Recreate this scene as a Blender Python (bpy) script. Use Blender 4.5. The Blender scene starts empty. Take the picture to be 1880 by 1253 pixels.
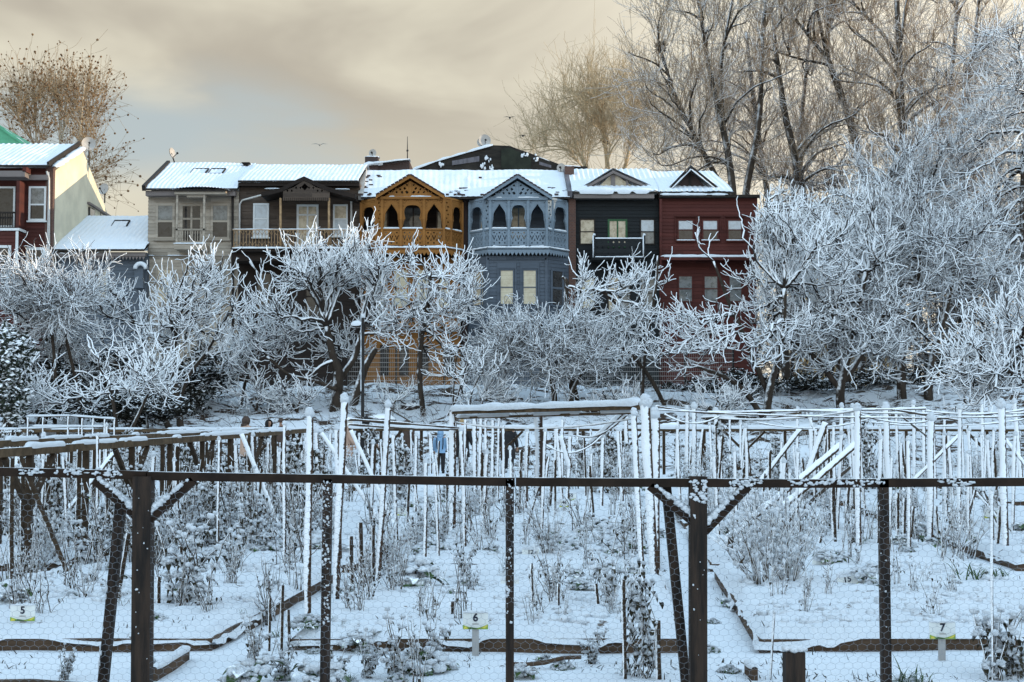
import bpy, math, random
import numpy as np
from mathutils import Vector, kdtree
from mathutils.geometry import tessellate_polygon

# ------------------------------------------------------------------ camera, world, sun
SC = bpy.context.scene
COL = SC.collection
F = 2611.0                      # focal length in photo pixels
EYE = 1.5
TILT = math.atan((775 - 626.5) / F)
cam_d = bpy.data.cameras.new('camera')
cam_d.sensor_width = 36.0
cam_d.lens = 36.0 * F / 1880.0
cam_d.clip_start = 0.1
cam_d.clip_end = 3000
cam = bpy.data.objects.new('camera', cam_d)
COL.objects.link(cam)
cam.location = (0, 0, EYE)
cam.rotation_euler = (math.pi / 2 + TILT, 0, 0)
SC.camera = cam

SUN_ELEV = math.radians(10.0)
SUN_AZ = math.radians(4.0)       # from +X towards +Y
SUN_STRENGTH = 4.4
EXPOSURE = 0.12
vs = SC.view_settings
vs.view_transform = 'Standard'
try:
    vs.look = 'None'
except Exception:
    pass
vs.exposure = EXPOSURE
vs.gamma = 1.0

world = bpy.data.worlds.new('World')
SC.world = world
world.use_nodes = True
wt = world.node_tree
wt.nodes.clear()


def nd(t, typ, **kw):
    n = t.nodes.new(typ)
    for k, v in kw.items():
        setattr(n, k, v)
    return n


def math_n(t, op, a, b=None, clamp=False):
    n = nd(t, 'ShaderNodeMath', operation=op)
    n.use_clamp = clamp
    for i, v in enumerate((a, b)):
        if v is None:
            continue
        if isinstance(v, (int, float)):
            n.inputs[i].default_value = v
        else:
            t.links.new(v, n.inputs[i])
    return n.outputs[0]


def mix_c(t, fac, a, b, blend='MIX'):
    n = nd(t, 'ShaderNodeMix', data_type='RGBA', blend_type=blend)
    n.clamp_factor = True
    for i, v in ((0, fac), (6, a), (7, b)):
        if isinstance(v, (int, float)):
            n.inputs[i].default_value = v
        elif isinstance(v, (tuple, list)):
            n.inputs[i].default_value = (v[0], v[1], v[2], 1)
        else:
            t.links.new(v, n.inputs[i])
    return n.outputs[2]


def maprange(t, v, a, b, c=0.0, d=1.0, smooth=True):
    n = nd(t, 'ShaderNodeMapRange')
    n.interpolation_type = 'SMOOTHSTEP' if smooth else 'LINEAR'
    t.links.new(v, n.inputs[0])
    for i, x in enumerate((a, b, c, d)):
        n.inputs[i + 1].default_value = x
    return n.outputs[0]


def build_world():
    t = wt
    tc = nd(t, 'ShaderNodeTexCoord')
    sep = nd(t, 'ShaderNodeSeparateXYZ')
    t.links.new(tc.outputs['Generated'], sep.inputs[0])
    x, y, z = sep.outputs
    mp = nd(t, 'ShaderNodeMapping')
    mp.inputs['Scale'].default_value = (1.0, 1.0, 3.4)
    mp.inputs['Location'].default_value = (0.35, 0.2, 0.4)
    t.links.new(tc.outputs['Generated'], mp.inputs[0])
    n1 = nd(t, 'ShaderNodeTexNoise')
    n1.inputs['Scale'].default_value = 3.1
    n1.inputs['Detail'].default_value = 5.0
    n1.inputs['Roughness'].default_value = 0.48
    n1.inputs['Distortion'].default_value = 0.5
    t.links.new(mp.outputs[0], n1.inputs['Vector'])
    c = maprange(t, n1.outputs[0], 0.39, 0.62)
    cloud = mix_c(t, c, (0.455, 0.415, 0.345), (0.72, 0.68, 0.55))
    # paler and brighter close to the horizon
    lowm = maprange(t, z, 0.25, 0.13)
    cloud = mix_c(t, math_n(t, 'MULTIPLY', lowm, 0.62), cloud, (0.74, 0.70, 0.565))
    # the east (right) is brighter
    rm = maprange(t, x, -0.06, 0.26)
    cloud = mix_c(t, math_n(t, 'MULTIPLY', rm, 0.85), cloud, (0.98, 0.90, 0.74))
    # openings where the blue shows
    n2 = nd(t, 'ShaderNodeTexNoise')
    n2.inputs['Scale'].default_value = 2.2
    n2.inputs['Detail'].default_value = 4.0
    t.links.new(mp.outputs[0], n2.inputs['Vector'])
    dx = math_n(t, 'SUBTRACT', x, -0.27)
    dz = math_n(t, 'MULTIPLY', math_n(t, 'SUBTRACT', z, 0.195), 2.8)
    d2 = math_n(t, 'SQRT', math_n(t, 'ADD', math_n(t, 'MULTIPLY', dx, dx), math_n(t, 'MULTIPLY', dz, dz)))
    gap = maprange(t, math_n(t, 'ADD', d2, math_n(t, 'MULTIPLY', math_n(t, 'SUBTRACT', n1.outputs[0], 0.5), 0.45)), 0.15, 0.0)
    gap = math_n(t, 'MULTIPLY', gap, maprange(t, y, 0.0, 0.3))
    cloud = mix_c(t, math_n(t, 'MULTIPLY', gap, 0.8), cloud, (0.43, 0.52, 0.56))
    # the upper sky: broken high cloud, open blue
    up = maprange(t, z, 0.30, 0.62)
    # unseen sky behind the camera, blued lower and brightened to light the fronts
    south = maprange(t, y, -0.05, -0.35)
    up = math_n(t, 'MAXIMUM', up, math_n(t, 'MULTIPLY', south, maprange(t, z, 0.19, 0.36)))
    nish = nd(t, 'ShaderNodeTexSky')
    nish.sky_type = 'NISHITA'
    nish.sun_disc = False
    nish.sun_elevation = SUN_ELEV
    nish.sun_rotation = math.pi / 2 - SUN_AZ
    nsc = mix_c(t, 1.0, nish.outputs[0], (0.1, 0.1, 0.1), 'MULTIPLY')
    upc = mix_c(t, 0.75, nsc, (0.88, 1.28, 1.68))
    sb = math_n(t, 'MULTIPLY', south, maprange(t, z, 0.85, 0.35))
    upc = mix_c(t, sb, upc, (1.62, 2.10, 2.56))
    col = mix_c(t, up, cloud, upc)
    down = maprange(t, z, -0.02, -0.15)
    col = mix_c(t, down, col, (0.35, 0.42, 0.5))
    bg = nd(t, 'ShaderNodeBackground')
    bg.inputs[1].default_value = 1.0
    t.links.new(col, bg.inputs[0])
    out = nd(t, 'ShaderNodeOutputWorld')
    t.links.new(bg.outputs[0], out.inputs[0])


build_world()

sun_d = bpy.data.lights.new('sun', 'SUN')
sun_d.energy = SUN_STRENGTH
sun_d.angle = math.radians(0.5)
sun_d.color = (1.0, 0.80, 0.55)
sun = bpy.data.objects.new('sun', sun_d)
COL.objects.link(sun)
sdir = Vector((math.cos(SUN_AZ) * math.cos(SUN_ELEV), math.sin(SUN_AZ) * math.cos(SUN_ELEV), math.sin(SUN_ELEV)))
sun.rotation_euler = (-sdir).to_track_quat('-Z', 'Y').to_euler()

# ------------------------------------------------------------------ helpers
CT, ST = math.cos(TILT), math.sin(TILT)


def ray(px, py):
    u = (px - 940.0) / F
    v = (626.5 - py) / F
    return np.array([u, CT - v * ST, ST + v * CT])


def W(px, py, Y):
    """The point seen at photo pixel (px, py) at distance Y from the camera."""
    d = ray(px, py)
    s = Y / d[1]
    return np.array([d[0] * s, Y, EYE + d[2] * s])


def XP(px, Y):
    return (px - 940.0) / F * Y * 1.0


def ZP(py, Y):
    return W(940, py, Y)[2]


def fade(t):
    return t * t * (3 - 2 * t)


_lat = np.random.RandomState(11).rand(256, 256)


def vnoise(x, y, seed=0):
    x = np.asarray(x, float) + seed * 17.31
    y = np.asarray(y, float) + seed * 9.77
    xi = np.floor(x).astype(int)
    yi = np.floor(y).astype(int)
    fx = fade(x - xi)
    fy = fade(y - yi)
    a = _lat[xi % 256, yi % 256]
    b = _lat[(xi + 1) % 256, yi % 256]
    c = _lat[xi % 256, (yi + 1) % 256]
    d = _lat[(xi + 1) % 256, (yi + 1) % 256]
    return (a * (1 - fx) + b * fx) * (1 - fy) + (c * (1 - fx) + d * fx) * fy


def fbm(x, y, seed=0, octs=4):
    s, a = 0, 0.5
    for o in range(octs):
        s = s + a * (vnoise(x, y, seed + o) - 0.5)
        x, y, a = np.asarray(x) * 2.03, np.asarray(y) * 2.03, a * 0.5
    return s


def terrain(X, Y):
    """Height of the land: level gardens, a bank, then the terrace with the houses."""
    X = np.asarray(X, float)
    Y = np.asarray(Y, float)
    t = np.clip((Y - 44.0) / 18.0, 0, 1)
    z = 3.0 * fade(t)
    bank = np.clip((Y - 43) / 4, 0, 1) * np.clip((66 - Y) / 3, 0, 1)
    z = z + bank * fbm(X * 0.5, Y * 0.6, 3) * 0.9
    z = z + fbm(X * 1.1, Y * 1.1, 5, 3) * 0.05 * np.clip((46 - Y) / 3, 0, 1)
    return z


def ground_hit(px, py):
    d = ray(px, py)
    lo = 3.0
    for Y in np.arange(5.0, 70.0, 0.05):
        s = Y / d[1]
        if EYE + d[2] * s <= float(terrain(d[0] * s, Y)):
            return np.array([d[0] * s, Y, EYE + d[2] * s])
    return W(px, py, 60)


class MB:
    """Collects shapes and links them as ONE mesh object."""

    def __init__(self):
        self.v = []
        self.n = 0
        self.f = []          # list of (array of faces (k, m), material, smooth)

    def add(self, v, faces, mi=0, smooth=False):
        v = np.asarray(v, float).reshape(-1, 3)
        if not isinstance(faces, list):
            faces = [faces]
        for fa in faces:
            fa = np.asarray(fa, int)
            if fa.size:
                self.f.append((fa + self.n, mi, smooth))
        self.v.append(v)
        self.n += len(v)

    def box(self, x0, x1, y0, y1, z0, z1, mi=0):
        v = [(x, y, z) for x in (x0, x1) for y in (y0, y1) for z in (z0, z1)]
        self.add(v, np.array([(0, 1, 3, 2), (4, 6, 7, 5), (0, 4, 5, 1), (2, 3, 7, 6), (0, 2, 6, 4), (1, 5, 7, 3)]), mi)

    def bar(self, p, q, w, h, mi=0, up=(0, 0, 1)):
        """Box beam from p to q, w sideways, h along up."""
        p, q = np.array(p, float), np.array(q, float)
        d = q - p
        d /= np.linalg.norm(d) + 1e-9
        s = np.cross(d, up)
        if np.linalg.norm(s) < 1e-4:
            s = np.cross(d, (0, 1, 0))
        s /= np.linalg.norm(s)
        u = np.cross(s, d)
        v = []
        for e in (p, q):
            for a, b in ((-1, -1), (1, -1), (1, 1), (-1, 1)):
                v.append(e + s * a * w / 2 + u * b * h / 2)
        self.add(v, np.array([(0, 3, 2, 1), (4, 5, 6, 7), (0, 1, 5, 4), (1, 2, 6, 5), (2, 3, 7, 6), (3, 0, 4, 7)]), mi)

    def tubes(self, P, R, n=4, mi=0, smooth=True):
        """P (M, N, 3) polylines with radii R (M, N)."""
        P = np.asarray(P, float)
        R = np.asarray(R, float)
        if P.ndim == 2:
            P = P[None]
            R = R[None]
        M, N, _ = P.shape
        if M == 0:
            return
        T = np.gradient(P, axis=1)
        T /= np.linalg.norm(T, axis=2, keepdims=True) + 1e-9
        mean = P[:, -1] - P[:, 0]
        ref = np.zeros((M, 3))
        ref[np.arange(M), np.argmin(np.abs(mean), axis=1)] = 1
        U = np.cross(T, ref[:, None, :])
        U /= np.linalg.norm(U, axis=2, keepdims=True) + 1e-9
        V = np.cross(T, U)
        a = np.arange(n) / n * 2 * math.pi
        ring = P[:, :, None, :] + R[:, :, None, None] * (np.cos(a)[None, None, :, None] * U[:, :, None, :] + np.sin(a)[None, None, :, None] * V[:, :, None, :])
        m = np.arange(M)[:, None, None] * N * n
        i = np.arange(N - 1)[None, :, None] * n
        k = np.arange(n)[None, None, :]
        k2 = (k + 1) % n
        q = np.stack([m + i + k, m + i + k2, m + i + n + k2, m + i + n + k], axis=-1).reshape(-1, 4)
        fs = [q]
        if n > 3 and M < 400:
            cap = np.arange(n)
            fs += [(np.arange(M)[:, None] * N * n + cap[None, ::-1]), (np.arange(M)[:, None] * N * n + (N - 1) * n + cap[None, :])]
        self.add(ring.reshape(-1, 3), fs, mi, smooth)

    def lumps(self, C, S, rng, mi=0, lump=0.25):
        """Lumpy balls: centres C (M, 3), radii S (M, 3)."""
        C = np.asarray(C, float).reshape(-1, 3)
        S = np.asarray(S, float)
        if S.ndim == 1:
            S = np.repeat(S[:, None], 3, 1)
        M = len(C)
        if M == 0:
            return
        bv, bf = ICO
        nz = 1 + lump * (rng.rand(M, len(bv)) - 0.5) * 1.6
        v = C[:, None, :] + bv[None] * S[:, None, :] * nz[:, :, None]
        f = (bf[None] + (np.arange(M) * len(bv))[:, None, None]).reshape(-1, 3)
        self.add(v.reshape(-1, 3), f, mi, True)

    def poly(self, outer, holes, fn, th, mi=0):
        """A flat board with holes: 2-D outlines, fn maps (u, w, depth) to space."""
        loops = [outer] + list(holes)
        flat = [p for l in loops for p in l]
        tris = np.array(tessellate_polygon([[Vector((p[0], p[1], 0)) for p in l] for l in loops]))
        n = len(flat)
        v = [fn(p[0], p[1], 0.0) for p in flat] + [fn(p[0], p[1], th) for p in flat]
        fs = [tris, tris[:, ::-1] + n]
        q = []
        o = 0
        for l in loops:
            for i in range(len(l)):
                j = (i + 1) % len(l)
                q.append((o + i, o + j, o + j + n, o + i + n))
            o += len(l)
        fs.append(np.array(q))
        self.add(v, fs, mi)

    def grid(self, V, mi=0, smooth=True):
        """V (a, b, 3) grid of points."""
        a, b, _ = V.shape
        i = np.arange(a - 1)[:, None] * b
        j = np.arange(b - 1)[None, :]
        q = np.stack([i + j, i + j + 1, i + b + j + 1, i + b + j], -1).reshape(-1, 4)
        self.add(V.reshape(-1, 3), q, mi, smooth)

    def build(self, name, mats, parent=None, loc=None):
        me = bpy.data.meshes.new(name)
        V = np.concatenate(self.v) if self.v else np.zeros((0, 3))
        if loc is not None:
            V = V - np.array(loc)
        elif parent is not None:
            p = parent
            off = np.zeros(3)
            while p is not None:
                off += np.array(p.location)
                p = p.parent
            V = V - off
        me.vertices.add(len(V))
        me.vertices.foreach_set('co', V.astype(np.float32).ravel())
        li = [f.ravel() for f, _, _ in self.f]
        tot = np.concatenate([np.full(len(f), f.shape[1]) for f, _, _ in self.f])
        L = np.concatenate(li)
        me.loops.add(len(L))
        me.loops.foreach_set('vertex_index', L.astype(np.int32))
        me.polygons.add(len(tot))
        st = np.concatenate([[0], np.cumsum(tot)[:-1]])
        me.polygons.foreach_set('loop_start', st.astype(np.int32))
        try:
            me.polygons.foreach_set('loop_total', tot.astype(np.int32))
        except Exception:
            pass
        me.polygons.foreach_set('material_index', np.concatenate([np.full(len(f), m) for f, m, _ in self.f]).astype(np.int32))
        me.polygons.foreach_set('use_smooth', np.concatenate([np.full(len(f), s) for f, _, s in self.f]))
        if not isinstance(mats, (list, tuple)):
            mats = [mats]
        for m in mats:
            me.materials.append(m)
        me.update(calc_edges=True)
        me.validate()
        o = bpy.data.objects.new(name, me)
        COL.objects.link(o)
        if parent is not None:
            o.parent = parent
        if loc is not None:
            o.location = loc
        return o


def ico(sub=2):
    import bmesh
    bm = bmesh.new()
    bmesh.ops.create_icosphere(bm, subdivisions=sub, radius=1)
    v = np.array([x.co[:] for x in bm.verts])
    f = np.array([[q.index for q in x.verts] for x in bm.faces])
    bm.free()
    return v, f


ICO = ico(2)


def tag(o, label=None, cat=None, group=None, kind=None):
    if label:
        o['label'] = label
    if cat:
        o['category'] = cat
    if group:
        o['group'] = group
    if kind:
        o['kind'] = kind
    return o


def empty(name, loc, label=None, cat=None, group=None):
    o = bpy.data.objects.new(name, None)
    o.empty_display_size = 0.2
    COL.objects.link(o)
    o.location = [float(c) for c in loc]
    return tag(o, label, cat, group)


# ------------------------------------------------------------------ materials
def principled(name):
    m = bpy.data.materials.new(name)
    m.use_nodes = True
    t = m.node_tree
    b = t.nodes['Principled BSDF']
    return m, t, b


def noise_tex(t, scale, detail=3.0, rough=0.55, coord='Object', stretch=None):
    tc = nd(t, 'ShaderNodeTexCoord')
    src = tc.outputs[coord]
    if coord == 'World':
        pass
    if stretch:
        mp = nd(t, 'ShaderNodeMapping')
        mp.inputs['Scale'].default_value = stretch
        t.links.new(src, mp.inputs[0])
        src = mp.outputs[0]
    n = nd(t, 'ShaderNodeTexNoise')
    n.inputs['Scale'].default_value = scale
    n.inputs['Detail'].default_value = detail
    n.inputs['Roughness'].default_value = rough
    t.links.new(src, n.inputs['Vector'])
    return n.outputs[0]


def bump(t, b, h, strength, dist=0.02):
    n = nd(t, 'ShaderNodeBump')
    n.inputs['Strength'].default_value = strength
    n.inputs['Distance'].default_value = dist
    t.links.new(h, n.inputs['Height'])
    t.links.new(n.outputs[0], b.inputs['Normal'])


SNOW_C = (0.94, 0.94, 0.94)


def simple(name, c, rough=0.7, var=0.25, scale=6.0, stretch=None, bmp=0.3, metal=0.0, spec=0.3, bscale=None):
    m, t, b = principled(name)
    n = noise_tex(t, scale, 4, 0.6, stretch=stretch)
    lo = tuple(x * (1 - var) for x in c)
    hi = tuple(min(1, x * (1 + var)) for x in c)
    t.links.new(mix_c(t, maprange(t, n, 0.3, 0.7), lo, hi), b.inputs['Base Color'])
    b.inputs['Roughness'].default_value = rough
    b.inputs['Metallic'].default_value = metal
    b.inputs['Specular IOR Level'].default_value = spec
    if bmp:
        n2 = noise_tex(t, bscale or scale * 4, 3, 0.6, stretch=stretch)
        bump(t, b, n2, bmp, 0.01)
    return m


def snowy(name, c, th=0.2, soft=0.25, amp=0.9, nscale=14.0, d=(0, 0, 1), var=0.35, vscale=8.0, stretch=None, rough=0.85, bmp=0.0, low=0.0):
    """Wood, bark or leaf that carries snow on the side that faces d."""
    m, t, b = principled(name)
    n = noise_tex(t, vscale, 4, 0.6, stretch=stretch)
    lo = tuple(x * (1 - var) for x in c)
    hi = tuple(min(1, x * (1 + var)) for x in c)
    base = mix_c(t, maprange(t, n, 0.3, 0.7), lo, hi)
    g = nd(t, 'ShaderNodeNewGeometry')
    dv = Vector(d).normalized()
    dp = nd(t, 'ShaderNodeVectorMath', operation='DOT_PRODUCT')
    t.links.new(g.outputs['Normal'], dp.inputs[0])
    dp.inputs[1].default_value = dv
    n2 = noise_tex(t, nscale, 3, 0.65)
    k = math_n(t, 'ADD', dp.outputs['Value'], math_n(t, 'MULTIPLY', math_n(t, 'SUBTRACT', n2, 0.5), amp))
    if low:      # less snow clings near the foot (object origin)
        tc = nd(t, 'ShaderNodeTexCoord')
        sp = nd(t, 'ShaderNodeSeparateXYZ')
        t.links.new(tc.outputs['Object'], sp.inputs[0])
        k = math_n(t, 'SUBTRACT', k, math_n(t, 'MULTIPLY', maprange(t, sp.outputs[2], .75, .0), low))
    fac = maprange(t, k, th - soft / 2, th + soft / 2)
    t.links.new(mix_c(t, fac, base, SNOW_C), b.inputs['Base Color'])
    b.inputs['Roughness'].default_value = rough
    b.inputs['Specular IOR Level'].default_value = 0.2
    if bmp:
        bump(t, b, noise_tex(t, nscale * 2.2, 3, 0.65), bmp, 0.012)
    return m


def snow_mat(name='snow', bscale=5.0, bstr=0.35, bdist=0.03):
    m, t, b = principled(name)
    n = noise_tex(t, bscale, 5, 0.6)
    t.links.new(mix_c(t, n, (0.66, 0.69, 0.72), (0.77, 0.78, 0.79)), b.inputs['Base Color'])
    b.inputs['Roughness'].default_value = 0.75
    b.inputs['Specular IOR Level'].default_value = 0.25
    n2 = noise_tex(t, bscale * 5, 4, 0.65)
    bump(t, b, n2, bstr, bdist)
    return m


def ground_mat():
    """Snow; on the bank old leaves and soil show through in patches."""
    m, t, b = principled('snow_ground')
    tc = nd(t, 'ShaderNodeTexCoord')
    sep = nd(t, 'ShaderNodeSeparateXYZ')
    t.links.new(tc.outputs['Object'], sep.inputs[0])
    y = sep.outputs[1]
    bank = math_n(t, 'MULTIPLY', maprange(t, y, 42.5, 46.0), maprange(t, y, 70.0, 64.0))
    n1 = noise_tex(t, 0.9, 6, 0.68, stretch=(0.75, 1.6, 1))
    n2 = noise_tex(t, 6.0, 4, 0.6, stretch=(0.6, 1.5, 1))
    k = math_n(t, 'ADD', n1, math_n(t, 'MULTIPLY', math_n(t, 'SUBTRACT', n2, 0.5), 0.35))
    fac = math_n(t, 'MULTIPLY', maprange(t, k, 0.53, 0.57), bank)
    n4 = noise_tex(t, 3.3, 6, 0.7)
    gf = maprange(t, n4, 0.70, 0.76)
    fac = math_n(t, 'MAXIMUM', fac, math_n(t, 'MULTIPLY', gf, 0.6))
    n3 = noise_tex(t, 22.0, 3, 0.6)
    dirt = mix_c(t, n3, (0.030, 0.020, 0.014), (0.085, 0.055, 0.036))
    snow = mix_c(t, n2, (0.66, 0.69, 0.72), (0.77, 0.78, 0.79))
    t.links.new(mix_c(t, fac, snow, dirt), b.inputs['Base Color'])
    b.inputs['Roughness'].default_value = 0.8
    b.inputs['Specular IOR Level'].default_value = 0.2
    n5 = noise_tex(t, 9.0, 5, 0.65)
    bump(t, b, n5, 0.8, 0.06)
    return m


def boards_mat(name, c, var=0.25, board=0.17, rough=0.75, wear=None, wearamt=0.5):
    """Painted or weathered boarding: each board a little different, streaked along its length."""
    m, t, b = principled(name)
    tc = nd(t, 'ShaderNodeTexCoord')
    sep = nd(t, 'ShaderNodeSeparateXYZ')
    t.links.new(tc.outputs['Object'], sep.inputs[0])
    row = math_n(t, 'FLOOR', math_n(t, 'DIVIDE', sep.outputs[2], board))
    wn = nd(t, 'ShaderNodeTexWhiteNoise', noise_dimensions='2D')
    cmb = nd(t, 'ShaderNodeCombineXYZ')
    t.links.new(row, cmb.inputs[0])
    seg = math_n(t, 'FLOOR', math_n(t, 'ADD', math_n(t, 'MULTIPLY', sep.outputs[0], 0.37), math_n(t, 'MULTIPLY', row, 0.617)))
    t.links.new(seg, cmb.inputs[1])
    t.links.new(cmb.outputs[0], wn.inputs[0])
    n = noise_tex(t, 3.0, 5, 0.65, stretch=(0.7, 0.7, 9))
    k = math_n(t, 'ADD', math_n(t, 'MULTIPLY', wn.outputs[0], 0.55), math_n(t, 'MULTIPLY', n, 0.6))
    lo = tuple(x * (1 - var) for x in c)
    hi = tuple(min(1, x * (1 + var)) for x in c)
    base = mix_c(t, maprange(t, k, 0.2, 0.95, smooth=False), lo, hi)
    if wear:
        n2 = noise_tex(t, 1.3, 6, 0.7, stretch=(1, 1, 2.4))
        base = mix_c(t, math_n(t, 'MULTIPLY', maprange(t, n2, 0.5, 0.72), wearamt), base, wear)
    t.links.new(base, b.inputs['Base Color'])
    b.inputs['Roughness'].default_value = rough
    b.inputs['Specular IOR Level'].default_value = 0.25
    n3 = noise_tex(t, 10.0, 4, 0.6, stretch=(0.6, 1, 10))
    bump(t, b, n3, 0.3, 0.006)
    return m


def brick_mat(name, c1, c2, mortar=(0.16, 0.13, 0.11), scale=3.2):
    m, t, b = principled(name)
    tc = nd(t, 'ShaderNodeTexCoord')
    sep = nd(t, 'ShaderNodeSeparateXYZ')
    t.links.new(tc.outputs['Object'], sep.inputs[0])
    cmb = nd(t, 'ShaderNodeCombineXYZ')
    t.links.new(math_n(t, 'ADD', sep.outputs[0], sep.outputs[1]), cmb.inputs[0])
    t.links.new(sep.outputs[2], cmb.inputs[1])
    br = nd(t, 'ShaderNodeTexBrick')
    br.inputs['Scale'].default_value = scale
    br.inputs['Color1'].default_value = (*c1, 1)
    br.inputs['Color2'].default_value = (*c2, 1)
    br.inputs['Mortar'].default_value = (*mortar, 1)
    br.inputs['Mortar Size'].default_value = 0.018
    t.links.new(cmb.outputs[0], br.inputs[0])
    n = noise_tex(t, 3.0, 5, 0.6)
    t.links.new(mix_c(t, math_n(t, 'MULTIPLY', n, 0.6), br.outputs[0], (0.05, 0.035, 0.03)), b.inputs['Base Color'])
    b.inputs['Roughness'].default_value = 0.9
    return m


def glass_mat(name, c, c2=None, rough=0.06, blind=False):
    """Window glass; its blotches are reflections painted over the colour of what hangs behind."""
    m, t, b = principled(name)
    n = noise_tex(t, 3.5, 7, 0.75)  # dark blotches imitate reflected trees
    base = mix_c(t, maprange(t, n, 0.42, 0.62), c, c2 or tuple(x * 0.7 for x in c))
    if blind:
        tc = nd(t, 'ShaderNodeTexCoord')
        sep = nd(t, 'ShaderNodeSeparateXYZ')
        t.links.new(tc.outputs['Object'], sep.inputs[0])
        w = math_n(t, 'FRACT', math_n(t, 'MULTIPLY', sep.outputs[2], 5.0))
        base = mix_c(t, math_n(t, 'MULTIPLY', maprange(t, w, 0.86, 0.92), 0.25), base, (0.2, 0.16, 0.12))
    t.links.new(base, b.inputs['Base Color'])
    b.inputs['Roughness'].default_value = 0.6
    b.inputs['Specular IOR Level'].default_value = 0.0
    b.inputs['Coat Weight'].default_value = 1.0
    b.inputs['Coat IOR'].default_value = 1.7
    b.inputs['Coat Roughness'].default_value = rough
    n3 = nd(t, 'ShaderNodeBump')
    return m


M = {}
M['snow'] = snow_mat('snow')
M['snow_fine'] = snow_mat('snow_clumps', 7.0, 0.9, 0.03)
M['ground'] = ground_mat()
M['roof_snow'] = snow_mat('roof_snow', 2.5, 0.3, 0.03)
M['fence_wood'] = simple('dark_fence_wood', (0.022, 0.0125, 0.0075), 0.75, 0.7, 9, (3, 3, .35), 0.8, bscale=22)
M['fence_wood_h'] = snowy('dark_rail_wood', (0.021, 0.012, 0.0075), 0.93, 0.2, 1.0, 6.0, d=(0.0, -0.15, 1))
M['pole'] = snowy('snow_caked_pole', (0.055, 0.030, 0.017), -0.15, 0.22, 1.5, 26.0, d=(-0.82, -0.40, 0.42), vscale=14, bmp=0.8, low=0.55)
M['pole_dark'] = snowy('dark_pole', (0.040, 0.025, 0.014), 0.70, 0.25, 1.1, 20.0, d=(-0.85, -0.30, 0.42), vscale=14)
M['beam'] = snowy('trellis_beam', (0.085, 0.055, 0.030), 0.62, 0.3, 0.5, 3.0, d=(-0.1, -0.1, 1), vscale=9)
M['board'] = simple('bed_board', (0.075, 0.045, 0.026), 0.85, 0.45, 5, (0.6, 0.6, 3), 0.5)
M['wire'] = simple('wire', (0.24, 0.26, 0.29), 0.5, 0.2, 20, None, 0)
M['bark_fig'] = snowy('snowy_fig_bark', (0.024, 0.015, 0.011), -0.16, 0.3, 1.0, 3.0, d=(-0.15, -0.35, 1))
M['bark_trunk'] = snowy('trunk_bark', (0.045, 0.032, 0.023), 0.72, 0.3, 1.0, 4.0, d=(-0.5, -0.4, 0.8), vscale=5, stretch=(1, 1, 0.3))
M['bark_limb'] = snowy('snowy_limb_bark', (0.030, 0.021, 0.016), 0.30, 0.3, 1.0, 3.0, d=(-0.2, -0.35, 1))
M['bark_fine'] = snowy('snowy_fine_twigs', (0.036, 0.024, 0.018), 0.0, 0.4, 1.2, 2.0, d=(-0.1, -0.3, 1))
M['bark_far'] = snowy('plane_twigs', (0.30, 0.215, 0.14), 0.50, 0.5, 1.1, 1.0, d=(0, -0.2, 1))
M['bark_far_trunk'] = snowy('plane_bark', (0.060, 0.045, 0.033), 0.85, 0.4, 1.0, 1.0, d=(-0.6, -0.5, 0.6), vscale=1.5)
M['bark_gold'] = simple('sun_tinted_twigs', (0.46, 0.35, 0.215), 0.85, 0.3, 1.0, None, 0)  # warm sunlight put into the twig colour
M['bark_brown'] = simple('brown_plane_twigs', (0.30, 0.205, 0.115), 0.85, 0.3, 1.0, None, 0)  # brown lightened towards gold to imitate sunlight on the twigs
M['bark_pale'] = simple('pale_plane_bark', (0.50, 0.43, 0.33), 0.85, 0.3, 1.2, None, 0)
M['seed'] = simple('seed_balls', (0.15, 0.080, 0.035), 0.9, 0.5, 2.0, None, 0)
M['thicket'] = snowy('thicket_twigs', (0.075, 0.055, 0.045), 0.40, 0.5, 1.0, 1.5)
M['evergreen'] = snowy('evergreen_leaf', (0.020, 0.018, 0.012), 0.80, 0.15, 0.8, 0.9, d=(-0.1, -0.3, 1))
M['evergreen_snow'] = snowy('snow_laden_leaf', (0.03, 0.035, 0.022), 0.5, 0.2, 0.8, 0.9, d=(-0.1, -0.4, 1))
M['leaf'] = snowy('garden_leaf', (0.045, 0.078, 0.024), 0.90, 0.2, 0.7, 9.0)
M['leaf_dry'] = snowy('withered_leaf', (0.032, 0.026, 0.014), 0.86, 0.3, 0.9, 14.0)
M['stem'] = snowy('dry_stem', (0.050, 0.033, 0.019), 0.45, 0.3, 1.0, 20.0, d=(-0.6, -0.3, 0.7))
M['stem_bush'] = snowy('twiggy_stem', (0.075, 0.055, 0.035), 0.45, 0.35, 1.5, 16.0, d=(-0.5, -0.5, 0.7))
M['rock'] = snowy('rock', (0.05, 0.038, 0.03), 0.55, 0.2, 0.5, 2.0)
def bed_snow():
    m, t, b = principled('bed_snow')
    n1 = noise_tex(t, 2.2, 6, 0.72)
    n2 = noise_tex(t, 14.0, 4, 0.65)
    k = math_n(t, 'ADD', n1, math_n(t, 'MULTIPLY', math_n(t, 'SUBTRACT', n2, 0.5), 0.5))
    dirt = mix_c(t, n2, (0.05, 0.033, 0.022), (0.16, 0.12, 0.09))
    snow = mix_c(t, n2, (0.64, 0.67, 0.70), (0.78, 0.79, 0.80))
    t.links.new(mix_c(t, maprange(t, k, 0.665, 0.72), snow, dirt), b.inputs['Base Color'])
    b.inputs['Roughness'].default_value = 0.8
    b.inputs['Specular IOR Level'].default_value = 0.2
    bump(t, b, noise_tex(t, 9.0, 6, 0.7), 0.9, 0.05)
    return m


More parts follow.
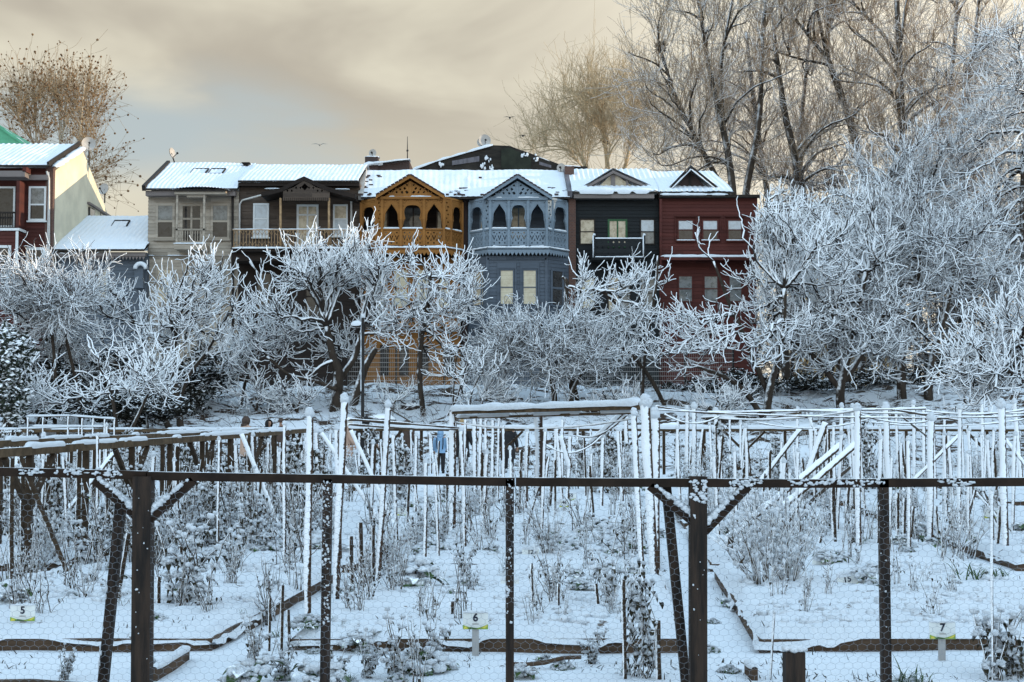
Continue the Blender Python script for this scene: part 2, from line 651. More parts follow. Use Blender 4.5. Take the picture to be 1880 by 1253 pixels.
M['bed_snow'] = bed_snow()
M['sign'] = simple('sign_white', (0.72, 0.72, 0.68), 0.45, 0.07, 9, None, 0.1)
M['sign_green'] = simple('sign_green', (0.22, 0.33, 0.05), 0.5, 0.25, 20, None, 0)
M['sign_yellow'] = simple('sign_yellow', (0.60, 0.52, 0.08), 0.5, 0.15, 20, None, 0)
M['sign_dark'] = simple('sign_dark_green', (0.05, 0.10, 0.03), 0.5, 0.2, 20, None, 0)
M['ink'] = simple('ink', (0.012, 0.014, 0.03), 0.5, 0.1, 9, None, 0)
M['stake'] = simple('sign_stake', (0.40, 0.38, 0.36), 0.7, 0.2, 8, (1, 1, 0.3), 0.3)
M['metal'] = simple('lamp_metal', (0.025, 0.023, 0.022), 0.5, 0.3, 8, None, 0.1, 0.3)
M['dish'] = simple('dish_grey', (0.42, 0.38, 0.34), 0.5, 0.15, 4, None, 0.05)
M['white'] = boards_mat('white_paint', (0.66, 0.66, 0.64), 0.10, 0.4)
M['cream_wall'] = simple('cream_render', (0.66, 0.585, 0.43), 0.9, 0.10, 0.9, None, 0.2, bscale=14)
M['maroon'] = boards_mat('maroon_boards', (0.068, 0.018, 0.013), 0.28)
M['grey_wood'] = boards_mat('grey_weathered_boards', (0.36, 0.30, 0.235), 0.30, wear=(0.14, 0.11, 0.085))
M['brown_wood'] = boards_mat('brown_weathered_boards', (0.075, 0.052, 0.038), 0.42, wear=(0.15, 0.11, 0.08), wearamt=0.45)
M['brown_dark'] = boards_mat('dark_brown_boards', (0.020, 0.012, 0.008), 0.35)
M['orange'] = boards_mat('orange_boards', (0.21, 0.088, 0.020), 0.25, wear=(0.26, 0.12, 0.035))
M['blue'] = boards_mat('blue_grey_boards', (0.092, 0.108, 0.130), 0.18)
M['blue_trim'] = boards_mat('blue_trim', (0.20, 0.245, 0.285), 0.15, 0.5)
M['orange_trim'] = boards_mat('orange_trim', (0.28, 0.118, 0.027), 0.2, 0.5)
M['black'] = boards_mat('charcoal_boards', (0.013, 0.0145, 0.015), 0.35)
M['red'] = boards_mat('red_boards', (0.085, 0.022, 0.016), 0.25)
M['slate_blue'] = boards_mat('slate_blue_boards', (0.10, 0.115, 0.135), 0.2)
M['fascia'] = boards_mat('fascia', (0.20, 0.165, 0.15), 0.2, 0.5)
M['dark_trim'] = simple('dark_trim', (0.022, 0.016, 0.012), 0.8, 0.4, 5, None, 0.3)
M['brick'] = brick_mat('brick', (0.16, 0.065, 0.038), (0.11, 0.045, 0.03))
M['brick_dark'] = brick_mat('brick_dark', (0.060, 0.026, 0.02), (0.042, 0.022, 0.018), (0.05, 0.04, 0.035))
M['rust'] = simple('tarred_sheet', (0.020, 0.016, 0.012), 0.8, 0.6, 1.2, (1, 1, 4), 0.3)
M['moss'] = simple('green_sheet', (0.018, 0.021, 0.013), 0.8, 0.4, 1.2, None, 0.3)
M['tin'] = simple('grey_sheet', (0.12, 0.11, 0.12), 0.7, 0.3, 1.2, (5, 1, 1), 0.2)
M['green_roof'] = simple('green_roof_sheet', (0.10, 0.36, 0.20), 0.5, 0.15, 2, None, 0.1)
M['pane_cream'] = glass_mat('pane_cream', (0.56, 0.47, 0.34), (0.36, 0.29, 0.20))
M['pane_blind'] = glass_mat('pane_blind', (0.60, 0.53, 0.38), (0.52, 0.44, 0.31), blind=True)
M['pane_dark'] = glass_mat('pane_dark', (0.045, 0.04, 0.037), (0.025, 0.022, 0.02))
M['pane_grey'] = glass_mat('pane_grey', (0.22, 0.22, 0.21), (0.12, 0.12, 0.11))
M['pane_white'] = glass_mat('pane_snow_reflection', (0.52, 0.56, 0.58), (0.44, 0.46, 0.47))  # blue-white pane colour stands in for reflected snow
M['green_frame'] = simple('green_frame', (0.025, 0.085, 0.030), 0.5, 0.2, 9, None, 0)
M['pipe_white'] = simple('white_pipe', (0.55, 0.52, 0.48), 0.5, 0.1, 9, None, 0)
M['pole_paint'] = simple('ochre_post', (0.36, 0.22, 0.11), 0.6, 0.3, 4, None, 0.1)
M['skin'] = simple('skin', (0.42, 0.24, 0.16), 0.6, 0.08, 9, None, 0)
M['coat_blue'] = simple('blue_quilted', (0.22, 0.36, 0.52), 0.55, 0.15, 9, None, 0.2)
M['coat_dark'] = simple('dark_coat', (0.018, 0.016, 0.016), 0.8, 0.3, 9, None, 0.2)
M['coat_brown'] = simple('brown_coat', (0.07, 0.045, 0.034), 0.85, 0.3, 9, None, 0.2)
M['coat_beige'] = simple('beige_coat', (0.46, 0.30, 0.22), 0.85, 0.15, 9, None, 0.2)
M['scarf_white'] = simple('white_scarf', (0.62, 0.58, 0.52), 0.85, 0.1, 9, None, 0.2)
M['cap_ochre'] = simple('ochre_cap', (0.40, 0.27, 0.13), 0.85, 0.15, 9, None, 0.2)
M['hair'] = simple('hair', (0.02, 0.014, 0.01), 0.6, 0.2, 30, None, 0.2)
M['gull'] = simple('gull', (0.25, 0.23, 0.2), 0.7, 0.3, 9, None, 0)
M['ochre_wall'] = simple('ochre_render', (0.45, 0.30, 0.13), 0.9, 0.15, 1, None, 0.2)
M['string_green'] = simple('green_string', (0.10, 0.28, 0.20), 0.6, 0.1, 9, None, 0)

# ------------------------------------------------------------------ land
def build_ground():
    s = np.linspace(-1, 1, 421)
    outer = np.array([1.25, 1.7, 2.6])
    s = np.concatenate([-outer[::-1], s, outer])
    Y = [2.0]
    while Y[-1] < 46:
        Y.append(Y[-1] + 0.05 + 0.0035 * Y[-1])
    while Y[-1] < 70:
        Y.append(Y[-1] + 0.2)
    while Y[-1] < 900:
        Y.append(Y[-1] * 1.12)
    Y = np.array([-60.0, -10.0] + Y)
    half = 3.5 + 0.42 * np.clip(Y, 0, None)
    X = s[None, :] * half[:, None]
    wide = np.abs(s) > 2
    X[:, wide] = np.sign(s[wide])[None, :] * np.maximum(np.abs(X[:, wide]), 420)
    YY = np.repeat(Y[:, None], len(s), 1)
    Z = terrain(X, YY)
    mb = MB()
    mb.grid(np.stack([X, YY, Z], -1)[:, ::-1])
    o = mb.build('ground', M['ground'])
    tag(o, 'snow covered garden ground rising in a leafy bank to the houses', 'ground', kind='structure')
    # unseen hill added only to keep the low sun off the gardens
    mb = MB()
    ys = np.linspace(-150, 170, 60)
    xs = np.linspace(58, 190, 40)
    XX, YY = np.meshgrid(xs, ys, indexing='ij')
    prof = fade(np.clip((XX - 58) / 26, 0, 1)) * 24
    ZZ = prof * np.clip((172 - YY) / 40, 0, 1) + fbm(XX * 0.1, YY * 0.1, 9) * 2 * np.clip(prof / 5, 0, 1) + 0.6
    mb.grid(np.stack([XX, YY, ZZ], -1))
    o = mb.build('sun_block_hill', M['snow'])
    tag(o, 'snowy hillside rising beyond the gardens', 'hill', kind='structure')


build_ground()

# ------------------------------------------------------------------ houses
HY = 67.0


def clap(mb, p, q, z0, z1, board=0.17, depth=0.022, mi=0, flip=1):
    """Boarded wall from plan point p to q, overlapping boards."""
    p, q = np.array(p, float), np.array(q, float)
    d = q - p
    nrm = np.array([d[1], -d[0]]) / (np.linalg.norm(d) + 1e-9) * flip
    n = max(1, int(round((z1 - z0) / board)))
    zs = np.linspace(z0, z1, n + 1)
    v, f = [], []
    for i in range(n):
        b = len(v)
        lo = nrm * depth
        v += [(p[0] + lo[0], p[1] + lo[1], zs[i]), (q[0] + lo[0], q[1] + lo[1], zs[i]),
              (q[0], q[1], zs[i + 1]), (p[0], p[1], zs[i + 1]), (p[0], p[1], zs[i]), (q[0], q[1], zs[i])]
        f += [(b, b + 1, b + 2, b + 3), (b + 4, b + 5, b + 1, b)]
    mb.add(v, np.array(f), mi)


def window(parent, x0, x1, z0, z1, y, frame, pane, fw=0.07, rail=None, mull=None, proud=0.05, name='window', sill=None, pane2=None, snow=False):
    """A window standing proud of the wall plane y: frame, and its pane as a part of it."""
    mb = MB()
    yo, yi = y - proud, y + 0.03
    mb.box(x0, x0 + fw, yo, yi, z0, z1)
    mb.box(x1 - fw, x1, yo, yi, z0, z1)
    mb.box(x0 + fw, x1 - fw, yo + 0.003, yi, z1 - fw, z1)
    mb.box(x0 + fw, x1 - fw, yo + 0.003, yi, z0, z0 + fw)
    if rail is not None:
        zr = z0 + (z1 - z0) * rail
        mb.box(x0 + fw, x1 - fw, yo + 0.008, yi, zr - fw * 0.4, zr + fw * 0.4)
    for u in (mull or []):
        xm = x0 + (x1 - x0) * u
        mb.box(xm - fw * 0.4, xm + fw * 0.4, yo + 0.006, yi, z0 + fw, z1 - fw)
    if sill:
        mb.box(x0 - 0.06, x1 + 0.06, yo - 0.06, yi, z0 - 0.07, z0 - 0.003)
    o = mb.build(name, frame, parent)
    pm = MB()
    if pane2 is not None and rail is not None:
        zr = z0 + (z1 - z0) * rail
        pm.box(x0 + fw * 0.9, x1 - fw * 0.9, yo + 0.028, yi - 0.012, zr, z1 - fw * 0.9, 0)
        pm.box(x0 + fw * 0.9, x1 - fw * 0.9, yo + 0.028, yi - 0.012, z0 + fw * 0.9, zr, 1)
        pm.build('pane', [pane, pane2], o)
    else:
        pm.box(x0 + fw * 0.9, x1 - fw * 0.9, yo + 0.028, yi - 0.012, z0 + fw * 0.9, z1 - fw * 0.9)
        pm.build('pane', pane, o)
    if snow:
        sm = MB()
        snow_strip(sm, (x0 - 0.05, yo - 0.03, z0 - 0.003), (x1 + 0.05, yo - 0.03, z0 - 0.003), 0.10, 0.05, 5)
        sm.build('sill_snow', M['snow'], o)
    return o


def snow_strip(mb, p, q, w, h, seed=1, mi=0, seg=None, gaps=0.0):
    """A ridge of snow lying along p-q."""
    p, q = np.array(p, float), np.array(q, float)
    L = np.linalg.norm(q - p)
    n = seg or max(4, int(L / max(0.06, w * 0.7)))
    t = np.linspace(0, 1, n + 1)
    d = (q - p) / (L + 1e-9)
    s = np.cross(d, (0, 0, 1))
    s = s / (np.linalg.norm(s) + 1e-9)
    c = p[None] + (q - p)[None] * t[:, None]
    a = np.linspace(-0.12 * math.pi, 1.12 * math.pi, 8)
    k = 0.75 + 0.9 * fbm(t * L * 2.5, np.full_like(t, seed * 3.3), seed)
    if gaps:
        g = vnoise(t * L * 1.3, np.full_like(t, seed * 7.7), seed)
        k = np.where(g < gaps, 0.06, k)
    k[0] *= 0.5
    k[-1] *= 0.5
    k = np.maximum(k, 0.03)
    ring = c[:, None, :] + (np.cos(a)[None, :, None] * s[None, None, :] * w / 2) * np.clip(k + 0.25, 0.2, 1.2)[:, None, None] \
        + (np.sin(a)[None, :, None] * np.array([0, 0, 1.0])[None, None, :] * h) * k[:, None, None]
    mb.grid(ring, mi)


def ribbed_roof(mb, x0, x1, y0, z0, y1, z1, rib=0.21, amp=0.03, x0b=None, x1b=None, seed=1, thick=0.10, bare=0.0, mi=0, mi_edge=1):
    """Snow on a roof sheet: ribs running up the slope, from eave (y0, z0) to ridge (y1, z1)."""
    x0b = x0 if x0b is None else x0b
    x1b = x1 if x1b is None else x1b
    nx = max(8, int((x1 - x0) / rib * 6))
    ny = 26
    u = np.linspace(0, 1, nx + 1)
    v = np.linspace(0, 1, ny + 1)
    U, V = np.meshgrid(u, v, indexing='ij')
    X = (x0 + (x1 - x0) * U) * (1 - V) + (x0b + (x1b - x0b) * U) * V
    Y = y0 + (y1 - y0) * V
    Z = z0 + (z1 - z0) * V
    ph = (x0 + (x1 - x0) * U) / rib * 2 * math.pi
    Z = Z + amp * np.cos(ph) * (0.35 + 0.9 * np.clip(0.5 + 1.6 * fbm(X * 0.8, Y * 0.8, seed), 0, 1))
    Z = Z + 0.13 * fbm(X * 1.0, Y * 1.0, seed + 3) + thick * np.clip(V * 12, 0.35, 1)
    # a ragged lip at the eave
    lip = 0.07 * fbm(X * 3.5, Y * 0, seed + 5)
    Y = Y + lip * (V < 0.02)
    mb.grid(np.stack([X, Y, Z], -1), mi)
    # underside sheet
    mb.add([(x0, y0, z0 - 0.05), (x1, y0, z0 - 0.05), (x1b, y1, z1 - 0.05), (x0b, y1, z1 - 0.05)], np.array([(0, 1, 2, 3)]), mi_edge)
    mb.add([(x0, y0, z0 - 0.05), (x1, y0, z0 - 0.05), (x1, y0, z0 + 0.05), (x0, y0, z0 + 0.05)], np.array([(0, 1, 2, 3)]), mi_edge)


def gable_tri(mb, x0, x1, xa, z0, za, y, th, mi=0):
    mb.add([(x0, y, z0), (x1, y, z0), (xa, y, za), (x0, y + th, z0), (x1, y + th, z0), (xa, y + th, za)],
           [np.array([(0, 1, 2), (3, 5, 4)]), np.array([(0, 3, 4, 1), (1, 4, 5, 2), (2, 5, 3, 0)])], mi)


def X_(px, Y=HY):
    return W(px, 500, Y)[0]


def Z_(py, Y=HY):
    return W(940, py, Y)[2]


BASE = 2.9


def skylight(parent, px0, px1, py0, py1, Y, skew=10):
    """Dark frame edges of a skylight that show through the roof snow."""
    mb = MB()
    off = np.array([0, -.05, .10])
    a, b = W(px0, py1, Y) + off, W(px1, py1, Y) + off
    c, d = W(px0 + skew, py0, Y + 0.85) + off, W(px1 + skew, py0, Y + 0.85) + off
    up = (0, -0.4, 1)
    mb.bar(c, d, 0.05, 0.22, up=up)
    mb.bar(b, d, 0.06, 0.22, up=up)
    mb.bar(a, c, 0.025, 0.19, up=up)
    o = mb.build('skylight', M['dark_trim'], parent)
    sm = MB()
    nrm = np.cross(b - a, c - a)
    nrm /= np.linalg.norm(nrm)
    sm.add([a + nrm * .06, b + nrm * .06, d + nrm * .06, c + nrm * .06], np.array([(0, 1, 2, 3)]))
    sm.build('skylight_snow', M['snow'], o)
    return o


def dish(px, py, r_px, Y, face, label, post=None, tilt=0.35):
    """Satellite dish: bowl, feed arm, mast. px, py is the middle of the bowl."""
    c = W(px, py, Y)
    r = r_px * Y / F
    foot = W(post[0], post[1], Y) if post else c - np.array([0, 0, r * 1.6])
    foot[1] = c[1] + 0.22
    root = empty('satellite_dish', foot, label, 'satellite dish')
    f = Vector(face).normalized()
    q = f.to_track_quat('Z', 'Y')
    n, k = 24, 6
    V = np.zeros((k + 1, n + 1, 3))
    for i in range(k + 1):
        rr = r * i / k
        dep = 0.30 * r * ((i / k) ** 2 - 1)
        for j in range(n + 1):
            a = j / n * 2 * math.pi
            p = q @ Vector((rr * math.cos(a) * 0.94, rr * math.sin(a), dep))
            V[i, j] = c + np.array(p)
    mb = MB()
    mb.grid(V)
    back = V - np.array(f) * 0.025
    mb.grid(back[:, ::-1])
    bowl = mb.build('bowl', M['dish'], root)
    mb = MB()
    e = c + np.array(f) * r * 1.05 - np.array([0, 0, r * 0.35])
    mb.bar(c - np.array([0, 0, r * .95]), e, 0.03, 0.03)
    mb.lumps([e], [0.06], np.random.RandomState(1))
    mb.build('feed_arm', M['metal'], root)
    mb = MB()
    b = c - np.array(f) * (0.32 * r)
    P = np.array([foot, foot * 0.3 + b * 0.7 + np.array([0, 0.05, 0]), b])
    mb.tubes(P, np.full(3, 0.035), 8)
    mb.build('mast', M['metal'], root)
    return root


# ---- maroon house at the left with its cream party wall
def maroon_house():
    Y = 66.0
    yb = 74.0
    x0, x1 = X_(-110, Y), X_(95, Y)
    z_e = Z_(309, Y)
    root = empty('wooden_house', ((x0 + x1) / 2, Y, BASE), 'maroon boarded house with white window frames and a cream side wall at the left edge', 'house')
    mb = MB()
    clap(mb, (x0, Y), (x1 - 0.35, Y), BASE, z_e)
    mb.box(x0, x1 - 0.36, Y + 0.03, yb, BASE, z_e - 0.02)
    mb.build('wall', M['maroon'], root)
    mb = MB()
    mb.box(x1 - 0.35, x1, Y - 0.04, Y + 0.25, BASE, z_e + 0.1)
    mb.build('corner_pier', M['brick'], root)
    # cream side wall facing right: outline in (y, z)
    zr = ZP(268, 70.5)
    out = [(Y + 0.25, BASE), (Y + 0.25, Z_(312, Y)), (70.3, W(150, 273, 70.3)[2]), (yb + 1.2, W(193, 398, 75)[2]), (yb + 1.2, BASE)]
    mb = MB()
    mb.poly(out, [], lambda u, w, t: (x1 - 0.30 + t, u, w), 0.30)
    mb.build('side_wall', M['cream_wall'], root)
    # roof
    mb = MB()
    ex = 0.35
    ribbed_roof(mb, x0, x1 - 0.1, Y - 0.45, z_e + 0.02, 70.3, W(130, 268, 70.3)[2] + .02, rib=0.27, amp=0.026, seed=2)
    mb.add([(x0, 70.3, W(130, 268, 70.3)[2] + .1), (x1 - 0.3, 70.3, W(130, 268, 70.3)[2] + .1), (x1 - 0.3, yb + 1, Z_(398, 75)), (x0, yb + 1, Z_(398, 75))], np.array([(0, 1, 2, 3)]))
    roof = mb.build('roof', [M['roof_snow'], M['dark_trim']], root)
    mb = MB()
    mb.bar((x1 - 0.12, Y - 0.45, z_e + 0.10), (x1 - 0.12, 70.3, W(130, 268, 70.3)[2] + 0.13), 0.10, 0.2)
    mb.build('verge', M['dark_trim'], roof)
    mb = MB()
    snow_strip(mb, (x1 + 0.05, Y - 0.1, z_e + 0.02), (x1 + 0.05, 70.3, W(150, 273, 70.3)[2] + .02), 0.4, 0.16, 3)
    mb.build('parapet_snow', M['snow'], roof)
    # projecting bay roof and red soffit box
    zb = Z_(318, Y)
    mb = MB()
    mb.box(X_(-110, Y - .9), X_(42, Y - .9), Y - 0.9, Y - 0.03, Z_(330, Y) - .02, Z_(320, Y))
    mb.box(x0, X_(88, Y), Y - 0.25, Y - 0.03, Z_(332, Y), Z_(323, Y))
    mb.build('eave_board', M['fascia'], root)
    mb = MB()
    mb.box(X_(50, Y), X_(57, Y), Y - 0.9, Y - 0.3, Z_(322, Y), Z_(313, Y))
    mb.build('eave_block', M['red'], root)
    # windows
    window(root, X_(51, Y), X_(83, Y), Z_(406, Y), Z_(343, Y), Y, M['white'], M['pane_grey'], 0.09, 0.47, proud=0.09, pane2=M['pane_dark'], sill=True)
    window(root, X_(48, Y), X_(83, Y), Z_(520, Y), Z_(455, Y), Y, M['white'], M['pane_dark'], 0.12, 0.5, proud=0.09, snow=False)
    # balcony bay at the far left
    Yb = Y - 0.9
    mb = MB()
    mb.box(X_(27, Yb), X_(33, Yb), Yb, Y - 0.02, Z_(420, Yb), Z_(332, Yb))
    mb.box(X_(-100, Yb), X_(33, Yb), Yb + 0.02, Y - 0.02, Z_(424, Yb), Z_(419, Yb))
    mb.build('balcony_frame', M['maroon'], root)
    window(root, X_(-14, Y), X_(26, Y), Z_(418, Y), Z_(343, Y), Y, M['white'], M['pane_dark'], 0.09, None, proud=0.07, name='balcony_door')
    mb = MB()
    for px in np.arange(-40, 27, 4.6):
        mb.box(X_(px, Yb), X_(px, Yb) + 0.035, Yb + .03, Yb + .065, Z_(417, Yb), Z_(392, Yb))
    mb.box(X_(-60, Yb), X_(27, Yb), Yb + .01, Yb + .07, Z_(392, Yb), Z_(389, Yb))
    mb.build('railing', M['dark_trim'], root)
    mb = MB()
    clap(mb, (X_(-100, Yb), Yb), (X_(33, Yb), Yb), BASE, Z_(425, Yb))
    clap(mb, (X_(33, Yb), Yb), (X_(33, Yb), Y), BASE, Z_(425, Yb))
    mb.build('bay_wall', M['maroon'], root)
    mb = MB()
    mb.box(X_(-100, Yb), X_(35, Yb), Yb - 0.08, Y, Z_(424, Yb), Z_(419.5, Yb))
    mb.box(X_(28, Yb), X_(33, Yb), Yb - 0.05, Yb - 0.025, BASE, Z_(425, Yb))
    mb.box(X_(86, Y), X_(88, Y), Y - 0.06, Y - .03, BASE, z_e - 0.2)
    mb.build('white_trim', M['white'], root)
    window(root, X_(-20, Yb), X_(20, Yb), Z_(560, Yb), Z_(451, Yb), Yb, M['white'], M['pane_dark'], 0.12, 0.5, proud=0.07)
    window(root, X_(36, Y), X_(44, Y), Z_(520, Y), Z_(452, Y), Y, M['white'], M['pane_dark'], 0.06, 0.5, proud=0.06)
    mb = MB()
    P = np.array([W(86, 315, Y - .3), W(90, 328, Y - .12), W(90, 380, Y - .12), W(90, 700, Y - .12)])
    mb.tubes(P, np.full(4, 0.05), 8)
    mb.build('downpipe', M['pipe_white'], root)
    # little lean-to window in the cream wall
    mb = MB()
    pts = [W(155, 372, 71.5), W(193, 397, 74.5)]
    xw = x1 + 0.02
    mb.bar((xw + .05, 71.3, W(155, 373, 71.3)[2]), (xw + .05, 75.1, W(193, 398, 75.1)[2]), 0.16, 0.10)
    mb.build('side_ledge', M['fascia'], root)
    mb = MB()
    mb.box(xw - 0.01, xw + 0.03, 71.5, 72.5, Z_(400, 72), Z_(383, 72))
    sw = mb.build('window', M['dark_trim'], root)
    mb = MB()
    mb.box(xw + 0.031, xw + 0.05, 71.62, 72.38, Z_(399, 72), Z_(384.5, 72))
    mb.build('pane', M['pane_grey'], sw)
    mb = MB()
    mb.box(xw - 0.02, xw + 0.02, 73.6, 74.3, Z_(398, 74), Z_(391, 74))
    mb.build('window', M['pane_grey'], root)
    return x1


maroon_x1 = maroon_house()


def green_roofed_house():
    Y = 80.0
    root = empty('green_roofed_house', (X_(-60, Y), Y, BASE), 'building behind with a green sheet metal roof at the top left', 'house')
    x0, x1 = X_(-160, Y), X_(44, Y)
    mb = MB()
    mb.box(x0, X_(0, Y), Y, Y + 8, BASE, Z_(268, Y))
    mb.build('wall', M['cream_wall'], root)
    mb = MB()
    xa = X_(-30, Y)
    za = Z_(216, Y)
    z0 = Z_(267, Y)
    mb.add([(xa, Y - .5, za), (x1, Y - .5, z0), (x1, Y + 8, z0), (xa, Y + 8, za), (x0, Y - .5, z0), (x0, Y + 8, z0)],
           np.array([(0, 1, 2, 3), (4, 0, 3, 5)]), 0)
    mb.add([(x0, Y - .49, z0), (x1, Y - .49, z0), (xa, Y - .49, za)], np.array([(0, 1, 2)]), 0)
    mb.bar((xa, Y - .55, za), (x1, Y - .55, z0), 0.12, 0.14, 1)
    mb.build('roof', [M['green_roof'], M['green_roof']], root)
    mb = MB()
    snow_strip(mb, (xa, Y - .3, za), (x1, Y - .3, z0 + .05), 0.3, 0.08, 3)
    mb.build('roof_snow', M['snow'], root)


green_roofed_house()


def low_house():
    Y = 66.5
    x0, x1 = X_(96, Y), X_(269, Y)
    z_e = Z_(462, Y)
    root = empty('low_house', ((x0 + x1) / 2, Y, BASE), 'low slate blue house between maroon and grey houses with a broad snowy lean roof', 'house')
    mb = MB()
    clap(mb, (x0, Y), (x1, Y), BASE, z_e - .05)
    mb.box(x0, x1, Y + .03, Y + 8, BASE, z_e - .06)
    mb.build('wall', M['slate_blue'], root)
    mb = MB()
    yr = 71.4
    zr = W(150, 400, yr)[2]
    ribbed_roof(mb, x0 - .05, x1, Y - 0.5, z_e, yr, zr, rib=0.24, amp=0.0122, seed=7)
    mb.add([(x0, yr, zr + .08), (x1, yr, zr + .08), (x1, yr + 4, zr - 1.2), (x0, yr + 4, zr - 1.2)], np.array([(0, 1, 2, 3)]))
    rf = mb.build('roof', [M['roof_snow'], M['dark_trim']], root)
    mb = MB()
    mb.bar((x0 + 0.03, Y - .45, z_e + .08), (x0 + 0.03, yr - 1.5, z_e + (zr - z_e) * 0.7 + .14), 0.12, 0.2)
    mb.build('flashing', M['dark_trim'], rf)
    skylight(rf, 205, 233, 412, 422, 69.6, 6)
    mb = MB()
    mb.box(x0, x1, Y - 0.35, Y - .03, Z_(472, Y), Z_(465, Y))
    mb.build('fascia', M['fascia'], root)
    mb = MB()
    n = 28
    for i in range(n):
        a, b = x0 + (x1 - x0) * i / n, x0 + (x1 - x0) * (i + 1) / n
        c = (a + b) / 2
        mb.add([(a, Y - .3, Z_(472, Y)), (b, Y - .3, Z_(472, Y)), (c, Y - .3, Z_(479, Y)), (a, Y - .27, Z_(472, Y)), (b, Y - .27, Z_(472, Y)), (c, Y - .27, Z_(479, Y))],
               [np.array([(0, 2, 1), (3, 4, 5)]), np.array([(0, 3, 5, 2), (1, 2, 5, 4)])])
    mb.build('valance', M['fascia'], root)
    window(root, X_(145, Y), X_(166, Y), Z_(560, Y), Z_(497, Y), Y, M['white'], M['pane_cream'], 0.07, 0.5)
    window(root, X_(178, Y), X_(198, Y), Z_(560, Y), Z_(497, Y), Y, M['white'], M['pane_cream'], 0.07, 0.5)
    # round hooded niche at the right end
    mb = MB()
    P = [(W(258 + 10 * math.cos(a), 494 - 10 * math.sin(a), Y - .35)) for a in np.linspace(0, math.pi, 9)]
    mb.tubes(np.array(P), np.full(9, 0.10), 8)
    mb.box(X_(250, Y), X_(266, Y), Y - .3, Y - .02, Z_(530, Y), Z_(495, Y), 1)
    mb.build('door_hood', [M['snow'], M['slate_blue']], root)


low_house()


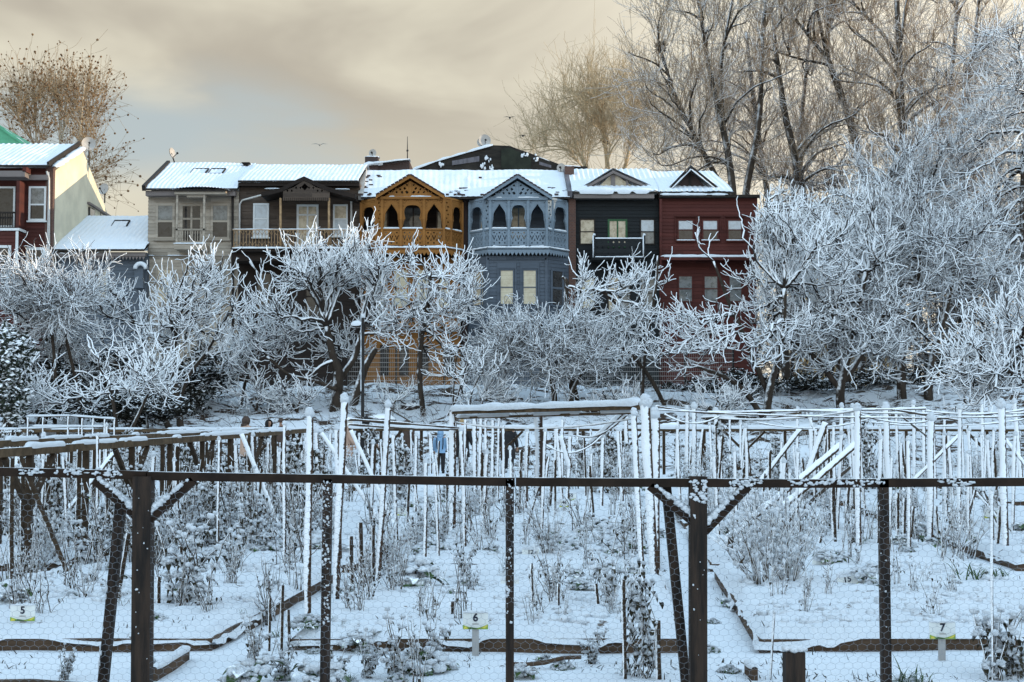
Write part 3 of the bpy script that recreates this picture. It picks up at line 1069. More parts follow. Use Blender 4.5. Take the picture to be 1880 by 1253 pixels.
def grey_house():
    Y = HY
    x0, x1 = X_(271, Y), X_(437, Y)
    z_e = Z_(351, Y)
    root = empty('grey_house', ((x0 + x1) / 2, Y, BASE), 'weathered grey wooden house with two sash windows and a tiny railed balcony', 'house')
    mb = MB()
    clap(mb, (x0, Y), (x1, Y), BASE, z_e - .02)
    mb.box(x0, x1, Y + .03, Y + 8, BASE, z_e - .03)
    clap(mb, (x0 - .001, Y + 8), (x0 - .001, Y), BASE, z_e - .03)
    mb.build('wall', M['grey_wood'], root)
    yr = 71.5
    zr = W(322, 303, yr)[2]
    mb = MB()
    ribbed_roof(mb, x0 - .1, x1, Y - 0.5, z_e, yr, zr, rib=0.21, amp=0.012, x0b=X_(322, yr) - .4, seed=12)
    mb.add([(X_(322, yr) - .4, yr, zr + .08), (x1, yr, zr + .08), (x1, yr + 4, zr - 1.7), (X_(300, yr), yr + 4, zr - 1.7)], np.array([(0, 1, 2, 3)]))
    rf = mb.build('roof', [M['roof_snow'], M['dark_trim']], root)
    mb = MB()
    mb.bar((x0 - .12, Y - .5, z_e + .05), (X_(322, yr) - .42, yr, zr + .09), 0.16, 0.26)
    # gable wall left, seen edge on
    mb.build('verge', M['dark_trim'], rf)
    mb = MB()
    gy = [(Y, z_e - .05), (yr, zr - .1), (Y + 8, z_e - .1)]
    mb.add([(x0 + .05, a, b) for a, b in gy], np.array([(0, 1, 2)]))
    mb.build('gable', M['grey_wood'], root)
    skylight(rf, 350, 378, 317, 324, 69.4, 6)
    skylight(rf, 383, 409, 317, 324, 69.4, 6)
    # eave board and the little porch roof
    mb = MB()
    mb.box(x0 - .05, x1 - .1, Y - .4, Y - .03, Z_(362, Y), Z_(353, Y))
    mb.build('eave_board', M['fascia'], root)
    Yp = Y - 1.0
    mb = MB()
    mb.box(X_(318, Yp), X_(412, Yp), Yp, Y - .41, Z_(357, Yp), Z_(350, Yp))
    mb.box(X_(340, Yp), X_(376, Yp), Yp + .1, Y - .42, Z_(362, Yp), Z_(357, Yp) - .003)
    mb.build('porch_roof', M['grey_wood'], root)
    mb = MB()
    a = np.linspace(0, 1, 60)
    V = np.zeros((61, 8, 3))
    for i in range(61):
        u = i / 60
        hump = math.sin(math.pi * u)
        for j in range(8):
            v = j / 7
            V[i, j] = (X_(312, Yp) * (1 - u) + X_(418, Yp) * u, Yp - .12 + v * 1.6, Z_(349.5, Yp) + (0.05 + 0.28 * hump * (0.35 + v * 1.2)) + .02 * math.cos(u * 60 * 1.9))
    mb.grid(V)
    mb.build('porch_snow', M['roof_snow'], root)
    mb = MB()
    mb.box(X_(316, Yp), X_(414, Yp), Yp - .06, Yp - .003, Z_(352, Yp), Z_(348.5, Yp))
    mb.build('porch_edge', M['dark_trim'], root)
    # columns, balcony
    for px in (321, 371):
        mb = MB()
        mb.box(X_(px, Yp), X_(px + 3.6, Yp), Yp + .05, Yp + .15, Z_(444, Yp), Z_(362, Yp) + .12)
        mb.build('post', M['grey_wood'], root)
    mb = MB()
    for px in np.arange(324, 373, 4.6):
        mb.box(X_(px, Yp), X_(px, Yp) + .03, Yp + .07, Yp + .1, Z_(444, Yp), Z_(421, Yp))
    mb.box(X_(321, Yp), X_(375, Yp), Yp + .05, Yp + .12, Z_(423, Yp), Z_(420, Yp))
    mb.build('railing', M['grey_wood'], root)
    mb = MB()
    mb.box(X_(319, Yp), X_(376, Yp), Yp, Y - .03, Z_(458, Yp), Z_(448, Yp))
    b = mb.build('balcony', M['grey_wood'], root)
    mb = MB()
    snow_strip(mb, (X_(318, Yp), Yp + .02, Z_(447.5, Yp)), (X_(377, Yp), Yp + .02, Z_(447.5, Yp)), .2, .08, 4)
    mb.build('balcony_snow', M['snow'], b)
    window(root, X_(285, Y), X_(320, Y), Z_(440, Y), Z_(374, Y), Y, M['grey_wood'], M['pane_grey'], 0.11, 0.5, proud=.07, pane2=M['pane_dark'], sill=True)
    window(root, X_(386, Y), X_(421, Y), Z_(440, Y), Z_(374, Y), Y, M['grey_wood'], M['pane_grey'], 0.11, 0.5, proud=.07, pane2=M['pane_dark'], sill=True)
    window(root, X_(330, Y), X_(371, Y), Z_(447, Y), Z_(375, Y), Y, M['grey_wood'], M['pane_dark'], 0.11, 0.62, mull=[0.5], name='balcony_door')
    mb = MB()
    mb.tubes(np.array([W(427, 352, Y - .2), W(427, 500, Y - .1), W(428, 700, Y - .1)]), np.full(3, 0.06), 8)
    mb.build('downpipe', M['dark_trim'], root)
    mb = MB()
    snow_strip(mb, (x0, Y - .06, Z_(470, Y)), (x1 - .3, Y - .06, Z_(470, Y)), .16, .06, 4, gaps=.3)
    mb.build('ledge_snow', M['snow'], root)
    window(root, X_(286, Y), X_(318, Y), Z_(560, Y), Z_(492, Y), Y, M['grey_wood'], M['pane_cream'], 0.1, 0.5)
    window(root, X_(388, Y), X_(420, Y), Z_(560, Y), Z_(486, Y), Y, M['grey_wood'], M['pane_grey'], 0.1, 0.5)


grey_house()


def brown_house():
    Y = HY
    x0, x1 = X_(438, Y), X_(660, Y)
    z_e = Z_(336, Y)
    root = empty('brown_house', ((x0 + x1) / 2, Y, BASE), 'dark brown wooden house with white windows behind a long iron railed balcony', 'house')
    mb = MB()
    clap(mb, (x0, Y), (x1, Y), Z_(460, Y), z_e - .02)
    mb.box(x0, x1, Y + .03, Y + 8, BASE, z_e - .03)
    mb.build('wall', M['brown_wood'], root)
    mb = MB()
    clap(mb, (x0, Y - .01), (x1, Y - .01), BASE, Z_(461, Y))
    mb.build('lower_wall', M['brown_dark'], root)
    yr = 71.0
    zr = W(550, 306, yr)[2]
    mb = MB()
    ribbed_roof(mb, x0, x1 - .05, Y - 0.4, z_e, yr, zr, rib=0.21, amp=0.012, seed=22)
    mb.add([(x0, yr, zr + .08), (x1, yr, zr + .08), (x1, yr + 4, zr - 1.7), (x0, yr + 4, zr - 1.7)], np.array([(0, 1, 2, 3)]))
    rf = mb.build('roof', [M['roof_snow'], M['dark_trim']], root)
    mb = MB()
    mb.box(x0, x1, Y - .35, Y - .03, Z_(344, Y), Z_(338, Y))
    mb.build('eave_board', M['brown_dark'], root)
    mb = MB()
    c = W(452, 303, yr)
    mb.box(c[0] - .12, c[0] + .12, c[1] - .12, c[1] + .12, c[2] - .3, c[2] + .05)
    mb.box(c[0] - .2, c[0] + .2, c[1] - .2, c[1] + .2, c[2] + .05, c[2] + .10)
    mb.build('vent', M['dark_trim'], rf)
    # pediment porch roof with curved flanks
    Yp = Y - 1.6
    xa = X_(558, Yp)
    prof = [(480, 353), (500, 349), (518, 344), (538, 333), (558, 324), (578, 333), (600, 343), (625, 350), (652, 357)]
    mb = MB()
    pts = [W(a, b, Yp) for a, b in prof]
    for a, b in zip(pts[:-1], pts[1:]):
        back_a, back_b = a + np.array([0, 1.57, 0]), b + np.array([0, 1.57, 0])
        d = np.array([0, 0, .2])
        mb.add([a, b, back_b, back_a, a - d, b - d, back_b - d, back_a - d],
               np.array([(0, 1, 2, 3), (4, 7, 6, 5), (0, 4, 5, 1), (2, 6, 7, 3), (0, 3, 7, 4), (1, 5, 6, 2)]))
    mb.build('porch_roof', M['brown_dark'], root)
    mb = MB()
    for a, b in ((500, 349), (628, 350)):
        p = W(a, b, Yp + .1)
        snow_strip(mb, p - np.array([.35, 0, -.05]), p + np.array([.35, 0, .05]), .3, .05, 3)
    mb.build('porch_snow', M['snow'], root)
    # carved pediment board
    z0, z1 = Z_(363, Yp), Z_(330, Yp)
    xl, xr = X_(518, Yp), X_(604, Yp)
    out = [(xl, z0), (xr, z0), (xr, z0 + .3), (X_(578, Yp), Z_(344, Yp)), (xa, z1), (X_(538, Yp), Z_(344, Yp)), (xl, z0 + .3)]
    holes = []
    for k in range(-4, 5):
        if k == 0:
            continue
        cx, cz, r = xa + k * .2, z0 + .32 + (.14 if abs(k) < 3 else 0), .05
        holes.append([(cx - r, cz), (cx, cz - r * 1.4), (cx + r, cz), (cx, cz + r * 1.4)])
    r = .17
    holes.append([(xa - r, z0 + .5), (xa, z0 + .5 - r), (xa + r, z0 + .5), (xa, z0 + .5 + r)])
    mb = MB()
    mb.poly(out, holes, lambda u, w, t: (u, Yp + .03 + t, w), .04)
    n = 24
    for i in range(n):
        a, b = xl + (xr - xl) * i / n, xl + (xr - xl) * (i + .62) / n
        mb.box(a, b, Yp + .031, Yp + .06, z0 - .14, z0)
    mb.build('pediment', M['brown_wood'], root)
    for px in (515, 604):
        mb = MB()
        mb.tubes(np.array([W(px, 462, Yp + .12), W(px, 364, Yp + .12)]), np.full(2, .055), 10)
        mb.build('porch_post', M['pole_paint'], root)
    # balcony with iron railing
    mb = MB()
    mb.box(x0, X_(655, Yp), Yp, Y - .03, Z_(462, Yp), Z_(456, Yp))
    mb.box(x0, X_(655, Yp), Yp + .3, Y - .03, Z_(478, Yp), Z_(462, Yp) - .003)
    mb.build('balcony', M['brown_dark'], root)
    mb = MB()
    zt, zb = Z_(423, Yp), Z_(455, Yp)
    xs = np.arange(x0 + .05, X_(653, Yp), .145)
    for i, x in enumerate(xs):
        mb.box(x, x + .022, Yp + .05, Yp + .072, zb, zt)
    mb.box(x0, X_(653, Yp), Yp + .035, Yp + .085, zt, zt + .05)
    mb.box(x0, X_(653, Yp), Yp + .04, Yp + .08, zb, zb + .04)
    for base, amp in ((zt - .13, .09), (zb + .18, .09)):
        P = np.array([(x, Yp + .045, base + amp * (1 if i % 2 else -1)) for i, x in enumerate(np.arange(x0 + .05, X_(653, Yp), .11))])
        mb.tubes(P, np.full(len(P), .02), 5)
    mb.build('railing', M['pole_paint'], root)
    mb = MB()
    snow_strip(mb, (x0, Yp + .06, zt + .05), (X_(653, Yp), Yp + .06, zt + .05), .06, .035, 3, gaps=.25)
    snow_strip(mb, (x0, Yp + .02, Z_(456, Yp)), (X_(655, Yp), Yp + .02, Z_(456, Yp)), .2, .08, 9)
    mb.build('railing_snow', M['snow'], root)
    window(root, X_(464, Y), X_(493, Y), Z_(436, Y), Z_(374, Y), Y, M['white'], M['pane_white'], .08, .54, proud=.07, sill=True)
    window(root, X_(611, Y), X_(638, Y), Z_(434, Y), Z_(376, Y), Y, M['white'], M['pane_cream'], .08, .54, proud=.07, pane2=M['pane_white'], sill=True)
    window(root, X_(544, Y), X_(584, Y), Z_(455, Y), Z_(376, Y), Y, M['white'], M['pane_cream'], .10, .76, mull=[.5], name='balcony_door')
    mb = MB()
    mb.tubes(np.array([W(479, 359, Y - .5), W(445, 368, Y - .15), W(440, 375, Y - .12), W(440, 456, Y - .12)]), np.full(4, .045), 8)
    mb.build('downpipe', M['pipe_white'], root)
    mb = MB()
    mb.tubes(np.array([W(651, 360, Y - .5), W(646, 364, Y - .2), W(645, 374, Y - .15), W(645, 456, Y - .15)]), np.full(4, .05), 8)
    mb.build('downpipe', M['pipe_white'], root)
    window(root, X_(470, Y), X_(500, Y), Z_(590, Y), Z_(500, Y), Y - .01, M['brown_dark'], M['pane_dark'], .08, .5)
    window(root, X_(560, Y), X_(600, Y), Z_(590, Y), Z_(500, Y), Y - .01, M['brown_dark'], M['pane_dark'], .08, .5)


brown_house()

# ---- the two houses with fretwork loggias
ROUND = [(1, 0), (.98, .12), (.90, .24), (.76, .33), (.66, .39), (.74, .43), (.78, .50), (.83, .60), (.80, .70), (.68, .79), (.48, .86), (.24, .89), (0, .90)]
OGEE = [(1, 0), (.99, .14), (.93, .26), (.80, .34), (.84, .39), (.80, .46), (.78, .54), (.64, .64), (.42, .73), (.22, .81), (.07, .89), (0, .95)]
KEY = [(1, 0), (.98, .14), (.86, .28), (.66, .38), (.72, .44), (.80, .54), (.82, .66), (.74, .78), (.50, .87), (.25, .91), (0, .92)]


def arch_panel(mb, A, B, z0, z1, prof, th=.05, mi=0, key=False):
    """Fretted panel with an open arch, from plan point A to B."""
    A, B = np.array(A, float), np.array(B, float)
    L = np.linalg.norm(B - A)
    d = (B - A) / L
    nrm = np.array([-d[1], d[0]])
    H = z1 - z0
    hw = L / 2
    half = [(hw * min(.95, .95 * u ** .72), H * v * .88) for u, v in prof]
    out = [(0, 0), (0, H), (L, H), (L, 0)]
    right = [(hw + u, v) for u, v in half]
    left = [(hw - u, v) for u, v in half[::-1]][1:]
    outer = out[:1] + out[1:4] + right + left
    holes = []
    rs = L * .035
    for s in (-1, 1):
        for (u, v, k) in ((.78, .95, 1.2), (.60, .93, 1), (.84, .86, 1), (.40, .95, .9), (.18, .96, .7), (.88, .75, .8), (.70, .86, .8)):
            cx, cz = hw + s * u * hw, v * H
            rr = rs * k
            if prof is KEY and v < .9:
                continue
            if prof is ROUND and (u, v) in ((.40, .95), (.70, .86)):
                pass
            holes.append([(cx - rr, cz), (cx, cz - rr * .8), (cx + rr, cz), (cx, cz + rr * .8)])
    ok = []
    for h in holes:
        cx, cz = h[0][0] + rs, h[1][1]
        inside = False
        for (u, v) in half:
            if abs(cx - hw) < u + rs * 1.2 and cz < v + rs * 2.0:
                inside = True
        top = max(v for u, v in half if u >= abs(cx - hw) - 1e-6) if abs(cx - hw) <= max(u for u, v in half) else 0
        if not inside and cz - rs * 1.5 > top and cz + rs * 1.4 < H:
            ok.append(h)

    def fn(u, w, t):
        p = A + d * u + nrm * t
        return (p[0], p[1], z0 + w)
    mb.poly(outer, ok, fn, th, mi)
    # moulding round the opening
    pts = [fn(u, v, -.02) for u, v in right + left]
    P = np.array(pts)
    mb.tubes(P, np.full(len(P), .022), 5, mi)


def lattice_panel(mb, A, B, z0, z1, th=.05, mi=0):
    """Breast panel with two rows of round holes and a zigzag of slots."""
    A, B = np.array(A, float), np.array(B, float)
    L = np.linalg.norm(B - A)
    d = (B - A) / L
    nrm = np.array([-d[1], d[0]])
    H = z1 - z0
    n = max(2, int(round(L / .24)))
    p = L / n
    holes = []
    r = p * .16
    for i in range(n):
        c = (i + .5) * p
        holes.append([(c + r * math.cos(a), H * .84 + r * math.sin(a)) for a in np.linspace(0, 2 * math.pi, 6, endpoint=False)])
        holes.append([(c + r * math.cos(a), H * .16 + r * math.sin(a)) for a in np.linspace(0, 2 * math.pi, 6, endpoint=False)])
        e = p * .38
        holes.append([(c - e, H * .66), (c - e * .45, H * .66), (c, H * .44), (c + e * .45, H * .66), (c + e, H * .66), (c, H * .32)])
        if i:
            c2 = i * p
            holes.append([(c2 - e * .35, H * .30), (c2, H * .50), (c2 + e * .35, H * .30)])
            r2 = r * .8
            holes.append([(c2 - r2, H * .75), (c2, H * .75 - r2), (c2 + r2, H * .75), (c2, H * .75 + r2)])

    def fn(u, w, t):
        q = A + d * u + nrm * t
        return (q[0], q[1], z0 + w)
    mb.poly([(0, 0), (0, H), (L, H), (L, 0)], holes, fn, th, mi)


def fret_house(cx0, cx1, xs, wall, trim, label, lower_bay, apex, ends, name, pane_style):
    """xs: photo columns of the bay: wall, key/strip, strip/front, front posts..., front/strip, strip/key, wall."""
    Y = HY
    Yf = Y - 1.35
    x0, x1 = X_(cx0), X_(cx1)
    z_e = Z_(364, Y)
    root = empty(name, ((x0 + x1) / 2, Y, BASE), label, 'house')
    zt, zr, zb = Z_(365, Yf), Z_(420, Yf), Z_(450, Yf)
    zs = Z_(457, Yf)
    depth = [Y - .12, Y - .95, Yf, Yf, Yf - .001, Yf - .001, Yf, Yf, Y - .95, Y - .12]
    # columns: xs has 8 entries: wall, a, b, p1, p2, c, d, wall
    w0, a, b, p1, p2, c, d_, w1 = xs
    PT = [(X_(w0, Y), Y - .15), (X_(a, Yf), Y - .95), (X_(b, Yf), Yf), (X_(p1, Yf), Yf), (X_(p2, Yf), Yf), (X_(c, Yf), Yf), (X_(d_, Yf), Y - .95), (X_(w1, Y), Y - .15)]
    # back wall of the loggia and body of the house
    mb = MB()
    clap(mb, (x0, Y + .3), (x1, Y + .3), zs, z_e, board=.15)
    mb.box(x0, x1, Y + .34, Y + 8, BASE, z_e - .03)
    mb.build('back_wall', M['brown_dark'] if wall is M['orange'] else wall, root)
    # windows of the back wall
    for q, (u0, u1) in enumerate(pane_style):
        window(root, X_(u0), X_(u1), Z_(440), Z_(385 if q != 1 else 378), Y + .3, trim if wall is M['blue'] else M['brown_wood'], M['pane_cream'] if wall is M['blue'] or q != 1 else M['pane_grey'], .07, None, mull=[.5] if q == 1 else None)
    # floor and ceiling slab of the bay
    plan = PT

    def slab(mb, grow, za, zb_, mi=0):
        cx = sum(p[0] for p in plan) / len(plan)
        pts = []
        for i, p in enumerate(plan):
            gx = grow * np.sign(p[0] - cx)
            pts.append((p[0] + gx, p[1] - (grow if 0 < i < 7 else 0)))
        pts = [(pts[0][0], Y + .29)] + pts + [(pts[-1][0], Y + .29)]
        mb.poly(pts, [], lambda u, w, t: (u, w, za + t), zb_ - za, mi)
        return pts
    mb = MB()
    slab(mb, .10, zs - .02, zs + .05)
    slab(mb, .02, zt, zt + .10)
    mb.build('bay_floor', trim, root)
    mb = MB()
    ring = slab(MB(), .12, 0, 1)
    # dentil frieze and scalloped valance under the balcony
    z2 = Z_(459, Yf)
    for p, q in zip(ring[1:-2], ring[2:-1]):
        p, q = np.array(p), np.array(q)
        L = np.linalg.norm(q - p)
        k = max(1, int(L / .17))
        for i in range(k):
            u, v = p + (q - p) * i / k, p + (q - p) * (i + 1) / k
            m_ = (u + v) / 2
            h1, h2 = .13, .28
            mb.add([(u[0], u[1], z2), (v[0], v[1], z2), (v[0], v[1], z2 - h1), (m_[0], m_[1], z2 - h2), (u[0], u[1], z2 - h1),
                    (u[0], u[1] + .04, z2), (v[0], v[1] + .04, z2), (v[0], v[1] + .04, z2 - h1), (m_[0], m_[1] + .04, z2 - h2), (u[0], u[1] + .04, z2 - h1)],
                   [np.array([(0, 4, 3, 2, 1), (5, 6, 7, 8, 9)]), np.array([(2, 3, 8, 7), (3, 4, 9, 8), (0, 1, 6, 5)])])
    mb.build('valance', trim, root)
    # posts
    for i in range(8):
        p = PT[i]
        mb = MB()
        mb.box(p[0] - .055, p[0] + .055, p[1] - .055, p[1] + .055, zs + .05, zt)
        mb.build('post', trim, root)

    def ins(A, B, g=.055):
        A, B = np.array(A), np.array(B)
        d = (B - A) / np.linalg.norm(B - A)
        return A + d * g, B - d * g
    sides = [(0, 1, KEY), (1, 2, None), (2, 3, OGEE), (3, 4, ROUND), (4, 5, OGEE), (5, 6, None), (6, 7, KEY)]
    sn = MB()
    for i, j, pr in sides:
        A, B = ins(PT[i], PT[j])
        mb = MB()
        if pr is None:
            L = np.linalg.norm(B - A)
            dd = (B - A) / L
            nn = np.array([-dd[1], dd[0]])
            H = zt - zr
            hs = []
            for k in range(7):
                cz = H * (.10 + .13 * k)
                e = L * .2
                cx = L * (.5 + (.12 if k % 2 else -.12))
                hs.append([(cx - e, cz), (cx, cz - .06), (cx + e, cz), (cx, cz + .06)])
            mb.poly([(0, 0), (0, H), (L, H), (L, 0)], hs, lambda u, w, t: (A[0] + dd[0] * u + nn[0] * t, A[1] + dd[1] * u + nn[1] * t, zr + w), .05)
        else:
            arch_panel(mb, A, B, zr + .02, zt - .01, pr)
        mb.build('arch_panel', trim, root)
        mb = MB()
        lattice_panel(mb, A, B, zb - .02, zr - .08)
        mb.bar((A[0], A[1] + .02, zr - .03), (B[0], B[1] + .02, zr - .03), .12, .08)
        mb.build('breast_panel', trim, root)
        snow_strip(sn, (A[0], A[1] - .01, zr + .012), (B[0], B[1] - .01, zr + .012), .10, .07, i + 3, gaps=.25)
        snow_strip(sn, (A[0], A[1] - .04, zs + .052), (B[0], B[1] - .04, zs + .052), .14, .11, i + 13)
    for p, q in zip(ring[1:-2], ring[2:-1]):
        snow_strip(sn, (p[0], p[1] + .03, zs + .05), (q[0], q[1] + .03, zs + .05), .14, .08, 21)
    sn.build('bay_snow', M['snow'], root)
    # gable over the bay
    Yg = Yf - .25
    za = Z_(apex[1], Yg)
    xa = X_(apex[0], Yg)
    el, er = ends
    xl, xr, ze = X_(el[0], Yg), X_(er[0], Yg), Z_(el[1], Yg)
    mb = MB()
    hs = []
    rng = np.random.RandomState(4)
    Lh = (xr - xl) / 2
    Hh = za - ze
    for s in (-1, 1):
        for (u, v, k) in ((.10, .16, 1.5), (.16, .36, 1.3), (.24, .15, 1.2), (.30, .32, 1.1), (.40, .16, 1.1), (.42, .34, .9), (.52, .20, .9), (.62, .14, .8), (.10, .55, 1.0)):
            cx, cz, r = xa + s * u * Lh, ze + .12 + v * Hh * .9, .055 * k
            hs.append([(cx - r, cz - r * .3 * s), (cx - r * .1, cz - r), (cx + r, cz + r * .3 * s), (cx + r * .1, cz + r)])
    mb.poly([(xl + .35, ze + .05), (xr - .35, ze + .05), (xa, za - .18)], hs, lambda u, w, t: (u, Yf + .0 + t - .03, w), .05)
    mb.box(xa - .05, xa + .05, Yf - .06, Yf - .032, ze + .05, za - .2)
    mb.box(xl + .2, xr - .2, Yf - .10, Yf + .04, ze - .06, ze + .048)
    g = mb.build('gable_panel', trim, root)
    mb = MB()
    snow_strip(mb, (xl + .6, Yf - .08, ze + .05), (xr - .6, Yf - .08, ze + .05), .1, .06, 4, gaps=.3)
    mb.build('gable_snow', M['snow'], g)
    mb = MB()
    yb_ = Y + 3.0
    # barge boards, dark tiles above them
    for x_, in ((xl,), (xr,)):
        mb.bar((x_, Yg + .03, ze), (xa, Yg + .03, za), .08, .17, 0, up=(0, 1, 0)) if False else None
        q = np.array([(x_, Yg, ze - .08), (xa, Yg, za - .08), (xa, Yg, za + .09), (x_, Yg, ze + .09)])
        q2 = q + np.array([0, .06, 0])
        mb.add(np.concatenate([q, q2]), np.array([(0, 1, 2, 3), (7, 6, 5, 4), (0, 4, 5, 1), (3, 2, 6, 7)]))
        # soffit sheet running back
        q = np.array([(x_, Yg + .06, ze), (xa, Yg + .06, za), (xa, yb_, za), (x_, yb_, ze)])
        mb.add(np.concatenate([q + (0, 0, .04), q - (0, 0, .02)]), np.array([(0, 1, 2, 3), (7, 6, 5, 4)]))
    mb.build('gable_roof', trim, root)
    mb = MB()
    for x_ in (xl, xr):
        nxt = 9
        for k in range(nxt):
            u, v = k / nxt, (k + .92) / nxt
            A = np.array([x_ + (xa - x_) * u, Yg - .03, ze + (za - ze) * u + .10])
            B = np.array([x_ + (xa - x_) * v, Yg - .03, ze + (za - ze) * v + .10])
            mb.bar(A + (0, .18, .02), B + (0, .18, .0), .36, .06)
    mb.build('edge_tiles', M['brick_dark'], root)
    mb = MB()
    for x_, s in ((xl, 3), (xr, 4)):
        V = np.zeros((30, 16, 3))
        for i in range(30):
            u = i / 29
            for j in range(16):
                v = j / 15
                V[i, j] = (x_ + (xa - x_) * u, Yg + .33 + v * (yb_ - Yg), ze + (za - ze) * u + .16 + .05 * float(fbm(u * 5, v * 5, s)))
        mb.grid(V)
    mb.build('gable_roof_snow', M['roof_snow'], root)
    return root, PT, zs


def orange_and_blue():
    # orange house
    Y = HY
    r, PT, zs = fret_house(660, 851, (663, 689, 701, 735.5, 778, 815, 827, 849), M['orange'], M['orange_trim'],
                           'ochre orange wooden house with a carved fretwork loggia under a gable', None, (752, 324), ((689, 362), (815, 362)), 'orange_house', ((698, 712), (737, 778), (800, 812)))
    mb = MB()
    Yl = Y - .35
    clap(mb, (X_(664), Yl), (X_(846), Yl), BASE, zs - .3)
    mb.build('lower_wall', M['orange'], r)
    for a, b in ((686, 712), (722, 752), (762, 792), (803, 828)):
        window(r, X_(a), X_(b), Z_(568), Z_(495), Yl, M['orange_trim'], M['pane_blind'], .08, .5)
    mb = MB()
    mb.box(X_(664), X_(846), Yl - .5, Yl - .03, Z_(602), Z_(594))
    mb.build('string_course', M['orange_trim'], r)
    for a, b in ((700, 716), (735, 752), (770, 788), (818, 836)):
        window(r, X_(a), X_(b), Z_(690), Z_(635), Yl, M['brown_dark'], M['pane_dark'], .06)
    # blue house
    b, PB, zs = fret_house(857, 1046, (862, 888, 900, 934, 969.5, 1004, 1015, 1041), M['blue'], M['blue_trim'],
                           'blue grey wooden house with a carved fretwork loggia above a boarded bay', None, (950, 324), ((887, 364), (1014, 364)), 'blue_house', ((880, 893), (936, 968), (1000, 1012)))
    Yf = Y - 1.2
    pl = [(X_(862), Y - .15), (X_(895, Yf), Yf), (X_(1003, Yf), Yf), (X_(1044), Y - .15)]
    z1, z0 = zs - .3, Z_(596, Yf)
    mb = MB()
    for p, q in zip(pl[:-1], pl[1:]):
        clap(mb, p, q, z0, z1)
    mb.poly(pl + [(pl[-1][0], Y + .25), (pl[0][0], Y + .25)], [], lambda u, w, t: (u, w, z0 - .1 + t), .1)
    mb.build('bay_wall', M['blue'], b)
    mb = MB()
    # carved panels and frames round the windows
    za, zb = Z_(495, Yf), Z_(561, Yf)
    for (a, c) in ((913, 948), (955, 990)):
        mb.box(X_(a, Yf), X_(c, Yf), Yf - .07, Yf - .024, Z_(494, Yf), Z_(483, Yf))
        for u in (a, c - 3):
            mb.box(X_(u, Yf), X_(u + 3.4, Yf), Yf - .06, Yf - .023, Z_(572, Yf), Z_(494, Yf) - .003)
        mb.box(X_(a - 1, Yf), X_(c + 1, Yf), Yf - .09, Yf - .024, Z_(567, Yf), Z_(563, Yf))
    n = 34
    zz = Z_(474, Yf)
    for i in range(n):
        u = X_(895, Yf) + (X_(1003, Yf) - X_(895, Yf)) * i / n
        mb.box(u, u + .09, Yf - .05, Yf - .024, zz - .09, zz)
    mb.box(X_(895, Yf), X_(1003, Yf), Yf - .07, Yf - .024, zz + .003, zz + .07)
    for px in (895, 1003):
        mb.box(X_(px, Yf) - .06, X_(px, Yf) + .06, Yf - .05, Yf - .0, z0, z1)
    mb.build('carved_trim', M['blue'], b)
    window(b, X_(917, Yf), X_(944, Yf), zb, za, Yf, M['blue'], M['pane_blind'], .06, .5, proud=.08)
    window(b, X_(959, Yf), X_(986, Yf), zb, za, Yf, M['blue'], M['pane_blind'], .06, .5, proud=.08)
    # the two windows in the slanted sides
    for (p, q, pane, u0, u1) in ((pl[0], pl[1], M['pane_cream'], .22, .78), (pl[2], pl[3], M['pane_dark'], .2, .75)):
        p, q = np.array(p), np.array(q)
        d = q - p
        nrm = np.array([d[1], -d[0]]) / np.linalg.norm(d)
        A, B = p + d * u0 + nrm * .05, p + d * u1 + nrm * .05
        mb = MB()
        for C, D in ((A, A + d * .05), (B - d * .05, B)):
            mb.bar((C[0], C[1], zb), (C[0], C[1], za), .10, .10)
        for z in (zb, (za + zb) / 2, za):
            mb.bar((A[0], A[1], z), (B[0], B[1], z), .10, .09)
        w = mb.build('window', M['blue'], b)
        mb = MB()
        mb.bar((A[0], A[1], (za + zb) / 2), (B[0], B[1], (za + zb) / 2), .03, za - zb)
        mb.build('pane', pane, w)
    # dark recess of the ground floor
    mb = MB()
    clap(mb, (X_(860), Y + .1), (X_(1046), Y + .1), BASE, z0)
    mb.build('lower_wall', M['slate_blue'], b)
    window(b, X_(925), X_(950), Z_(655), Z_(612), Y + .1, M['blue'], M['pane_dark'], .06)
    # the shared snowy roof, one for each house
    for root, xa, xb, s in ((r, 664, 858, 31), (b, 858, 1046, 37)):
        mb = MB()
        yr = 71.0
        zr = W(800, 318, yr)[2]
        ribbed_roof(mb, X_(xa, Y), X_(xb, Y), Y - .55, Z_(364, Y - .5), yr, zr, rib=.26, amp=.006, x0b=X_(xa, yr), x1b=X_(xb if xb < 1000 else 1038, yr), seed=s, thick=.16)
        mb.add([(X_(xa, Y), yr, zr + .1), (X_(xb, Y), yr, zr + .1), (X_(xb, Y), yr + 4, zr - 1.7), (X_(xa, Y), yr + 4, zr - 1.7)], np.array([(0, 1, 2, 3)]))
        # tile noses poking out at the eave
        rng = np.random.RandomState(s)
        rf = mb.build('roof', [M['roof_snow'], M['dark_trim']], root)
        mb = MB()
        for i in range(36):
            px = rng.uniform(xa + 2, xb - 2)
            if root is r:
                px = xa + rng.rand() ** 2.5 * 26 if i < 22 else rng.uniform(820, 856)
            p = W(px, 0, Y)
            v = rng.rand() ** 2 * .5 if i % 2 else rng.rand() * .9
            if px > xa + 30:
                v *= .3
            yy = Y - .5 + v * 4.4
            zz_ = Z_(364, Y - .5) + (zr - Z_(364, Y - .5)) * v + .16
            mb.bar((p[0] - .05, yy, zz_), (p[0] + .07 + rng.rand() * .1, yy + .03, zz_), .07, .07)
        mb.build('bare_tiles', M['brick_dark'], rf)
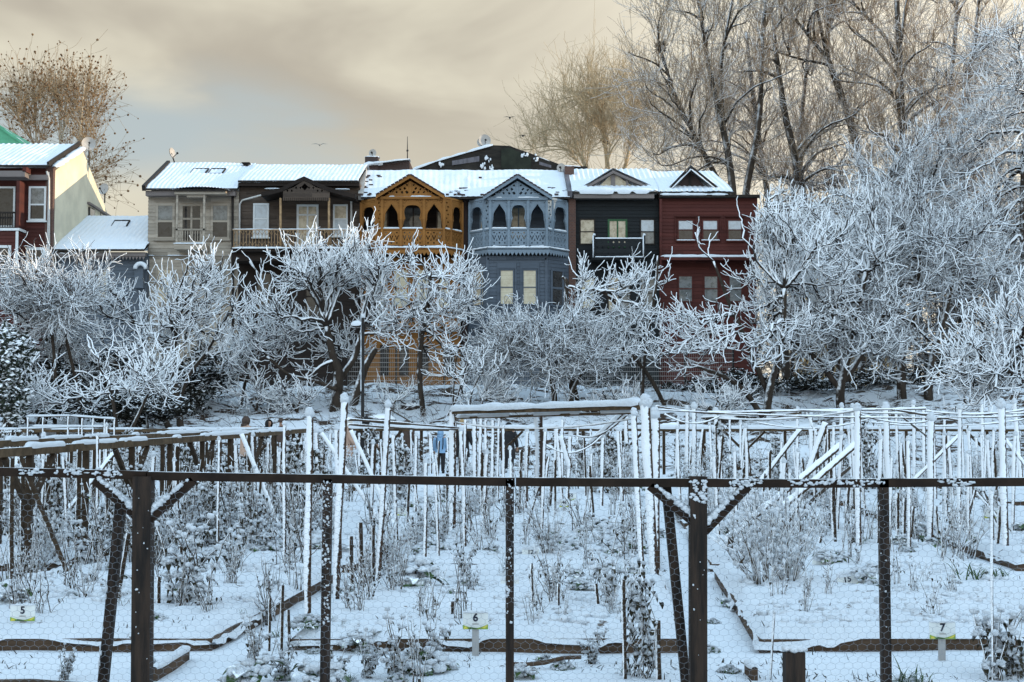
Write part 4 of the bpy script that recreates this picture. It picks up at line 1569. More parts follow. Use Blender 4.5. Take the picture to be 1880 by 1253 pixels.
    # brick party walls
    for root, a, c, ym, mat in ((r, 849, 858, Y + .12, M['brick_dark']), (b, 1044, 1057, Y - .2, M['brick'])):
        mb = MB()
        mb.box(X_(a), X_(c), ym, Y + .28, BASE, Z_(366))
        mb.build('party_wall', mat, root)
    # chimney pier at the left end with crusted render
    mb = MB()
    mb.bar((X_(663), Y - .3, Z_(363)), (X_(668, 71), 71, W(668, 318, 71)[2] + .2), .25, .35)
    mb.build('parapet', M['dish'], r)
    mb = MB()
    mb.bar((X_(1046), Y - .5, Z_(364) + .1), (X_(1038, 71), 71, W(1038, 318, 71)[2] + .15), .22, .3)
    mb.build('parapet', M['tin'], b)


orange_and_blue()


def black_house():
    Y = HY
    x0, x1 = X_(1057), X_(1210)
    z_e = Z_(357)
    root = empty('black_house', ((x0 + x1) / 2, Y, BASE), 'charcoal black house with a triangular dormer and a dark carved balcony', 'house')
    mb = MB()
    clap(mb, (x0, Y), (x1, Y), Z_(474), z_e + .1)
    mb.box(x0, x1, Y + .03, Y + 8, BASE, z_e + .08)
    mb.build('wall', M['black'], root)
    mb = MB()
    clap(mb, (x0, Y + .02), (x1, Y + .02), BASE, Z_(475))
    mb.build('lower_wall', M['black'], root)
    mb = MB()
    mb.box(x0 - .1, x1 - .25, Y - .45, Y - .03, Z_(367), Z_(358))
    mb.build('fascia', M['fascia'], root)
    yr = 71.0
    zr = W(1120, 317, yr)[2]
    mb = MB()
    ribbed_roof(mb, x0 - .2, x1 - .05, Y - .5, Z_(357), yr, zr, rib=.25, amp=.024, seed=43, thick=.18)
    mb.add([(x0, yr, zr + .1), (x1, yr, zr + .1), (x1, yr + 4, zr - 1.7), (x0, yr + 4, zr - 1.7)], np.array([(0, 1, 2, 3)]))
    rf = mb.build('roof', [M['roof_snow'], M['dark_trim']], root)
    mb = MB()
    snow_strip(mb, (x0 - .15, Y - .25, Z_(356)), (x1 - .1, Y - .25, Z_(356)), .55, .32, 6)
    mb.build('eave_snow', M['snow'], rf)
    # dormer
    Yd = Y + .35
    xl, xr, xa = X_(1072, Yd), X_(1196, Yd), X_(1126, Yd)
    z0, za = Z_(347, Yd), Z_(315, Yd)
    mb = MB()
    for x_ in (xl, xr):
        q = np.array([(x_, Yd - .25, z0 - .1), (xa, Yd - .25, za - .13), (xa, Yd - .25, za), (x_, Yd - .25, z0 + .02)])
        q2 = q + np.array([0, .3, 0])
        mb.add(np.concatenate([q, q2]), np.array([(0, 1, 2, 3), (7, 6, 5, 4), (0, 4, 5, 1), (3, 2, 6, 7)]))
    mb.box(xa - .1, xa + .1, Yd - .1, Yd - .02, z0 - .3, za - .2)
    mb.box(X_(1150, Yd), X_(1154, Yd), Yd - .1, Yd - .02, z0 - .3, Z_(332, Yd))
    dm = mb.build('dormer', M['fascia'], root)
    mb = MB()
    gable_tri(mb, xl + .4, xr - .4, xa, z0 - .2, za - .08, Yd, .05)
    mb.build('dormer_pane', M['pane_cream'], dm)
    mb = MB()
    for x_, s in ((xl, 3), (xr, 4)):
        V = np.zeros((26, 14, 3))
        for i in range(26):
            u = i / 25
            for j in range(14):
                v = j / 13
                V[i, j] = (x_ + (xa - x_) * u, Yd - .2 + v * 3, z0 + (za - z0) * u + .10 + .05 * float(fbm(u * 5, v * 5, s)) + .03 * math.cos(v * 75))
        mb.grid(V)
    mb.build('dormer_snow', M['roof_snow'], dm)
    # chimney
    mb = MB()
    Yc = 69.5
    c0, c1 = W(1037, 322, Yc), W(1054, 305, Yc)
    mb.box(c0[0], c1[0], Yc, Yc + .45, c0[2] - .6, c1[2])
    ch = mb.build('chimney', M['brick'], rf)
    mb = MB()
    snow_strip(mb, (c0[0], Yc + .22, c1[2]), (c1[0], Yc + .22, c1[2]), .4, .05, 2)
    mb.build('chimney_snow', M['snow'], ch)
    f = M['dark_trim']
    window(root, X_(1064), X_(1093), Z_(450), Z_(402), Y, f, M['pane_cream'], .06, .5)
    window(root, X_(1175), X_(1203), Z_(450), Z_(402), Y, f, M['pane_white'], .06, .5, pane2=M['pane_grey'])
    window(root, X_(1116), X_(1152), Z_(455), Z_(403), Y, M['green_frame'], M['pane_cream'], .09, None, mull=[.5], name='balcony_door')
    window(root, X_(1064), X_(1093), Z_(568), Z_(509), Y + .02, f, M['pane_blind'], .06, .5)
    window(root, X_(1115), X_(1137), Z_(575), Z_(508), Y + .02, f, M['pane_cream'], .06, .5)
    window(root, X_(1140), X_(1158), Z_(575), Z_(508), Y + .02, f, M['pane_grey'], .06, .5)
    window(root, X_(1175), X_(1203), Z_(568), Z_(509), Y + .02, f, M['pane_grey'], .06, .5)
    # balcony
    Yb = Y - 1.15
    xa_, xb_ = X_(1091, Yb), X_(1183, Yb)
    zt, zb = Z_(437, Yb), Z_(473, Yb)
    mb = MB()
    mb.box(xa_ - .1, xb_ + .05, Yb, Y - .03, zb - .1, zb)
    bl = mb.build('balcony', M['black'], root)
    mb = MB()
    A, B = (xa_, Yb), (xb_, Yb)
    holes = []
    H = zt - zb
    for i in range(9):
        c = (i + .5) / 9 * (xb_ - xa_)
        for v, r_ in ((.78, .05), (.5, .07), (.2, .04)):
            holes.append([(c - r_, v * H), (c, v * H - r_), (c + r_, v * H), (c, v * H + r_)])
    mb.poly([(0, .08), (0, H - .03), (xb_ - xa_, H - .03), (xb_ - xa_, .08)], holes, lambda u, w, t: (xa_ + u, Yb + t, zb + w), .04)
    for x in (xa_, xb_):
        mb.box(x - .05, x + .05, Yb - .04, Yb + .06, zb - .05, zt + .12)
        mb.box(x - .03, x + .03, Yb + .062, Y - .03, zt - .06, zt)
        for k in range(7):
            yy = Yb + .15 + k * .14
            mb.box(x - .015, x + .015, yy, yy + .03, zb, zt - .06)
    mb.build('railing', M['black'], bl)
    mb = MB()
    snow_strip(mb, (xa_, Yb + .02, zt - .03), (xb_, Yb + .02, zt - .03), .10, .05, 2)
    snow_strip(mb, (xa_, Yb + .0, zb + .02), (xb_, Yb + .0, zb + .02), .12, .06, 4)
    for x in (xa_, xb_):
        mb.lumps([(x, Yb, zt + .14)], [.07], np.random.RandomState(2))
        snow_strip(mb, (x, Yb + .05, zt), (x, Y - .1, zt), .08, .05, 3)
        mb.tubes(np.array([(x - .05, Yb - .05, zb), (x - .045, Yb - .05, (zt + zb) / 2), (x - .05, Yb - .05, zt + .1)]), np.array([.025, .035, .03]), 6)
    mb.build('railing_snow', M['snow'], bl)


black_house()


def red_house():
    Y = HY
    x0, x1 = X_(1211), X_(1390)
    z_e = Z_(364)
    root = empty('red_house', ((x0 + x1) / 2, Y, BASE), 'dark red boarded house with three small windows and a steep dormer at the row end', 'house')
    mb = MB()
    clap(mb, (x0, Y - .25), (x1, Y - .25), Z_(474), z_e)
    mb.box(x0, x1, Y - .22, Y + 8, Z_(474), z_e - .02)
    mb.build('wall', M['red'], root)
    mb = MB()
    clap(mb, (x0, Y + .2), (x1, Y + .2), BASE, Z_(475))
    mb.box(x0, x1 - .02, Y + .23, Y + 8, BASE, Z_(475))
    mb.build('lower_wall', M['red'], root)
    mb = MB()
    mb.box(x0 - .05, x1 + .1, Y - .55, Y - .28, Z_(366), Z_(361))
    mb.build('fascia', M['dark_trim'], root)
    yr = 71.0
    zr = W(1250, 320, yr)[2]
    mb = MB()
    ribbed_roof(mb, x0 - .1, X_(1345), Y - .5, Z_(357), yr, zr, rib=.25, amp=.02, x1b=X_(1310, yr), seed=53, thick=.14)
    mb.add([(x0, yr, zr + .1), (X_(1310, yr), yr, zr + .1), (X_(1345), yr + 4, zr - 1.7), (x0, yr + 4, zr - 1.7)], np.array([(0, 1, 2, 3)]))
    rf = mb.build('roof', [M['roof_snow'], M['dark_trim']], root)
    Yd = Y + .3
    xl, xr, xa = X_(1222, Yd), X_(1325, Yd), X_(1268, Yd)
    z0, za = Z_(355, Yd), Z_(309, Yd)
    mb = MB()
    gable_tri(mb, xl + .2, xr - .3, xa, z0 - .1, za - .15, Yd, .05)
    dm = mb.build('dormer', M['brick_dark'], root)
    mb = MB()
    for x_ in (xl, xr):
        q = np.array([(x_, Yd - .4, z0 - .06), (xa, Yd - .4, za - .10), (xa, Yd - .4, za), (x_, Yd - .4, z0 + .04)])
        q2 = q + np.array([0, .3, 0])
        mb.add(np.concatenate([q, q2]), np.array([(0, 1, 2, 3), (7, 6, 5, 4), (0, 4, 5, 1), (3, 2, 6, 7)]))
    mb.box(xa - .05, xa + .05, Yd - .09, Yd - .02, z0 - .1, za - .3)
    mb.box(xl + .7, xl + 1.3, Yd - .09, Yd - .02, z0 + .05, z0 + .25)
    mb.build('dormer_frame', M['dark_trim'], dm)
    mb = MB()
    for x_, s in ((xl, 3), (xr, 4)):
        V = np.zeros((26, 14, 3))
        for i in range(26):
            u = i / 25
            for j in range(14):
                v = j / 13
                V[i, j] = (x_ + (xa - x_) * u, Yd - .3 + v * 3, z0 + (za - z0) * u + .10 + .05 * float(fbm(u * 5, v * 5, s)))
        mb.grid(V)
        snow_strip(mb, (x_ * .93 + xa * .07, Yd - .42, z0 + (za - z0) * .07 - .12), (xa, Yd - .42, za - .14), .06, .08, s)
    snow_strip(mb, (xl + .65, Yd - .1, z0 + .25), (xl + 1.3, Yd - .1, z0 + .25), .1, .06, 3)
    mb.build('dormer_snow', M['roof_snow'], dm)
    mb = MB()
    snow_strip(mb, (x0, Y - .45, Z_(361)), (X_(1335), Y - .45, Z_(361)), .25, .12, 7)
    mb.build('eave_snow', M['snow'], rf)
    yw = Y - .25
    for i, (a, b) in enumerate(((1243, 1273), (1288, 1318), (1334, 1362))):
        window(root, X_(a), X_(b), Z_(443), Z_(405), yw, M['red'], M['pane_white'], .06, .5, proud=.06, pane2=M['pane_dark'], sill=True, snow=True)
    for i, (a, b) in enumerate(((1245, 1273), (1292, 1320), (1338, 1364))):
        window(root, X_(a), X_(b), Z_(555), Z_(505), Y + .2, M['red'], M['pane_grey'], .06, .5, proud=.06)
    # hood mouldings
    mb = MB()
    for (a, b) in ((1238, 1278), (1283, 1323), (1329, 1367)):
        mb.box(X_(a), X_(b), yw - .12, yw - .03, Z_(400), Z_(397.5))
        for p in (a, b - 1.5):
            mb.box(X_(p), X_(p + 1.5), yw - .07, yw - .03, Z_(446), Z_(400) - .002)
    mb.build('window_surround', M['red'], root)
    mb = MB()
    mb.box(x0, x1, yw - .3, yw - .03, Z_(480), Z_(473.5))
    c = mb.build('string_course', M['red'], root)
    mb = MB()
    snow_strip(mb, (x0, yw - .18, Z_(473.5)), (x1, yw - .18, Z_(473.5)), .3, .13, 5)
    mb.build('course_snow', M['snow'], c)
    mb = MB()
    mb.tubes(np.array([W(1213, 366, Y - .5), W(1213, 470, Y - .45), W(1213, 700, Y - .05)]), np.full(3, .06), 8)
    mb.build('downpipe', M['red'], root)


red_house()


def hall_behind():
    """The burnt out hall whose dark gable rises behind the row."""
    Y = 76.0
    root = empty('derelict_hall', (X_(900, Y), Y, BASE), 'derelict dark hall with a wide tarred gable rising behind the orange and blue houses', 'hall')
    out = [(745, 330), (750, 316), (800, 297), (855, 281), (905, 267), (935, 268), (985, 286), (1030, 303), (1078, 306), (1078, 330)]
    mb = MB()
    pts = [(W(a, b, Y)[0], W(a, b, Y)[2]) for a, b in out]
    pts[0] = (pts[0][0], BASE)
    pts[-1] = (pts[-1][0], BASE)
    mb.poly(pts, [], lambda u, w, t: (u, Y + t, w), .3)
    mb.build('gable_wall', M['rust'], root)
    mb = MB()
    # sheets nailed over the gable
    def sheet(poly, y, mi):
        p = [(W(a, b, Y)[0], W(a, b, Y)[2]) for a, b in poly]
        mb.poly(p, [], lambda u, w, t: (u, y + t, w), .03, mi)
    sheet([(830, 304), (830, 296), (880, 287), (880, 297)], Y - .04, 0)
    mb.build('tin_sheet', M['tin'], root)
    mb = MB()
    sheet([(920, 310), (920, 274), (936, 272), (975, 290), (975, 312)], Y - .05, 0)
    mb.build('green_sheet', M['moss'], root)
    mb = MB()
    sheet([(990, 303), (990, 297), (1012, 304), (1012, 309)], Y - .04, 0)
    mb.build('tin_sheet', M['tin'], root)
    mb = MB()
    for (a, b), (c, d) in zip(out[1:4], out[2:5]):
        p, q = W(a, b, Y), W(c, d, Y)
        mb.add([p, q, q + (0, 9, 0), p + (0, 9, 0)], np.array([(0, 1, 2, 3)]), 0)
        snow_strip(mb, p + (0, .1, .0), q + (0, .1, .0), .5, .16, int(a), 0)
    for (a, b), (c, d) in zip(out[5:8], out[6:9]):
        p, q = W(a, b, Y), W(c, d, Y)
        mb.add([p, q, q + (0, 9, 0), p + (0, 9, 0)], np.array([(0, 1, 2, 3)]), 0)
        snow_strip(mb, p + (0, .1, -.03), q + (0, .1, -.03), .3, .06, int(a), 0, gaps=.6)
    rng = np.random.RandomState(3)
    # clots of snow caught on the gable
    C, S = [], []
    for (a, b, n, sx, sy) in ((895, 292, 9, 6, 5), (888, 306, 8, 4, 6), (903, 308, 6, 5, 4), (985, 294, 7, 3, 5), (810, 302, 8, 8, 3), (965, 285, 8, 14, 6)):
        for i in range(n):
            p = W(a + rng.randn() * sx * .5, b + rng.randn() * sy * .5, Y - .08)
            C.append(p)
            S.append((.03 + rng.rand() * .05, .04, .03 + rng.rand() * .09))
    mb.lumps(C, np.array(S), rng)
    mb.build('roof_snow', M['snow'], root)
    # brick shed part with its own chimney left of the gable
    Ys = 73.5
    r2 = empty('brick_shed', (X_(715, Ys), Ys, BASE), 'small brick shed with snowy lean roof behind the roofs of the brown and orange houses', 'shed')
    mb = MB()
    p = [(W(a, b, Ys)[0], W(a, b, Ys)[2]) for a, b in ((668, 340), (668, 306), (752, 296), (752, 340))]
    p[0] = (p[0][0], BASE)
    p[3] = (p[3][0], BASE)
    mb.poly(p, [], lambda u, w, t: (u, Ys + t, w), 2.4)
    mb.build('wall', M['brick_dark'], r2)
    mb = MB()
    snow_strip(mb, W(668, 306, Ys + .2), W(753, 295, Ys + .2), 1.4, .16, 3)
    mb.build('roof', M['snow'], r2)
    mb = MB()
    a, b = W(670, 307, Ys - .1), W(694, 288, Ys - .1)
    mb.box(a[0], b[0], Ys - .12, Ys + .5, a[2] - .3, b[2])
    ch = mb.build('chimney', M['brick_dark'], r2)
    mb = MB()
    snow_strip(mb, (a[0] - .05, Ys + .2, b[2]), (b[0] + .05, Ys + .2, b[2]), .7, .12, 3)
    snow_strip(mb, (a[0] - .05, Ys - .14, a[2] + .1), (b[0] + .25, Ys - .14, a[2] + .15), .3, .22, 8)
    mb.build('chimney_snow', M['snow'], ch)


hall_behind()

dish(163, 264, 13.5, 73.0, (.35, -.92, .25), 'grey satellite dish on a long mast beside the cream gable wall', post=(161, 325))
dish(190, 347, 11, 75.0, (-.3, -.9, .25), 'grey satellite dish at the back corner of the cream wall above the low roof', post=(190, 372))
dish(317, 281, 10, 71.6, (.92, -.35, .2), 'thin satellite dish seen nearly edge on at the grey house ridge', post=(320, 302))
dish(684, 281, 7.5, 73.6, (-.1, -.97, .2), 'small satellite dish on the brick chimney of the shed', post=(684, 290))
dish(890, 258, 12, 76.3, (.15, -.97, .2), 'larger satellite dish at the peak of the derelict dark hall', post=(889, 268))
dish(884, 261, 9, 76.9, (-.1, -.97, .2), 'smaller satellite dish half hidden behind the dish on the hall peak', post=(882, 269))
dish(1030, 308, 8.5, 70.6, (-.2, -.95, .2), 'pale satellite dish beside the brick chimney of the black house', post=(1036, 320))
mb = MB()
mb.tubes(np.array([W(748, 298, 74), W(748, 275, 74), W(748, 251, 74)]), np.array([.03, .025, .012]), 6)
mb.lumps([W(748, 277, 74)], [.06], np.random.RandomState(0))
o = mb.build('antenna', M['metal'], loc=W(748, 298, 74))
tag(o, 'thin upright antenna mast standing on the brick shed roof', 'antenna')


def ochre_house():
    Y = 104.0
    root = empty('ochre_house', (X_(1580, Y), Y, BASE), 'ochre house glimpsed through the bare trees at the right', 'house')
    mb = MB()
    mb.box(X_(1490, Y), X_(1650, Y), Y, Y + 8, BASE, Z_(372, Y))
    mb.build('wall', M['ochre_wall'], root)
    mb = MB()
    mb.add([(X_(1480, Y), Y - .5, Z_(373, Y)), (X_(1660, Y), Y - .5, Z_(373, Y)), (X_(1650, Y), Y + 5, Z_(352, Y)), (X_(1490, Y), Y + 5, Z_(352, Y))], np.array([(0, 1, 2, 3)]))
    mb.build('roof', M['roof_snow'], root)
    for a in (1505, 1560, 1610):
        window(root, X_(a, Y), X_(a + 18, Y), Z_(415, Y), Z_(386, Y), Y, M['white'], M['pane_dark'], .1)


ochre_house()


def mesh_fence():
    Y = 62.6
    root = empty('mesh_fence', (X_(1000, Y), Y, 2.9), 'grey wire mesh fence on posts along the top of the bank below the houses', 'fence')
    x0, x1 = X_(640, Y), X_(1345, Y)
    zb, zt = Z_(716, Y), Z_(640, Y)
    mb = MB()
    xs = np.arange(x0, x1, .085)
    P = np.zeros((len(xs), 2, 3))
    P[:, :, 0] = xs[:, None]
    P[:, :, 1] = Y
    P[:, 0, 2], P[:, 1, 2] = zb, zt
    mb.tubes(P, np.full((len(xs), 2), .005), 3)
    zs_ = np.arange(zb, zt + .01, .20)
    P = np.zeros((len(zs_), 2, 3))
    P[:, 0, 0], P[:, 1, 0] = x0, x1
    P[:, :, 1] = Y - .012
    P[:, :, 2] = zs_[:, None]
    mb.tubes(P, np.full((len(zs_), 2), .012), 4)
    mb.build('mesh_panel', M['dish'], root)
    for x in np.linspace(x0, x1, 9):
        mb = MB()
        mb.box(x - .04, x + .04, Y + .02, Y + .10, zb - .5, zt + .05)
        mb.build('post', M['metal'], root)
    mb = MB()
    mb.box(x0, x1, Y - .06, Y + .13, zb - .6, zb - .02)
    mb.build('kerb', M['board'], root)


mesh_fence()

# ------------------------------------------------------------------ garden
SHEAR = 194 / F


def bed_x(X0, Y):
    return X0 + SHEAR * (Y - 9.4)


BEDS = []


def snow_bed(name_mat, xa, xb, ya, yb, label, step, seed):
    """Raised bed: boards round it, snow heaped on it."""
    root = empty('garden_bed', ((bed_x(xa, ya) + bed_x(xb, ya)) / 2, ya, 0), label, 'garden bed', 'snowed garden beds in rows')
    h = 0.06
    w = .045
    c = [np.array([bed_x(xa, ya), ya]), np.array([bed_x(xb, ya), ya]), np.array([bed_x(xb, yb), yb]), np.array([bed_x(xa, yb), yb])]
    for k in range(4):
        p, q = c[k], c[(k + 1) % 4]
        d = (q - p) / np.linalg.norm(q - p)
        if k in (0, 2):
            p, q = p - d * w / 2, q + d * w / 2
        else:
            p, q = p + d * w / 2, q - d * w / 2
        mb = MB()
        n = max(2, int(np.linalg.norm(q - p) / .6))
        for i in range(n):          # boards a little out of line with each other
            a, b = p + (q - p) * i / n, p + (q - p) * (i + .998) / n
            za, zb_ = (vnoise(i * .7, seed * 1.3, 2) - .5) * .02, (vnoise((i + 1) * .7, seed * 1.3, 2) - .5) * .02
            mb.bar((a[0], a[1], h / 2 + za), (b[0], b[1], h / 2 + zb_), w, h + .05)
        mb.build('board', M['board'], root)
    nx = max(10, int((xb - xa) / step))
    ny = max(10, int((yb - ya) / step))
    u = np.linspace(0, 1, nx + 1)
    v = np.linspace(0, 1, ny + 1)
    U, V = np.meshgrid(u, v, indexing='ij')
    Y = ya + (yb - ya) * V
    X = xa + (xb - xa) * U + SHEAR * (Y - 9.4)
    dx = np.minimum(U, 1 - U) * (xb - xa)
    dy = np.minimum(V, 1 - V) * (yb - ya)
    e = np.minimum(dx, dy)
    ragged = .05 + .09 * np.clip(vnoise(X * 6, Y * 6, seed) - .45, 0, 1)
    rim = fade(np.clip((e + .02) / ragged, 0, 1))
    bt = h + .025
    Z = bt + .025 + .045 * rim + .10 * fbm(X * 1.4, Y * 1.4, seed, 4) * rim + .10 * np.clip(fbm(X * 5, Y * 5, seed + 2, 3) - .02, 0, 1) - .05 * np.clip(fbm(X * 9, Y * 9, seed + 8, 2) - .12, 0, 1)
    edge = e < step * .5
    hang = np.clip(vnoise(X * 3.1, Y * 3.1, seed + 11) * 1.5 + .5 * vnoise(X * 11, Y * 11, seed + 4) - .85, 0, 1)
    ov = (.030 + .03 * hang + .012 * vnoise(X * 13, Y * 13, seed + 9)) * edge
    Y = Y - ov * (V < .02) + ov * (V > .98)
    X = X - ov * (U < .02) + ov * (U > .98)
    Z = np.where(edge, bt + .004 - .085 * hang, Z)
    mb = MB()
    mb.grid(np.stack([X, Y, Z], -1)[:, ::-1] if False else np.stack([X, Y, Z], -1))
    r_ = np.random.RandomState(seed * 7 + 1)
    m = int((xb - xa) * (yb - ya) * (38 if ya < 12 else 22 if ya < 18 else 8))
    uu, vv = r_.rand(m), r_.rand(m)
    Yl = ya + (yb - ya) * (.02 + .96 * vv)
    Xl = xa + (xb - xa) * (.03 + .94 * uu) + SHEAR * (Yl - 9.4)
    ok = vnoise(Xl * 1.3, Yl * 1.3, seed) > .45
    gi, gj = (uu * .94 + .03) * nx, (.02 + .96 * vv) * ny
    Zl = Z[np.clip(gi.astype(int), 0, nx), np.clip(gj.astype(int), 0, ny)]
    sz = .012 + .035 * r_.rand(m) ** 1.6
    mb.lumps(np.stack([Xl, Yl, Zl + .002], -1)[ok], np.stack([sz * 1.3, sz * 1.3, sz * .8], -1)[ok], r_, 0, .45)
    mb.build('snow_cover', M['bed_snow'], root)
    BEDS.append((xa, xb, ya, yb))
    return root


ROWS = [(9.4, 13.7), (14.35, 19.2), (20.0, 24.8), (25.6, 30.4), (31.2, 36.2)]
rname = ['front row', 'second row from the front', 'middle row', 'fourth row from the front', 'far row by the rear fence']
for r_i, (ya, yb) in enumerate(ROWS):
    for k in range(-6, 6):
        xa = 1.64 + 3.06 * k
        xb = xa + 2.5
        pa = 940 + F * bed_x((xa + xb) / 2, (ya + yb) / 2) / ((ya + yb) / 2)
        half = F * 1.3 / ya
        if pa + half < -40 or pa - half > 1920:
            continue
        snow_bed('', xa, xb, ya, yb, 'snow covered raised bed, %s, %s column' % (rname[r_i], ['sixth left', 'fifth left', 'fourth left', 'third left', 'second left', 'centre left', 'centre right', 'first right', 'second right', 'third right', 'fourth right', 'fifth right'][k + 6]),
                 .045 if r_i == 0 else .07 if r_i == 1 else .12, 3 + r_i * 13 + k)


def bed_z(X, Y):
    for xa, xb, ya, yb in BEDS:
        if ya < Y < yb and bed_x(xa, Y) < X < bed_x(xb, Y):
            return .13
    return 0.0


def Gp(px, py):
    p = ground_hit(px, py)
    p[2] += bed_z(p[0], p[1])
    return p


# ---- poles
def pole_mesh(mb, a, b, r, seed, snow=1.0, n=9, d=(-.82, -.40, .42), mi=0):
    a, b = np.array(a, float), np.array(b, float)
    L = np.linalg.norm(b - a)
    k = max(6, int(L / .045))
    t = np.linspace(0, 1, k + 1)
    c = a[None] + (b - a)[None] * t[:, None]
    c = c + np.stack([fbm(t * L * 1.2, t * 0 + seed, 1), fbm(t * L * 1.2, t * 0 + seed, 2), t * 0], -1) * .03
    T = (b - a) / L
    U = np.cross(T, (0, 1, 0.01))
    U /= np.linalg.norm(U)
    V = np.cross(T, U)
    ang = np.arange(n) / n * 2 * math.pi
    dirs = np.cos(ang)[:, None] * U + np.sin(ang)[:, None] * V
    dv = np.array(d) / np.linalg.norm(d)
    face = np.clip(dirs @ dv + .15, 0, 1)
    nz = np.clip(.55 + 1.5 * fbm(t[:, None] * L * 6 + ang[None] * .8, np.full((k + 1, n), seed * 3.1), seed % 7, 3), 0, 1.4)
    low = np.clip((c[:, 2] - c[:, 2].min()) / .55, .0, 1)
    face = face[None] * (.25 + .75 * low[:, None]) if snow > .5 else face[None] * np.ones((k + 1, 1))
    rad = r * (1 + .07 * fbm(t * L * 3, t * 0 + seed, 3))[:, None] * (1 + snow * .75 * face * nz)
    ring = c[:, None, :] + dirs[None] * rad[:, :, None]
    i = np.arange(k)[:, None] * n
    j = np.arange(n)[None, :]
    q = np.stack([i + j, i + (j + 1) % n, i + n + (j + 1) % n, i + n + j], -1).reshape(-1, 4)
    mb.add(ring.reshape(-1, 3), [q, np.arange(n)[None, ::-1], (k * n + np.arange(n))[None]], mi, True)


POLE_N = [0]


def pole(top, bot, w_px=9, dark=False, label='', group=None, cap=True, Y=None, name='garden_pole', snow=None):
    """Pole standing in the snow: photo columns of its top and of its foot."""
    if Y is None:
        f = Gp(*bot)
    else:
        f = W(bot[0], bot[1], Y)
    h = W(top[0], top[1], f[1] + (.0))
    f = f - np.array([0, 0, .06])
    r = w_px * f[1] / F / 2 / (1.0 if dark else 1.35)
    POLE_N[0] += 1
    sd = POLE_N[0]
    mb = MB()
    pole_mesh(mb, f, h, r, sd, (.25 if dark else 1.0) if snow is None else snow)
    if cap and not dark:
        rng = np.random.RandomState(sd)
        C = [h + np.array([-r * .25, -r * .2, r * .4]), h + np.array([-r * .3, -r * .2, r * 1.5])]
        mb.lumps(C, np.array([(r * 1.65, r * 1.5, r * 1.5), (r * 1.25, r * 1.2, r * 1.2)]), rng, 1, .25)
    o = mb.build(name, [M['pole_dark'] if dark else M['pole'], M['snow_fine']], loc=f)
    tag(o, label, 'pole', group)
    return o


# three tall poles left of centre and the thick pair right of it: each one named
pole((570, 762), (565, 1152), 15, label='thick snow caked pole, leftmost of the three tall white posts left of centre')
pole((634, 736), (617, 1100), 15, label='tallest snow caked pole with a rounded cap, middle of the three left of centre')
pole((714, 745), (694, 1092), 12, label='snow caked pole right of the tallest one, with a tilted snow cap')
pole((1187, 742), (1203, 1082), 20, label='thick snow plastered post, left of the white pair right of centre')
pole((1204, 764), (1206, 1064), 17, label='shorter snow plastered post, right of the white pair right of centre')
pole((1165, 760), (1182, 1110), 12, label='brown patched pole leaning beside the white post pair')
pole((1575, 752), (1577, 1030), 13, label='tall snow caked pole where two leaning poles meet at the right')
pole((1711, 770), (1708, 1024), 14, label='thick snow caked pole standing behind the slim dark fence upright at the right')
pole((1839, 746), (1848, 1030), 15, label='thick white pole behind the sign numbered 40')
pole((1627, 750), (1634, 960), 13, label='double width white pole just right of the dark fence upright')

GL = 'dark trellis poles at the left'
for i, (t, b, w) in enumerate([((22, 842), (21, 1088), 8), ((41, 850), (41, 1058), 8), ((88, 836), (83, 1021), 7), ((146, 826), (142, 1047), 9), ((160, 830), (160, 968), 5),
                               ((198, 880), (197, 1012), 8), ((243, 930), (241, 1036), 9), ((108, 834), (106, 990), 6), ((62, 850), (60, 1000), 6), ((325, 820), (325, 985), 8), ((292, 1060), (291, 1149), 7), ((456, 800), (456, 966), 7),
                               ((500, 800), (504, 960), 7), ((405, 812), (404, 940), 6), ((380, 812), (377, 936), 6)]):
    pole(t, b, w, dark=True, label='plain dark pole standing under the long trellis rails at the left', group=GL)
pole((38, 838), (130, 1082), 9, dark=True, label='dark pole slanting down to the right across the left trellis')
pole((236, 980), (213, 1142), 8, dark=True, label='short brown stake leaning between fence prop and main post at the left')
for i, (t, b, w) in enumerate([((330, 1000), (345, 1140), 5), ((495, 1098), (493, 1196), 5), ((518, 1075), (515, 1198), 6), ((530, 1120), (533, 1195), 6), ((618, 1105), (619, 1150), 7)]):
    pole(t, b, w, dark=True, label='short bare stake stuck in the snow left of centre', group='short bare stakes left of centre', snow=.7)
for i, (t, b, w) in enumerate([((976, 1035), (980, 1154), 5), ((1025, 1072), (1024, 1152), 5), ((1096, 1072), (1103, 1155), 6), ((1143, 1065), (1147, 1250), 7), ((1158, 1080), (1157, 1170), 4)]):
    pole(t, b, w, dark=True, label='thin stake with snow flecks in the bed behind sign 6', group='thin stakes in the bed behind sign 6', snow=.9)
pole((1208, 1140), (1212, 1250), 10, dark=True, label='stubby brown stake among withered stalks left of the leaning fence prop')
pole((1421, 1125), (1415, 1250), 5, label='thin snow beaded stake left of the short square post')
pole((1822, 900), (1822, 1250), 6, label='thin white cane passing in front of the 40 sign down to the bottom right')
for i, (t, b, w) in enumerate([((685, 965), (686, 1090), 6), ((645, 985), (647, 1095), 7), ((660, 960), (665, 1090), 8), ((757, 950), (759, 1010), 5), ((803, 995), (803, 1022), 6)]):
    pole(t, b, w, dark=True, label='dark snow speckled stake near the three tall white poles', group='stakes near the three tall poles', snow=.8)
pole((830, 1105), (832, 1165), 9, dark=True, label='crooked brown stump post with snow in its fork behind sign 6')
pole((1340, 985), (1338, 1037), 14, dark=True, label='short thick stump wrapped in snowy twigs right of the main post')

